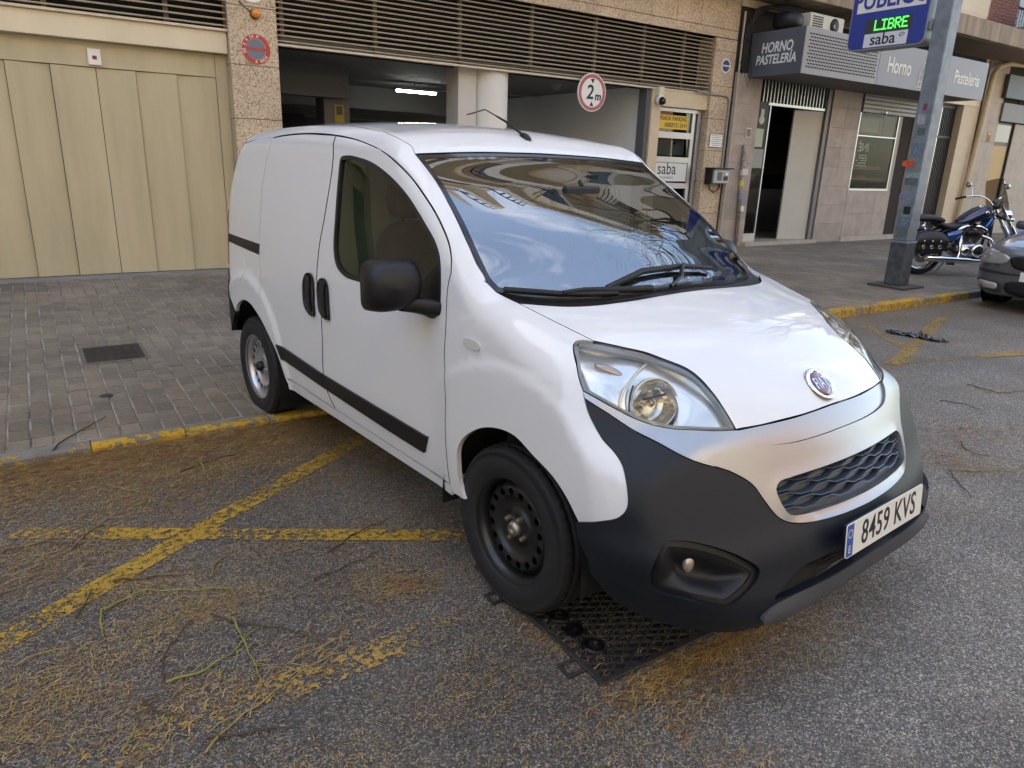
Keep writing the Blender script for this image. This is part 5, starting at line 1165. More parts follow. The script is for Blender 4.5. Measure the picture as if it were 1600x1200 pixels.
# upper storeys
M_UPW = mat('upper_render', (.68,.63,.54), .85, var=.1, vscale=1); M_WIN = mat('window_glass_dark', (.02,.024,.028), .05); M_BLIND = mat('blind_brown', (.22,.15,.09), .7); M_RAILB = mat('railing_dark', (.03,.03,.032), .5)
def tower(par, x0, x1, z0, floors, yw, ybal, wall, slabm, bays, railm, prefix=''):
    H = 2.95; top = z0+floors*H
    B('upper_wall', (x0,yw,z0), (x1,yw+9,top), wall, par); B('cornice', (x0,yw-.45,top), (x1,yw+9,top+.3), slabm, par)
    for k in range(floors):
        z = z0+k*H
        B('balcony_slab', (x0+.01,ybal,z), (x1-.01,yw-.002,z+.2), slabm, par, .01)
        B('balcony_parapet', (x0+.02,ybal+.01,z+.201), (x1-.02,ybal+.10,z+.55), slabm, par, .01)
        mb = MB(); mb.box((x0+.02,ybal+.03,z+1.10),(x1-.02,ybal+.08,z+1.15))
        for xx in np.arange(x0+.1, x1-.05, .14): mb.box((xx,ybal+.045,z+.55),(xx+.018,ybal+.063,z+1.10))
        o = mb.build('balcony_railing', railm, par)
        w = (x1-x0)/bays
        for i in range(bays):
            a = x0+w*i+w*.18; b = x0+w*(i+1)-w*.18; f = B('window', (a,yw-.04,z+.22), (b,yw-.003,z+2.45), M_CREAM, par, .008); B('pane', (a+.07,yw-.052,z+.28), (b-.07,yw-.041,z+2.38), M_WIN, f)
            q = random.random()*.9; B('blind', (a+.06,yw-.068,z+2.40-q*1.6), (b-.06,yw-.053,z+2.42), M_BLIND if i % 2 else M_CREAM, f)
M_BALC = mat('balcony_cream', (.68,.63,.54), .6)
tower(gb, -37, 11.24, 4.66, 5, 9.76, 9.1, M_UPW, M_BALC, 10, M_RAILB)
# ================================================================== bakery building
M_STONE = mat('bakery_stone', (.40,.325,.27), .6, var=.28, vscale=3.2, var2=(.27,.22,.19), bump=.08, bscale=30, detail=7); M_STONE2 = mat('bakery_stone_grey', (.34,.285,.24), .6, var=.3, vscale=4, detail=7)
bb = thing('bakery_building', 'stone clad bakery building with grey fascia and brick upper floor', 'building', (15,9.7,.1))
BY = 9.70
mb = MB(); mb.box((11.25,BY+.028,.05),(12.02,10.3,4.4)); mb.box((14.34,BY+.028,.05),(15.38,10.3,4.4)); mb.box((15.38,BY+.028,.05),(17.0,10.3,1.22)); mb.box((17.0,BY+.028,.05),(18.72,10.3,4.4)); mb.box((12.02,BY+.03,3.3),(20.4,10.3,4.4)); mb.box((15.38,10.0,2.9),(17.56,10.3,4.4)); mb.build('wall_core', M_JOINT, bb)
def tiles(x0, x1, z0, z1, cols, rows, m, y=BY, par=None):
    for i in range(cols):
        for j in range(rows):
            a = x0+(x1-x0)*i/cols; b = x0+(x1-x0)*(i+1)/cols; c = z0+(z1-z0)*j/rows; d_ = z0+(z1-z0)*(j+1)/rows
            B('stone_tile', (a+.0015,y+random.uniform(0,.0025),c+.0015), (b-.0015,y+.027,d_-.0015), random.choice(m), par or bb, .002)
MS = [M_STONE, M_STONE, M_STONE2]
tiles(11.255, 12.02, .10, 3.30, 1, 6, MS); tiles(14.34, 15.37, .10, 3.30, 2, 8, MS); tiles(15.375, 17.10, .20, 1.21, 3, 2, [M_STONE]); tiles(17.58, 18.70, .10, 3.30, 1, 5, MS)
B('window_plinth', (15.36,BY-.03,.06), (17.58,BY+.06,.198), mat('pale_stone', (.42,.37,.30), .7, var=.2, vscale=6), bb, .004); B('door_step', (12.0,BY-.09,.05), (14.36,BY+.5,.165), mat('pale_stone', (.42,.37,.30), .7), bb, .006)
# recess, shop window with half-closed roller shutter
B('window_reveal', (17.10,BY+.03,.21), (17.56,BY+.06,2.9), mat('reveal_taupe', (.23,.19,.155), .6), bb); B('reveal_edge', (16.96,BY+.012,1.21), (17.098,BY+.05,2.86), mat('reveal_light', (.34,.29,.23), .6), bb, .003)
M_SHUT = mat('shutter_grey', (.30,.29,.285), .5, metal=.2, var=.15, vscale=5)
for i in range(5): B('shutter_slat', (15.43,BY-.012+.004*(i % 2),2.868+i*.085), (17.56,BY+.03,2.868+i*.085+.080), M_SHUT, bb, .010)
mb = MB(); mb.cyl((16.15,BY-.03,2.90),(16.45,BY-.03,2.90),.012,n=8); mb.cyl((16.30,BY-.045,2.90),(16.30,BY-.0,2.90),.028,n=10); mb.build('shutter_handle', M_STEEL, bb)
sw = thing('shop_window', 'bakery shop window with bread shelves below the half rolled shutter', 'window', (16.1,9.73,1.25))
for lo, hi in (((15.385,BY-.005,1.212),(16.955,BY+.06,1.262)),((15.385,BY+.005,1.262),(15.425,BY+.05,2.86)),((16.915,BY+.005,1.262),(16.955,BY+.05,2.86)),((15.425,BY+.01,2.37),(16.915,BY+.04,2.40))): B('window_frame', lo, hi, M_ALU, sw, .003)
B('window_pane', (15.426,BY+.022,1.263), (16.914,BY+.028,2.86), glassmat('shop_glass', (.72,.74,.72), 1.16), sw)
B('poster_board', (15.44,BY+.06,2.42), (16.40,BY+.075,2.80), mat('orange_board', (.40,.20,.09), .6), sw); B('poster', (15.55,BY+.05,2.47), (16.22,BY+.058,2.76), mat('paper', (.55,.52,.44), .7), sw); B('blind_panel', (16.42,BY+.06,2.41), (16.90,BY+.075,2.84), mat('blind_sand', (.36,.31,.23), .7), sw)
for z in (1.68, 1.46):
    B('bread_shelf', (15.45,BY+.12,z), (16.9,BY+.45,z+.02), mat('wood_shelf', (.32,.20,.10), .6), sw)
mb = MB()
for k in range(16):
    x = 15.55+random.random()*1.2; z = random.choice((1.70, 1.70, 1.48)); mb.ell((x,BY+.2+random.random()*.15,z+.03), (.10+random.random()*.06,.04,.035), 10, 6)
o = mb.build('bread', mat('bread_crust', (.36,.17,.055), .7, var=.4, vscale=12), sw); o['kind'] = 'stuff'
vs, fs = text_mesh('INÉ', .25, facey(BY+.06, 15.80, 2.14), .002, bold=.004, sx=-1.1); mb = MB(); mb.add(vs, [f[::-1] for f in fs]); mb.build('painted_sign_reflection', mat('print_and_reflection_white', (.62,.62,.62), .5), sw)  # reflection of a sign opposite, painted as mirrored letters behind the pane
mb = MB()
for r_ in range(5):
    for c in range(6):
        if random.random() < .8: mb.box((15.50+c*.085,BY+.06,1.74+r_*.055),(15.50+c*.085+.06,BY+.062,1.74+r_*.055+.032))
o = mb.build('window_print', mat('print_and_reflection_white', (.62,.62,.62), .5), sw); o['kind'] = 'stuff'
B('shop_back_wall', (11.6,13.5,.1), (18.7,13.6,3.3), mat('shop_dark', (.10,.085,.07), .8), bb); B('shop_floor', (12.0,BY+.5,.06), (18.7,13.5,.16), mat('shop_tiles', (.22,.21,.19), .35), bb); B('shop_ceiling', (11.6,10.0,3.3), (18.7,13.5,3.35), M_DARKW, bb); B('shop_side_wall', (11.9,10.3,.1), (12.0,13.5,3.3), mat('shop_side', (.16,.15,.13), .7), bb)
B('shop_end_wall', (18.71,10.31,.1), (18.76,13.6,3.35), mat('shop_dark', (.10,.085,.07), .8), bb)
B('shop_counter', (12.5,11.6,.16), (16,12.2,1.15), mat('counter_grey', (.12,.115,.11), .5), bb, .01); B('counter_glass', (12.5,11.62,1.16), (16,11.64,1.5), glassmat('door_glass', (.5,.52,.5), 1.5), bb)
B('shop_shelf', (12.3,13.2,1.5), (15,13.48,1.54), mat('wood_shelf', (.32,.20,.10), .6), bb); B('shop_shelf', (12.3,13.2,1.9), (15,13.48,1.94), mat('wood_shelf', (.32,.20,.10), .6), bb)
# entrance: barred fanlight, fixed glass pane, door frame, folded pale door leaf
en = thing('bakery_entrance', 'open bakery doorway with glass side pane and barred fanlight', 'door', (13.2,9.8,.16))
B('transom', (12.36,BY+.06,2.80), (14.20,BY+.12,2.855), M_ALU, en, .004); B('door_post', (14.205,BY+.03,.165), (14.335,BY+.2,3.28), mat('post_grey', (.16,.16,.16), .5, metal=.3), en, .004)
for x in np.arange(12.08, 14.2, .105): B('fanlight_bar', (x,BY+.07,2.856), (x+.022,BY+.09,3.30), M_ALU, en)
B('fanlight_back', (12.02,BY+.16,2.856), (14.2,BY+.17,3.30), M_BLACK, en)
B('side_pane', (12.03,BY+.075,.34), (12.42,BY+.083,2.85), glassmat('shop_glass', (.72,.74,.72), 1.16), en); B('pane_edge', (12.42,BY+.06,.17), (12.452,BY+.10,2.80), M_ALU, en, .003); B('pane_foot', (12.03,BY+.055,.168), (12.419,BY+.10,.335), mat('foot_cream', (.48,.45,.38), .5), en, .003)
B('pane_sticker', (12.04,BY+.07,1.62), (12.40,BY+.074,1.98), mat('sticker_grey', (.26,.26,.24), .6), en); B('pane_sticker', (12.10,BY+.07,2.02), (12.32,BY+.074,2.36), mat('paper_green', (.40,.46,.36), .7), en); B('pane_sticker', (12.035,BY+.07,2.0), (12.085,BY+.074,2.28), mat('paper_green', (.40,.46,.36), .7), en)
mb = MB(); mb.lathe([(.0,.003),(.075,.003),(.08,.0)], (12.22,BY+.072,2.52), (0,-1,0), 20); mb.box((12.17,BY+.068,2.56),(12.27,BY+.072,2.72)); mb.build('pane_sticker', mat('emblem_pale', (.50,.50,.44), .6), en)
mb = MB(); mb.prism([(13.42,9.93),(14.19,9.79),(14.20,9.83),(13.43,9.97)], lambda u, v, d_: (u, v, d_), .17, 2.79); mb.build('door_leaf', mat('leaf_pale', (.47,.46,.40), .5, var=.08, vscale=2), en)
# fascia box over the shop
fs_ = thing('shop_fascia', 'grey bakery sign box projecting over the shop front', 'sign', (14.8,8.6,3.22))
M_FASD = mat('fascia_dark', (.085,.090,.105), .5); M_FASL = mat('fascia_light', (.225,.23,.245), .5); M_FASP = mat('fascia_perforated', (.26,.25,.245), .5)
mb = MB(); mb.box((11.575,8.58,3.235),(18.07,9.69,3.97)); mb.build('fascia_core', mat('fascia_under', (.10,.095,.095), .6), fs_)
e1 = B('end_panel', (11.556,8.556,3.222), (11.574,9.69,3.975), M_FASD, fs_, .003); B('front_panel', (13.89,8.553,3.225), (18.08,8.578,3.985), M_FASL, fs_, .003); pp = B('perforated_panel', (11.576,8.557,3.225), (13.886,8.578,3.975), M_FASP, fs_, .003)
mb = MB()
for r_ in range(11):
    for c in range(27):
        x = 11.68+c*.080+(.04 if r_ % 2 else 0)
        if x < 13.78: mb.box((x,8.5545,3.33+r_*.053),(x+.055,8.5565,3.33+r_*.053+.022))
o = mb.build('perforation', M_BLACK, pp); o['kind'] = 'stuff'
M_SIGNW = mat('sign_white', (.72,.72,.70), .5)
fx = lambda y0, z0: (lambda u, v, d_: (11.555-d_, y0-u, z0+v))
for s, z, k in (('HORNO', 3.69, .24), ('PASTELERÍA', 3.49, .22)):
    vs, ff = text_mesh(s, k, fx(9.11, z), .003, bold=.0045, shear=.12, sx=.74); mb = MB(); mb.add(vs, ff); mb.build('sign_text', M_SIGNW, e1)
M_SIGNC = mat('sign_cream', (.66,.63,.54), .5)
for s, x, k in (('Horno', 14.60, .40), ('Pasteleria', 17.25, .36)):
    vs, ff = text_mesh(s, k, facey(8.552, x, 3.595), .003, bold=.0035, shear=0, sx=.78); mb = MB(); mb.add(vs, ff); mb.build('sign_text', M_SIGNC, fs_)
mb = MB(); cx, cz = 15.78, 3.52                               # drawing of a bread oven
for k, r_ in enumerate((.42, .30, .24)):
    mb.tube([(cx+r_*1.05*math.cos(a), 8.549, cz-.06+r_*.95*math.sin(a)) for a in np.linspace(-.1, PI+.1, 22)], .008, 5)
for a in np.linspace(.2, PI-.2, 8): mb.tube([(cx+.30*1.05*math.cos(a),8.549,cz-.06+.30*.95*math.sin(a)),(cx+.42*1.05*math.cos(a),8.549,cz-.06+.42*.95*math.sin(a))], .007, 5)
for sg in (-1, 1):
    for xx in (.30, .42): mb.tube([(cx+sg*xx*1.05,8.549,cz-.08),(cx+sg*(xx*1.05+.02),8.549,cz-.22)], .008, 5)
    mb.tube([(cx+sg*.29,8.549,cz-.22),(cx+sg*.48,8.549,cz-.235)], .008, 5); mb.tube([(cx+sg*.31,8.549,cz-.12),(cx+sg*.45,8.549,cz-.13)], .006, 5)
mb.tube([(cx-.3+.6*t, 8.549, cz-.24-.03*math.sin(t*9)) for t in np.linspace(0, 1, 16)], .007, 5)
o = mb.build('oven_drawing', M_SIGNC, fs_); o['kind'] = 'stuff'
vs, ff = text_mesh('oma', .22, facey(8.552, cx-.02, cz-.04), .003, shear=.3, bold=.001); mb = MB(); mb.add(vs, ff); mb.build('sign_text', M_SIGNC, fs_)
# first-floor slab, brickwork, AC units on the fascia
SL = mat('stained_concrete', (.36,.29,.205), .85, var=.6, vscale=2.2, var2=(.15,.12,.09), stretch=(3,1,.35), detail=8)
B('balcony_slab', (15.2,8.5,4.41), (24,9.72,4.78), SL, bb, .01); B('balcony_slab', (11.3,9.0,4.52), (15.19,9.72,4.72), SL, bb, .01); B('slab_underside', (15.3,8.6,4.395), (24,9.70,4.409), mat('underside_brown', (.16,.12,.09), .85), bb)
B('upper_band', (11.25,BY+.02,4.40), (20.35,10.3,5.3), M_WALLW, bb)
M_BRICK = mat('brick_red', (.19,.075,.055), .8, var=.3, vscale=8); bpan = B('brick_panel', (19.95,BY-.01,4.79), (21.35,BY+.018,6.0), mat('mortar_joint', (.30,.22,.18), .9), bb)
for j in range(14):
    z = 4.80+j*.075
    for i in range(-1, 6):
        a = max(19.955, 19.955+i*.25+(.125 if j % 2 else 0)); b = min(21.345, 19.955+i*.25+(.125 if j % 2 else 0)+.238)
        if b-a > .03: B('brick', (a,BY-.022,z), (b,BY-.011,z+.062), M_BRICK, bpan)
tower(bb, 11.26, 17.4, 5.3, 3, 9.72, 8.5, M_UPW, M_BALC, 3, M_RAILB)
ac = thing('air_conditioner', 'cream air conditioning unit on top of the bakery fascia', 'air conditioner', (12.7,9.1,3.98)); mb = MB(); mb.cbox((12.05,8.85,3.985),(13.05,9.25,4.29),.02); mb.build('unit_case', mat('ac_cream', (.50,.46,.37), .5), ac)
mb = MB(); mb.lathe([(.125,.0),(.125,-.012),(.03,-.012)], (12.75,8.85,4.135), (0,1,0), 24); mb.build('fan_grille', M_BLKPL, ac)
for k in range(6): B('vent_slat', (12.10,8.842,4.03+k*.038), (12.40,8.848,4.05+k*.038), M_BLKPL, ac)
mb = MB(); mb.ell((11.75,9.1,4.12), (.22,.25,.16), 14, 8, p=.7); tag(mb.build('cable_reel', M_BLKPL), 'black bundle of cable lying on the fascia beside the air conditioner', 'cable')
# gate, cream frame, third building
gt = thing('iron_gate', 'black iron bar gate right of the bakery window', 'gate', (19.2,9.9,.1)); B('gate_back', (18.72,10.25,.1), (19.72,10.3,3.3), M_BLACK, gt)
for x in np.arange(18.74, 19.7, .083): B('gate_bar', (x,9.86,.12), (x+.025,9.885,3.24), M_RAILB, gt)
for z in (.14, 2.5, 3.2): B('gate_rail', (18.73,9.85,z), (19.69,9.895,z+.05), M_RAILB, gt)
B('cream_frame', (19.70,BY-.0,.10), (20.42,10.2,3.28), M_JAMB, bb, .006); B('cream_frame', (18.71,BY,3.285), (20.42,10.2,3.5), M_CREAM, bb, .006); B('gate_reveal', (18.705,BY+.03,.1), (18.735,10.2,3.284), M_STONE2, bb)
B('plinth', (20.42,BY+.05,.1), (20.60,10.0,4.4), M_CREAM, bb)
tb = thing('corner_building', 'pale stone building with a dark shop sign at the far right', 'building', (22.5,9.7,.1))
M_PST = mat('pale_stone_tile', (.44,.375,.30), .7, var=.2, vscale=3)
mb = MB(); mb.box((20.6,BY+.03,.05),(21.65,10.2,4.4)); mb.box((22.6,BY+.03,.05),(30,10.2,4.4)); mb.box((21.65,BY+.05,3.0),(22.6,10.2,4.4)); mb.build('wall_core', M_JOINT, tb)
tiles(20.6, 21.64, .10, 4.38, 2, 9, [M_PST], par=tb); tiles(22.62, 23.4, .10, 3.0, 1, 6, [M_PST], par=tb); B('tile_field', (23.4,BY+.002,.1), (30,BY+.03,4.38), M_PST, tb)
B('shop_door', (21.66,BY+.06,.1), (22.59,BY+.1,3.0), mat('brown_frame', (.09,.065,.05), .5), tb); B('door_board', (21.74,BY+.05,.12), (22.5,BY+.062,2.42), mat('ochre_board', (.45,.31,.12), .6), tb); B('door_pane', (21.74,BY+.05,2.52), (22.5,BY+.062,2.95), M_WIN, tb)
B('shutter_box', (21.6,BY-.06,3.02), (24.5,BY+.0,3.48), mat('shutter_dark', (.13,.125,.12), .5), tb, .01); dsn = B('dark_sign', (21.45,BY-.12,3.58), (24.5,BY-.01,4.15), mat('sign_charcoal', (.045,.05,.052), .5), tb, .01)
vs, ff = text_mesh('HOS', .22, facey(BY-.122, 22.62, 3.90), .003, bold=.003); mb = MB(); mb.add(vs, ff); mb.build('sign_text', M_SIGNW, dsn)
st_ = B('wall_sticker', (21.17,BY-.006,2.49), (21.35,BY-.001,2.74), mat('sticker_brown', (.25,.09,.03), .6), tb); B('sticker_band', (21.18,BY-.009,2.66), (21.34,BY-.0065,2.73), mat('sticker_yellow', (.55,.36,.03), .6), st_)
tower(tb, 20.6, 34, 4.9, 1, 9.74, 8.8, M_UPW, SL, 4, M_RAILB)
mb = MB(); mb.tube([(22.6,9.55,4.42),(21.2,9.55,4.36),(20.70,9.56,4.25),(20.56,9.58,4.05),(20.53,9.6,3.0),(20.36,9.62,.6),(20.34,9.64,.1)], .065, 10); tag(mb.build('drain_pipe', mat('pipe_cream', (.50,.41,.24), .5, var=.2, vscale=4)), 'cream drain pipe curving down beside the bakery end wall', 'pipe')
# ================================================================== signs and fittings on the walls
M_SRED = mat('sign_red', (.42,.045,.03), .5); M_SBLUE = mat('sign_blue', (.06,.085,.14), .5); M_SWH = mat('sign_enamel', (.68,.67,.63), .45)
def disc(name, c, r, y0, t, m, par, r_in=0., n=48):
    mb = MB(); y1 = y0-t
    if r_in: mb.lathe([(r_in,0),(r_in,t),(r,t),(r,0)], (c[0],y0,c[1]), (0,-1,0), n, smooth=False)
    else: mb.lathe([(.0005,t),(r-.003,t),(r,t-.003),(r,0)], (c[0],y0,c[1]), (0,-1,0), n, smooth=False)
    return mb.build(name, m, par)
def arc_text(s, c, r, a0, step, size, y, m, par, flip=False):
    for i, ch in enumerate(s):
        if ch == ' ': continue
        a = math.radians(a0-step*i) if not flip else math.radians(a0+step*i)
        rot = a-PI/2 if not flip else a+PI/2; ca, sa = math.cos(rot), math.sin(rot); ox, oz = c[0]+r*math.cos(a), c[1]+r*math.sin(a)
        vs, ff = text_mesh(ch, size, lambda u, v, d_: (ox+u*ca-v*sa, y-d_, oz+u*sa+v*ca), .001, bold=.0012, sx=.8); mb = MB(); mb.add(vs, ff); mb.build('sign_letter', m, par)
vs_ = thing('no_parking_sign', 'round red and blue no parking sign on the left pillar', 'sign', (2.585,9.745,2.79))
dk = disc('sign_plate', (2.585,2.79), .176, 9.748, .006, M_SWH, vs_); disc('red_ring', (2.585,2.79), .172, 9.742, .002, M_SRED, vs_, .117); disc('blue_field', (2.585,2.79), .116, 9.742, .0015, mat('sign_blue_faded', (.13,.16,.20), .55), vs_); B('red_bar', (2.468,9.7375,2.775), (2.702,9.740,2.806), M_SRED, vs_)
arc_text('DE 0 A 24 H', (2.585,2.79), .144, 196, 11.5, .048, 9.7398, M_SWH, vs_); arc_text('X 8024', (2.585,2.79), .144, 268, 11.5, .048, 9.7398, M_SWH, vs_, flip=True)
ws_ = thing('round_sign', 'white round sign cut off by the top edge above the orange beacon', 'sign', (2.575,9.745,3.47)); disc('sign_plate', (2.575,3.47), .17, 9.748, .006, M_SWH, ws_); disc('grey_rim', (2.575,3.47), .172, 9.742, .002, M_ALU, ws_, .158)
bk = thing('warning_beacon', 'small orange warning beacon on the left pillar', 'lamp', (2.60,9.74,3.18)); mb = MB(); mb.lathe([(.06,0),(.06,.03),(.052,.032)], (2.60,9.748,3.18), (0,-1,0), 20); mb.build('beacon_base', M_BLKPL, bk)
mb = MB(); mb.lathe([(.0005,.095),(.03,.09),(.048,.075),(.054,.05),(.054,.031)], (2.60,9.748,3.18), (0,-1,0), 24); mb.build('beacon_lens', mat('amber_lens', (.75,.24,.01), .25, coat=.6), bk)
mb = MB(); mb.tube([(2.55,9.742,3.20),(2.49,9.742,3.24),(2.42,9.742,3.30)], .005, 6); mb.build('beacon_cable', M_BLKPL, bk)
h2 = thing('height_limit_sign', 'round white two metre height limit sign with red rim at the garage entrance', 'sign', (7.865,9.70,2.69))
disc('sign_plate', (7.865,2.69), .292, 9.72, .02, M_SWH, h2); disc('red_ring', (7.865,2.69), .275, 9.70, .003, mat('sign_red_faded', (.40,.10,.10), .5), h2, .222)
for s, k, dx, dz in (('2', .30, -.045, -.005), ('m', .17, .125, -.055)):
    vs, ff = text_mesh(s, k, facey(9.70, 7.865+dx, 2.69+dz), .002, bold=.006, shear=.12); mb = MB(); mb.add(vs, ff); mb.build('sign_text', M_BLKTXT, h2)
for sg in (1, -1):
    mb = MB(); mb.prism([(7.865-.042,2.69+sg*.205),(7.865+.042,2.69+sg*.205),(7.865,2.69+sg*.135)][::sg], lambda u, v, d_: (u, 9.70-d_, v), 0, .002); mb.build('arrow_mark', M_BLKTXT, h2)
mb = MB(); mb.box((7.855,9.722,2.85),(7.875,9.728,2.99)); mb.build('sign_hanger', M_ALU, h2)
np_ = thing('small_round_sign', 'small round blue and white sign on the right pillar', 'sign', (11.0,9.745,3.38)); disc('sign_plate', (11.0,3.38), .125, 9.748, .006, M_SWH, np_); disc('blue_field', (11.0,3.38), .097, 9.742, .002, mat('sign_blue_deep', (.045,.075,.17), .5), np_); B('white_bar', (10.908,9.737,3.367), (11.092,9.7395,3.393), M_SWH, np_)
nt_ = thing('notice_plate', 'white notice with small lettering on the right pillar', 'sign', (10.95,9.745,2.08)); B('plate', (10.785,9.738,1.965), (11.12,9.749,2.195), M_SWH, nt_, .003); B('plate_border', (10.775,9.742,1.955), (11.13,9.7495,2.205), M_BLKPL, nt_)
for k, s in enumerate(('AVISO', 'salida de vehiculos', 'permanente', '24 horas', 'llame al portero')):
    pass
mb = MB()
for k in range(6): mb.box((10.81+.02*(k % 3),9.7365,2.165-k*.034),(11.09-.03*((k*2) % 4),9.7378,2.172-k*.034))
o = mb.build('notice_lines', mat('grey_letters', (.12,.12,.12), .5), nt_); o['kind'] = 'stuff'
ib = thing('entry_terminal', 'grey parking entry terminal box with black screen on the right pillar', 'terminal', (11.0,9.65,1.45))
B('terminal_case', (10.80,9.56,1.315), (11.23,9.747,1.575), mat('terminal_grey', (.30,.31,.33), .4, metal=.3), ib, .008); B('terminal_hood', (10.74,9.50,1.578), (11.28,9.747,1.60), M_BLKPL, ib, .004); B('side_plate', (10.755,9.60,1.30), (10.798,9.747,1.577), M_BLKPL, ib, .004)
B('screen', (10.90,9.555,1.37), (11.02,9.5605,1.525), mat('screen_dark', (.015,.02,.03), .1), ib); B('ticket_reader', (11.07,9.552,1.37), (11.18,9.5605,1.45), M_BLKPL, ib); B('reader_light', (11.09,9.549,1.47), (11.17,9.556,1.51), M_ALU, ib)
mb = MB(); mb.tube([(10.84,9.70,1.315),(10.85,9.68,1.20),(10.95,9.67,1.15),(11.08,9.69,1.18),(11.16,9.72,1.25),(11.18,9.735,1.34)], .012, 6); mb.build('terminal_cable', M_BLKPL, ib)
dc = thing('dome_camera', 'white dome security camera on the garage door jamb', 'camera', (9.41,9.75,2.68)); mb = MB(); mb.cbox((9.36,9.70,2.745),(9.48,9.798,2.90),.01); mb.build('camera_bracket', M_CREAM, dc); mb = MB(); mb.lathe([(.0005,-.02),(.075,-.02),(.085,.01),(.085,.06),(.07,.075)], (9.41,9.74,2.68), (-.15,-.95,-.15), 24); mb.build('camera_body', mat('white_plastic', (.72,.70,.66), .4), dc); mb = MB(); mb.ell((9.418,9.665,2.665), (.058,.055,.058), 18, 12); mb.build('camera_dome', mat('smoked_dome', (.01,.01,.012), .05), dc)
mb = MB(); mb.lathe([(.09,0),(.09,-.03),(.05,-.06)], (8.1,11.0,2.92), (0,0,1), 16); mb.ell((8.1,11.0,2.86), (.055,.055,.05), 12, 8); tag(mb.build('ceiling_camera', mat('camera_grey', (.25,.25,.25), .4)), 'small grey dome camera under the garage ceiling', 'camera')
M_COND = mat('conduit_grey', (.27,.27,.25), .5, var=.3, vscale=8)
mb = MB(); mb.tube([(10.3,9.74,2.90),(10.66,9.735,2.875),(11.02,9.73,2.87),(11.12,9.73,2.86),(11.17,9.73,2.80),(11.175,9.73,2.70),(11.18,9.73,1.60)], .017, 8); tag(mb.build('conduit', M_COND), 'grey conduit bending down to the terminal box on the pillar', 'conduit')
mb = MB(); mb.tube([(11.26,9.66,4.3),(11.265,9.66,3.3),(11.27,9.66,2.2),(11.275,9.66,.12)], .02, 8); mb.box((11.25,9.64,2.48),(11.29,9.67,2.50)); mb.box((11.25,9.64,1.75),(11.29,9.67,1.77)); tag(mb.build('conduit', mat('conduit_cream', (.42,.37,.28), .5, var=.2, vscale=8)), 'tall straight cream conduit between the two buildings', 'conduit')
mb = MB(); mb.tube([(11.69,9.655,2.04),(11.70,9.655,1.6),(11.72,9.655,1.1)], .042, 10, mi=0); mb.tube([(11.72,9.655,1.1),(11.75,9.655,.6),(11.77,9.655,.12)], .038, 10, mi=1); mb.lathe([(.05,0),(.05,.08)], (11.695,9.655,1.75), (0,0,1), 12, mi=0)
gp = tag(mb.build('standpipe', [mat('pipe_patched', (.45,.41,.36), .7, var=.8, vscale=11, var2=(.12,.09,.07)), mat('pipe_rusty', (.22,.16,.12), .8, var=.5, vscale=10)]), 'stickered old standpipe on the stone wall left of the bakery door', 'pipe')
for z, c, n in ((1.52,(.55,.53,.56),'a'),(1.33,(.50,.55,.08),'b'),(1.08,(.14,.20,.36),'c')):
    mb = MB(); mb.lathe([(.0445,-.05),(.0445,.05)], (11.70+(1.6-z)*.04,9.655,z), (0,0,1), 14, a0=0, a1=5.2); mb.build('sticker', mat('pipe_sticker_'+n, c, .6), gp)
B('torn_note', (11.63,9.595,1.48), (11.80,9.60,1.60), mat('paper', (.55,.52,.44), .7), gp); B('pipe_valve', (11.70,9.58,.78), (11.80,9.66,.90), M_STEEL, gp, .01)
vt = thing('wall_vent', 'small cream vent grille on the stone wall above the standpipe', 'vent', (11.78,9.69,2.25)); B('vent_frame', (11.71,9.688,2.17), (11.86,9.699,2.35), M_CREAM, vt, .003); B('vent_grille', (11.73,9.684,2.19), (11.84,9.689,2.33), mat('vent_brown', (.16,.13,.11), .6), vt)
cb = thing('cable_bundle', 'tangled black cables hanging between the garage and the bakery', 'cable', (11.3,9.6,3.3))
for k in range(9):
    r_ = random.Random(k); pts = [(11.28+r_.uniform(-.03,.06),9.62+r_.uniform(-.03,.03),3.25+r_.uniform(0,.25)),(11.30+r_.uniform(-.04,.06),9.60,3.6),(11.33+r_.uniform(-.05,.08),9.60+r_.uniform(-.05,.03),4.0),(11.48+r_.uniform(-.05,.1),9.55,4.32+r_.uniform(-.03,.04)),(12.0,9.45,4.42+r_.uniform(-.05,.06)),(14.0+r_.random(),9.4,4.36+r_.uniform(-.05,.03))]
    mb = MB(); mb.tube([tuple(p) for p in catmull(np.array(pts), .08)], r_.uniform(.008,.02), 5); mb.build('cable', M_BLKPL, cb)
mb = MB(); mb.tube([(11.33,9.6,3.3),(11.45,9.57,3.05),(11.50,9.57,3.3),(11.42,9.58,3.7)], .006, 5); mb.build('cable', M_BLKPL, cb)
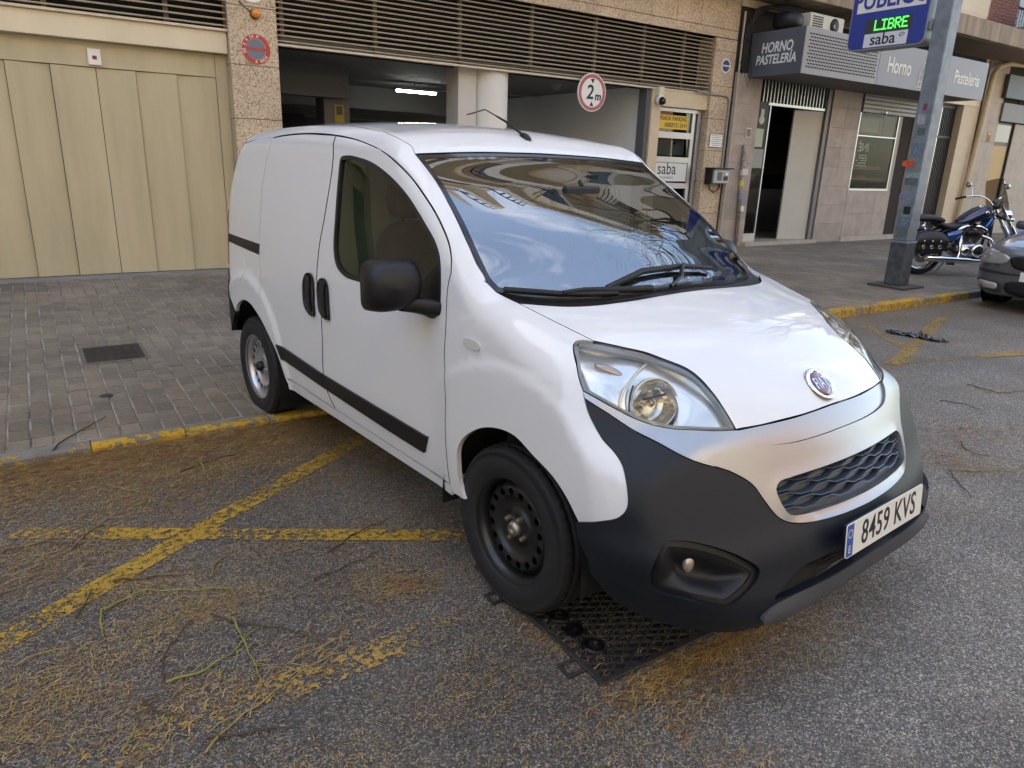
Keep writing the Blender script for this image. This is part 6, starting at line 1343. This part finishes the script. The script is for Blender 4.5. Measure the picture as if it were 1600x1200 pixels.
# ================================================================== parking sign on its post
M_POST = mat('post_blue_grey', (.235,.275,.315), .5, metal=.25, var=.35, vscale=7, var2=(.13,.155,.18), detail=8)
pt = thing('sign_post', 'square galvanised steel post with faded stickers carrying the parking sign', 'post', (9.86,5.28,.09))
ZP = float(pz(9.86, 5.28))
B('base_plate', (9.60,5.02,ZP), (10.12,5.54,ZP+.03), mat('post_base_rust', (.075,.062,.052), .75, var=.4, vscale=14), pt, .004); B('post_lower', (9.745,5.165,ZP+.031), (9.975,5.395,.70), mat('post_lower_dark', (.105,.115,.125), .55, metal=.3, var=.6, vscale=10), pt, .008); B('post_collar', (9.738,5.158,.70), (9.982,5.402,.73), M_POST, pt, .004); B('post_upper', (9.755,5.175,.731), (9.965,5.385,5.6), M_POST, pt, .010)
for k, (z, hgt, wdt, c, dy) in enumerate(((2.42,.08,.05,(.28,.04,.16),.0),(2.27,.12,.10,(.40,.42,.44),.02),(2.12,.09,.10,(.12,.14,.17),-.01),(1.90,.16,.16,(.17,.22,.28),.0),(1.72,.08,.10,(.62,.10,.03),.05),(1.58,.07,.19,(.26,.36,.34),.0),(1.50,.09,.17,(.12,.15,.17),.0),(1.30,.07,.18,(.20,.26,.36),.03),(1.13,.10,.09,(.02,.02,.022),-.02),(.98,.12,.18,(.16,.21,.26),.0),(.84,.14,.15,(.13,.15,.17),.0))):
    B('sticker', (9.7515,5.28-wdt/2+dy,z-hgt/2), (9.7545,5.28+wdt/2+dy,z+hgt/2), mat('post_sticker_%d' % k, c, .55, var=.5, vscale=30), pt)
B('red_tape', (9.735,5.37,1.69), (9.75,5.43,1.76), mat('tape_red', (.62,.10,.03), .5), pt)
sg = thing('parking_sign', 'blue illuminated public parking sign with green LED word on the post', 'sign', (9.85,5.98,3.18))
def rrect(y0, y1, z0, z1, r, n=6):
    out = []
    for cy, cz, a0 in ((y1-r,z1-r,0),(y0+r,z1-r,90),(y0+r,z0+r,180),(y1-r,z0+r,270)): out += [(cy+r*math.cos(math.radians(a0+90*k/n)), cz+r*math.sin(math.radians(a0+90*k/n))) for k in range(n+1)]
    return out
M_SIGB = mat('sign_royal_blue', (.022,.045,.26), .35)
mb = MB(); mb.prism(rrect(5.46,6.53,3.18,4.95,.09), lambda u, v, d_: (d_, u, v), 9.76, 10.0); mb.build('sign_case', mat('sign_case_grey', (.30,.31,.32), .45, metal=.3), sg)
mb = MB(); mb.prism(rrect(5.475,6.515,3.195,4.935,.08), lambda u, v, d_: (d_, u, v), 9.755, 9.7595); mb.build('sign_face', M_SIGB, sg)
fxx = lambda y0, z0, x=9.754: (lambda u, v, d_: (x-d_, y0-u, z0+v))
w1 = B('white_band', (9.7515,5.52,3.64), (9.7545,6.45,3.95), M_SWH, sg); vs, ff = text_mesh('PÚBLICO', .30, fxx(5.985, 3.775, 9.7512), .002, bold=.006, sx=.86); mb = MB(); mb.add(vs, ff); mb.build('sign_text', M_SIGB, w1)
w0 = B('white_band', (9.7515,5.52,3.97), (9.7545,6.45,4.22), M_SWH, sg); vs, ff = text_mesh('PARKING', .27, fxx(5.985, 4.09, 9.7512), .002, bold=.006, sx=.80); mb = MB(); mb.add(vs, ff); mb.build('sign_text', M_SIGB, w0)
vs, ff = text_mesh('P', .75, fxx(5.985, 4.56), .002, bold=.02); mb = MB(); mb.add(vs, ff); mb.build('sign_text', M_SWH, sg)
B('led_panel', (9.7505,5.66,3.375), (9.7545,6.29,3.545), mat('led_panel', (.045,.045,.043), .4), sg)
L5 = {'L': ('10000',)*6+('11111',), 'I': ('11111','00100','00100','00100','00100','00100','11111'), 'B': ('11110','10001','10001','11110','10001','10001','11110'), 'R': ('11110','10001','10001','11110','10100','10010','10001'), 'E': ('11111','10000','10000','11110','10000','10000','11111')}
for li, ch in enumerate('LIBRE'):
    mb = MB()
    for r_ in range(7):
        for c in range(5):
            if L5[ch][r_][c] == '1':
                y = 6.155-li*.094-c*.0158; z = 3.525-r_*.0185; mb.box((9.7485,y-.0072,z-.0085),(9.7505,y+.0072,z+.0085))
    mb.build('led_letter', mat('led_green', (.02,.3,.04), .5, emit=(.05,1.,.12), estr=.45), sg)
w2 = B('white_band', (9.7515,5.69,3.205), (9.7545,6.285,3.37), mat('band_pale', (.62,.63,.68), .45), sg); vs, ff = text_mesh('saba', .20, fxx(6.02, 3.292, 9.7512), .002, bold=.002, sx=1.02); mb = MB(); mb.add(vs, ff); mb.build('sign_text', M_BLKTXT, w2)
mb = MB(); mb.tube([(9.7505, 5.765+.030*math.cos(a)-.012*math.sin(a), 3.325+.020*math.sin(a)) for a in np.linspace(0, 2*PI, 20)], .004, 5); mb.build('sign_text', M_BLKTXT, w2)
for z in (3.40, 4.60):
    B('bracket', (9.80,5.386,z-.05), (9.96,5.459,z+.05), M_GALV, sg, .006); mb = MB(); mb.cyl((9.79,5.42,z-.07),(9.79,5.42,z+.07),.012,n=8); mb.build('bracket_bolt', M_GALV, sg)
# ================================================================== motorcycle (x forward from the rear axle, right side towards the camera)
BZ = float(pz(11.5, 5.87)); bike = thing('motorcycle', 'blue cruiser motorcycle with chrome engine and black saddlebags parked on the pavement', 'motorcycle', (11.5,5.87,BZ), math.radians(-30), local=True)
M_BLUE = mat('bike_blue', (.018,.075,.26), .2, metal=.35, coat=1.); M_NAVY = mat('bike_navy', (.012,.02,.07), .16, metal=.3, coat=1.); M_LEATH = mat('saddle_leather', (.018,.017,.018), .5, bump=.2, bscale=60)
def bwheel(x, r, w, name):
    mb = MB(); mb.lathe([(r-.085,-w*.42),(r-.05,-w/2),(r-.015,-w*.40),(r,-w*.15),(r,w*.15),(r-.015,w*.40),(r-.05,w/2),(r-.085,w*.42)], (x,0,r), (0,1,0), 40); ty = mb.build('tyre', M_RUB, bike)
    mb = MB(); mb.lathe([(r-.085,-w*.4),(r-.10,-w*.3),(r-.10,w*.3),(r-.085,w*.4)], (x,0,r), (0,1,0), 40); mb.build('rim', M_CHROME, ty)
    mb = MB(); mb.cyl((x,-.07,r),(x,.07,r),.045,n=14)
    for k in range(28):
        a = 2*PI*k/28; b_ = a+(.35 if k % 2 else -.35); mb.cyl((x+.04*math.cos(b_),.045*(1 if k % 4 < 2 else -1),r+.04*math.sin(b_)),(x+(r-.1)*math.cos(a),0,r+(r-.1)*math.sin(a)),.0032,n=4,caps=False)
    o = mb.build('spokes', M_CHROME, ty); o['kind'] = 'stuff'
    mb = MB(); mb.lathe([(.06,-.055),(.14,-.055),(.14,-.05),(.06,-.05)], (x,0,r), (0,1,0), 24, smooth=False); mb.build('brake_disc', M_STEEL, ty)
bwheel(0, .325, .17, 'rear_wheel'); bwheel(1.62, .345, .11, 'front_wheel')
def lofty(secs, n=16, p=.8):
    """secs: (x, z, halfwidth, halfheight)"""
    rows = []
    for (x, z, w, h) in secs: rows.append([(x, w*math.copysign(abs(math.cos(a))**p, math.cos(a)), z+h*math.copysign(abs(math.sin(a))**p, math.sin(a))) for a in np.linspace(0, 2*PI, n, endpoint=False)])
    return rows
def loft(name, secs, m, par, p=.8, n=18):
    c = np.array(secs, float); cc = catmull(c, .04); mb = MB(); rows = lofty(cc, n, p); mb.grid(rows, close=True); mb.add(rows[0], [tuple(range(n))]); mb.add(rows[-1], [tuple(range(n))[::-1]]); return mb.build(name, m, par)
tank = loft('fuel_tank', [(.48,.80,.06,.05),(.55,.83,.11,.075),(.67,.885,.145,.105),(.80,.945,.155,.115),(.92,.975,.13,.10),(1.0,.98,.08,.07),(1.03,.98,.03,.03)], M_NAVY, bike)
mb = MB(); mb.lathe([(.03,0),(.03,.012),(.0,.018)], (.80,0,1.055), (0,0,1), 14); mb.build('fuel_cap', M_CHROME, tank); B_ = MB(); B_.ell((.84,-.148,.965), (.035,.008,.03), 10, 6); B_.build('tank_badge', M_CHROME, tank)
loft('seat', [(.16,.79,.13,.04),(.24,.755,.155,.05),(.34,.735,.16,.05),(.45,.755,.13,.045),(.54,.79,.07,.03)], M_LEATH, bike); loft('pillion_seat', [(-.20,.855,.10,.03),(-.12,.86,.125,.05),(.02,.86,.13,.055),(.14,.85,.13,.055),(.22,.83,.12,.04)], M_LEATH, bike)
mb = MB(); rows = []
for a in np.linspace(-40, 125, 24): rows.append([((.385+.012*abs(k)/3*-1)*-math.sin(math.radians(a))*1, .028*k, .325+.385*math.cos(math.radians(a))-.010*abs(k)) for k in range(-3, 4)])
mb.grid(rows); rf = mb.build('rear_mudguard', M_NAVY, bike); rf.modifiers.new('t', 'SOLIDIFY').thickness = .006
mb = MB(); rows = []
for a in np.linspace(-62, 58, 24): rows.append([(1.62+.385*math.sin(math.radians(a)), .022*k, .345+.385*math.cos(math.radians(a))-.008*abs(k)) for k in range(-3, 4)])
mb.grid(rows); ff_ = mb.build('front_mudguard', M_BLUE, bike); ff_.modifiers.new('t', 'SOLIDIFY').thickness = .005
mb = MB()
for s in (-1, 1): mb.tube([(0,.11*s,.325),(.35,.12*s,.42),(.55,.12*s,.34),(.90,.11*s,.26),(1.02,.08*s,.45),(1.04,.03*s,.86)], .02, 8); mb.tube([(.0,.12*s,.34),(.22,.13*s,.68),(.50,.10*s,.74),(1.02,.03*s,.92)], .018, 8)
mb.build('frame', M_BLKPL, bike)
loft('side_cover', [(.28,.60,.165,.08),(.36,.60,.17,.11),(.45,.62,.165,.10),(.52,.68,.14,.05)], M_BLUE, bike); loft('neck_cover', [(.90,.74,.10,.05),(.97,.80,.10,.12),(1.03,.86,.07,.10)], M_BLUE, bike)
mb = MB(); mb.ell((.68,0,.40), (.22,.17,.13), 20, 12, p=.7); eng = mb.build('engine', mat('engine_alloy', (.50,.50,.50), .22, metal=.9), bike)
mb = MB(); mb.lathe([(.0005,.03),(.07,.028),(.095,.015),(.10,.0)], (.80,-.165,.40), (0,-1,0), 24); mb.lathe([(.0005,.025),(.055,.022),(.07,.0)], (.60,-.165,.39), (0,-1,0), 20); mb.build('crankcase_cover', M_CHROME, eng)
for tilt, bx0 in ((-24, .66), (24, .72)):
    d_ = Vector((math.sin(math.radians(tilt)),0,math.cos(math.radians(tilt)))); o_ = Vector((bx0,0,.47)); mb = MB()
    for k in range(9): mb.cyl(o_+d_*(.02+k*.026), o_+d_*(.038+k*.026), .095+.004*k, n=20, smooth=False)
    mb.cyl(o_, o_+d_*.26, .075, n=16); cyl_ = mb.build('cylinder', mat('cylinder_fins', (.17,.165,.16), .4, metal=.7), eng)
    mb = MB(); mb.ell(o_+d_*.29, (.12,.135,.042), 20, 10, M=Matrix.Rotation(math.radians(tilt), 3, 'Y'), p=.6); mb.build('cylinder_head', M_CHROME, cyl_)
mb = MB(); mb.ell((.69,-.12,.66), (.12,.07,.055), 16, 8, p=.7); mb.build('air_filter', M_BLKPL, eng)
for nm, pts in (('exhaust', [(.86,-.10,.62),(.97,-.15,.57),(1.0,-.19,.42),(.92,-.20,.27),(.8,-.20,.245),(.68,-.20,.25)]), ('exhaust', [(.54,-.10,.60),(.50,-.16,.50),(.50,-.19,.36),(.48,-.20,.29)])):
    mb = MB(); mb.tube([tuple(p) for p in catmull(np.array(pts), .03)], .027, 12); mb.build('exhaust_pipe', M_CHROME, bike)
mb = MB(); mb.tube([(.82,-.205,.245),(.70,-.21,.25),(.66,-.21,.25),(.0,-.215,.275),(-.03,-.215,.277)], [.028,.034,.046,.050,.040], 16); mb.build('silencer', M_CHROME, bike)
for s in (-1, 1):
    sec = []
    for x in np.linspace(-.26, .26, 12):
        q = (1-abs(x/.27)**3)**.45; sec.append([(-.02+x, s*(.135+.13*a), .50+b_*q) for a, b_ in ((0,.15),(.5,.17),(.85,.14),(1,.06),(1,-.08),(.9,-.16),(.45,-.17),(0,-.15))])
    mb = MB(); mb.grid(sec, close=True); mb.add(sec[0], [tuple(range(8))]); mb.add(sec[-1], [tuple(range(8))[::-1]]); bag = mb.build('saddlebag', M_LEATH, bike)
    mb = MB(); rows = []
    for x in np.linspace(-.262, .262, 14):
        q = (1-abs(x/.28)**3)**.45; rows.append([(-.02+x, s*y, .50+z*q) for y, z in ((.13,.165),(.20,.186),(.25,.160),(.275,.07),(.277,-.005-.03*abs(math.sin(x*18))))])
    mb.grid(rows); fl_ = mb.build('bag_flap', M_LEATH, bag); fl_.modifiers.new('t', 'SOLIDIFY').thickness = .008
    for x in (-.15, -.02, .11):
        mb = MB(); mb.cbox((x-.013,s*.278-.004,.34),(x+.013,s*.278+.004,.50),.002); mb.build('bag_strap', M_LEATH, bag); mb = MB(); mb.tube([(x-.02,s*.285,.43),(x+.02,s*.285,.43),(x+.02,s*.285,.47),(x-.02,s*.285,.47),(x-.02,s*.285,.43)], .005, 6); mb.ell((x,s*.284,.535), (.014,.008,.014), 8, 6); mb.build('bag_buckle', M_CHROME, bag)
    mb = MB(); mb.tube([(1.62,.085*s,.345),(1.42,.085*s,.62),(1.30,.085*s,.78)], .034, 12); mb.tube([(1.30,.085*s,.78),(1.08,.085*s,1.08)], .024, 12); mb.build('fork_leg', M_CHROME, bike)
    mb = MB(); mb.tube([tuple(p) for p in catmull(np.array([(1.05,.04*s,1.06),(1.04,.12*s,1.13),(0.96,.22*s,1.20),(0.82,.34*s,1.19),(0.7,.42*s,1.15)]), .03)], .013, 8); hb_ = mb.build('handlebar', M_CHROME, bike)
    mb = MB(); mb.tube([(0.8,.355*s,1.185),(0.68,.435*s,1.143)], .018, 8); mb.build('grip', M_BLKPL, hb_)
    mb = MB(); mb.tube([(0.86,.31*s,1.20),(0.88,.36*s,1.30),(0.85,.40*s,1.35)], .006, 6); mb.ell((0.84,.42*s,1.365), (.022,.075,.045), 14, 8); mb.build('mirror', M_CHROME, bike)
    mb = MB(); mb.cyl((1.2,.09*s,.88),(1.2,.19*s,.88),.010,n=6); mb.ell((1.21,.20*s,.88), (.035,.03,.03), 12, 8); mb.build('turn_signal', M_CHROME, bike)
mb = MB(); mb.cyl((1.16,0,.95),(1.28,0,.93),.055,.088,n=20); mb.ell((1.28,0,.93), (.03,.086,.086), 16, 8); mb.build('headlight', M_CHROME, bike); mb = MB(); mb.ell((1.04,0,1.05), (.05,.11,.03), 12, 8); mb.cyl((1.02,-.10,.93),(1.18,-.10,.88),.02,n=8); mb.build('fork_yoke', M_BLKPL, bike)
mb = MB(); P = []
for t in np.linspace(0, 1, 8): P.append([(1.19-.14*t-.10*(k/5.)**2, .05*k*(1-.25*t**3), 1.02+.46*t-.05*t*(abs(k)/5)**2) for k in range(-5, 6)])
mb.grid(P); mb.build('windshield', glassmat('smoked_screen', (.32,.29,.26), 1.5), bike)
mb = MB(); mb.cyl((1.11,-.18,1.12),(1.11,.18,1.12),.008,n=6); mb.build('windshield_bracket', M_CHROME, bike)
mb = MB(); mb.ell((-.30,0,.74), (.04,.05,.035), 12, 8); mb.build('tail_lamp', mat('tail_lamp_red', (.32,.02,.015), .12, coat=.6), bike); mb = MB(); mb.tube([(.45,-.12,.26),(.42,-.22,.20),(.40,-.26,.19)], .012, 6); mb.cyl((.40,-.24,.20),(.30,-.24,.20),.016,n=8); mb.build('foot_peg', M_BLKPL, bike); mb = MB(); mb.tube([(.55,.12,.26),(.50,.28,.01)], .012, 6); mb.build('side_stand', M_STEEL, bike)
mb = MB(); mb.tube([(-.22,-.10,.80),(-.26,-.09,1.0),(-.27,0,1.03),(-.26,.09,1.0),(-.22,.10,.80)], .009, 6); mb.build('sissy_bar', M_CHROME, bike)
mb = MB(); mb.tube([(-.12,-.15,.80),(-.14,-.20,.73),(-.13,-.22,.70)], .01, 6); mb.ell((-.16,-.19,.75), (.03,.03,.03), 10, 6); mb.build('rear_turn_signal', M_CHROME, bike)
# ================================================================== grey saloon parked at the right edge (faces -X)
car = thing('parked_car', 'grey saloon car cut off by the right edge of the picture', 'car', (9.86,3.53,0), PI, local=True)
M_CARP = mat('car_grey_paint', (.115,.125,.145), .28, metal=.5, coat=1.)
# local frame: x forward (towards -X of the world), nose at x=0, y left
S_ = [  # x, half width, bottom, sill z, belt z, shoulder half width, top z (centre), top half width
 (.02,.40,.26,.36,.60,.36,.66,.30),(-.02,.62,.22,.40,.66,.58,.72,.50),(-.10,.76,.20,.42,.70,.72,.765,.60),(-.25,.845,.19,.42,.73,.80,.815,.66),(-.5,.88,.19,.42,.78,.85,.875,.70),(-.9,.885,.18,.42,.84,.86,.94,.70),(-1.2,.885,.18,.42,.88,.86,1.0,.68),(-1.6,.885,.18,.42,.91,.86,1.26,.60),(-2.0,.885,.18,.42,.93,.86,1.43,.56),(-2.6,.885,.18,.42,.94,.86,1.46,.56),(-3.2,.885,.18,.42,.95,.86,1.40,.55),(-3.7,.88,.19,.42,.96,.84,1.14,.60),(-4.1,.86,.22,.42,.94,.80,1.03,.65),(-4.4,.76,.26,.42,.86,.70,.98,.55),(-4.46,.60,.30,.42,.80,.55,.90,.45)]
Sa = catmull(np.array(S_), .06); mb = MB(); rows = []
for (x, w, zb, zs, zt, ws2, ztop, wt) in Sa:
    half = [(0,zb),(w*.85,zb),(w*.97,zb+.07),(w,zs),(w*1.005,zs+(zt-zs)*.5),(ws2,zt),(ws2*.5+wt*.5,zt*.45+ztop*.55),(wt,ztop-.03*(ztop-zt)),(wt*.5,ztop),(0,ztop+.004)]
    hc_ = catmull(np.array(half), .06); rows.append([(x, p[0], p[1]) for p in [half[0]]+[tuple(h) for h in np.array([np.interp(np.linspace(0, 1, 26), np.linspace(0, 1, len(hc_)), hc_[:,k]) for k in range(2)]).T[1:]]])
full = [r+[(p[0],-p[1],p[2]) for p in r[-2:0:-1]] for r in rows]; mb.grid(full, close=True); mb.add(full[0], [tuple(range(len(full[0])))]); mb.add(full[-1], [tuple(range(len(full[0])))[::-1]]); body_ = mb.build('body', M_CARP, car)
def car_at(x, y):      # front surface x for a given lateral position and height
    return x
def carfront(y, z):
    best = None
    for i in range(len(rows)-1):
        # widest half width at height z for stations i
        def hw(r):
            w_ = [abs(p[1]) for p, q in zip(r[:-1], r[1:]) if min(p[2], q[2])-1e-6 <= z <= max(p[2], q[2])+1e-6]; return max(w_) if w_ else -1
        a, b = hw(rows[i]), hw(rows[i+1])
        if a >= 0 and abs(y) <= a: return rows[i][0][0]
        if b >= 0 and a < abs(y) <= b:
            t = (abs(y)-max(a, 0))/max(b-max(a, 0), 1e-6); return rows[i][0][0]*(1-t)+rows[i+1][0][0]*t
    return -.3
def carpatch(name, poly, m, off, par, side, res=.03, depth=.02):
    p = np.array(poly, float); p = p if area2(p) > 0 else p[::-1]; p = clean(catmull(p, .03, closed=True), .004); V, F = triangulate(p, [], res)
    vs = [(carfront(y, z)+off+.004*0, y*side, z) for y, z in V]; mb = MB(); mb.add(vs, [tuple(map(int, f)) if side > 0 else tuple(map(int, f[::-1])) for f in F], 0, True); o = mb.build(name, m, par)
    if depth: md = o.modifiers.new('t', 'SOLIDIFY'); md.thickness = depth; md.offset = 0
    return o
for s in (-1, 1):
    hl = carpatch('headlamp', [(.80,.585),(.60,.575),(.44,.60),(.42,.66),(.55,.715),(.74,.745),(.83,.74),(.84,.66)], mat('car_lamp', (.30,.30,.29), .15, metal=.2, coat=1.), .008, body_, s)
    for yy in (.68, .54): 
        mb = MB(); mb.lathe([(.0005,-.01),(.04,.0),(.055,.012),(.062,.014)], (carfront(yy,.66)-.002,yy*s,.655), (1,.25*s,0), 18); mb.build('lamp_bowl', M_CHROME, hl)
    fg = carpatch('fog_lamp', [(.76,.275),(.60,.265),(.50,.275),(.50,.335),(.60,.35),(.76,.345)], mat('car_fog', (.38,.36,.32), .2, coat=1.), .010, body_, s)
    carpatch('fog_surround', [(.79,.255),(.60,.245),(.44,.25),(.44,.355),(.60,.37),(.79,.365)], mat('car_recess', (.03,.032,.036), .6), .003, body_, s)
    for wx in (-.86, -3.50):
        mb = MB(); mb.lathe([(.19,.10),(.21,.115),(.29,.11),(.315,.07),(.315,-.07),(.29,-.10)], (wx,.78*s,.315), (0,s,0), 40); w_ = mb.build('wheel', M_RUB, body_); mb = MB(); mb.lathe([(.0005,.112),(.06,.112),(.17,.10),(.195,.112)], (wx,.78*s,.315), (0,s,0), 30); mb.build('wheel_trim', M_RIMS, w_)
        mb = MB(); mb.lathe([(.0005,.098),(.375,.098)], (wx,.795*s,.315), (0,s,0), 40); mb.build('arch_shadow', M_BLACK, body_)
carpatch('bumper_crease', [(-.845,.475),(0,.465),(.845,.475),(.845,.49),(0,.482),(-.845,.49)], mat('car_recess', (.03,.032,.036), .6), .003, body_, 1, depth=.006); carpatch('radiator_grille', [(-.36,.56),(.36,.56),(.40,.66),(-.40,.66)], M_BLKPL, .006, body_, 1); carpatch('lower_grille', [(-.38,.26),(.38,.26),(.40,.36),(-.40,.36)], M_BLKPL, .006, body_, 1)
pl_ = MB(); pl_.cbox((.035,-.26,.40),(.042,.26,.51),.002); pl_.build('number_plate', M_PLATE, body_)
mb = MB(); mb.grid([[(-1.22,y,.995-.02*abs(y)) for y in (-.64,-.3,0,.3,.64)], [(-1.60,y,1.268-.03*abs(y)) for y in (-.58,-.3,0,.3,.58)], [(-1.88,y,1.40-.03*abs(y)) for y in (-.53,-.3,0,.3,.53)]]); mb.build('windscreen', M_WIN, body_)
for s in (-1, 1):
    mb = MB(); mb.grid([[(x,(.868-.10*(x < -3.4)*0)*s,.955) for x in np.linspace(-1.45,-3.6,10)], [(x,.70*s,z) for x, z in zip(np.linspace(-1.80,-3.35,10), [1.30,1.35,1.37,1.38,1.38,1.375,1.37,1.36,1.33,1.27])]]); mb.build('side_window', M_WIN, body_)
    mb = MB(); mb.ell((-1.50,.95*s,.98), (.07,.10,.065), 14, 8, p=.7); mb.build('door_mirror', M_CARP, body_)
mb = MB(); mb.box((-4.2,-.75,.16),(-.3,.75,.25)); mb.build('underside', M_BLACK, body_)
# ================================================================== bare street tree just outside the frame (its branches mirror in the windscreen)
tr_ = thing('plane_tree', 'bare street tree beside the parked car, mirrored in the windscreen', 'tree', (15.2,5.35,.05))
M_BARK = mat('bark', (.085,.075,.062), .85, var=.5, vscale=6, bump=.5, bscale=25)
rt = random.Random(5); tk = MB(); br = MB()
def grow(p, d_, r_, L, lvl):
    pts = [p]; q = p; dd = d_
    n = max(3, int(L/.30))
    for i in range(n):
        dd = (dd+Vector((rt.gauss(0,.16),rt.gauss(0,.16),rt.gauss(.08,.10)))*(1 if lvl else .25)).normalized(); q = q+dd*L/n; pts.append(q)
    rs = [r_*(1-.5*i/n) for i in range(n+1)]; (tk if lvl == 0 else br).tube([tuple(a) for a in pts], rs, 9 if lvl < 2 else 5 if lvl < 4 else 3, caps=False)
    if lvl >= 5: return
    k = {0: 5, 1: 4, 2: 4, 3: 4, 4: 3}[lvl]
    for j in range(k):
        t = 1.0 if j == 0 else rt.uniform(.45 if lvl else .75, 1.0); i = min(n, int(t*n)); ax = Vector((rt.gauss(0,1),rt.gauss(0,1),rt.gauss(0,.5))).normalized(); a = rt.uniform(.35,.85) if lvl else rt.uniform(.6,1.0)
        nd = (Vector((-.35 if lvl == 0 else -.10,-.05,0))+dd*math.cos(a)+(ax-dd*ax.dot(dd)).normalized()*math.sin(a)).normalized(); grow(pts[i], nd, rs[i]*rt.uniform(.58,.80), (L if lvl else 5.4)*rt.uniform(.62,.82), lvl+1)
grow(Vector((15.2,5.35,.0)), Vector((-.03,-.0,1)), .24, 5.4, 0)
tk.build('trunk', M_BARK, tr_); o = br.build('crown', M_BARK, tr_); o['kind'] = 'stuff'
# ================================================================== houses across the street (behind the camera), seen in the reflections
for nm, x0, x1, z1, col, lab in (('apartment_block', -44, -6, 15.5, (.56,.47,.35), 'ochre apartment block across the street, mirrored in the van'), ('apartment_block', -5.9, 13, 18.5, (.62,.55,.45), 'cream apartment block across the street, mirrored in the van'), ('apartment_block', 13.1, 34, 15.0, (.36,.20,.14), 'brick red apartment block across the street, mirrored in the van')):
    ab = thing(nm, lab, 'building', ((x0+x1)/2,-14,0), group='houses across the street'); wm = mat('wall_%d' % int(x0*10), col, .85, var=.1, vscale=1)
    B('wall', (x0,-24,0), (x1,-14,z1), wm, ab); B('cornice', (x0,-14,z1-.4), (x1,-13.6,z1), M_CREAM, ab); B('shop_band', (x0+.3,-13.98,.1), (x1-.3,-13.93,3.0), M_WIN, ab)
    for k in range(int((z1-4)/3)):
        B('balcony', (x0+.2,-14,3.6+3*k), (x1-.2,-13.0,3.78+3*k), M_CREAM, ab); B('balcony_front', (x0+.2,-13.06,3.781+3*k), (x1-.2,-13.0,4.65+3*k), wm, ab)
        for i in range(int((x1-x0)/3)): B('window', (x0+.8+3*i,-13.99,3.8+3*k), (x0+2.3+3*i,-13.95,5.9+3*k), M_WIN, ab)

sky_cut_block = thing('apartment_block', 'tall ochre block added far to the left, outside the picture, to cut low sky light', 'building', (-38,3,0), group='houses across the street'); B('wall', (-48,-13.8,0), (-38,30,17), M_UPW, sky_cut_block)  # unseen block, added to keep low sky light off the van's side
for k in range(4):
    for i in range(12): B('window', (-37.99,-12+3.4*i,4+3.2*k), (-37.95,-10.4+3.4*i,6.1+3.2*k), M_WIN, sky_cut_block)
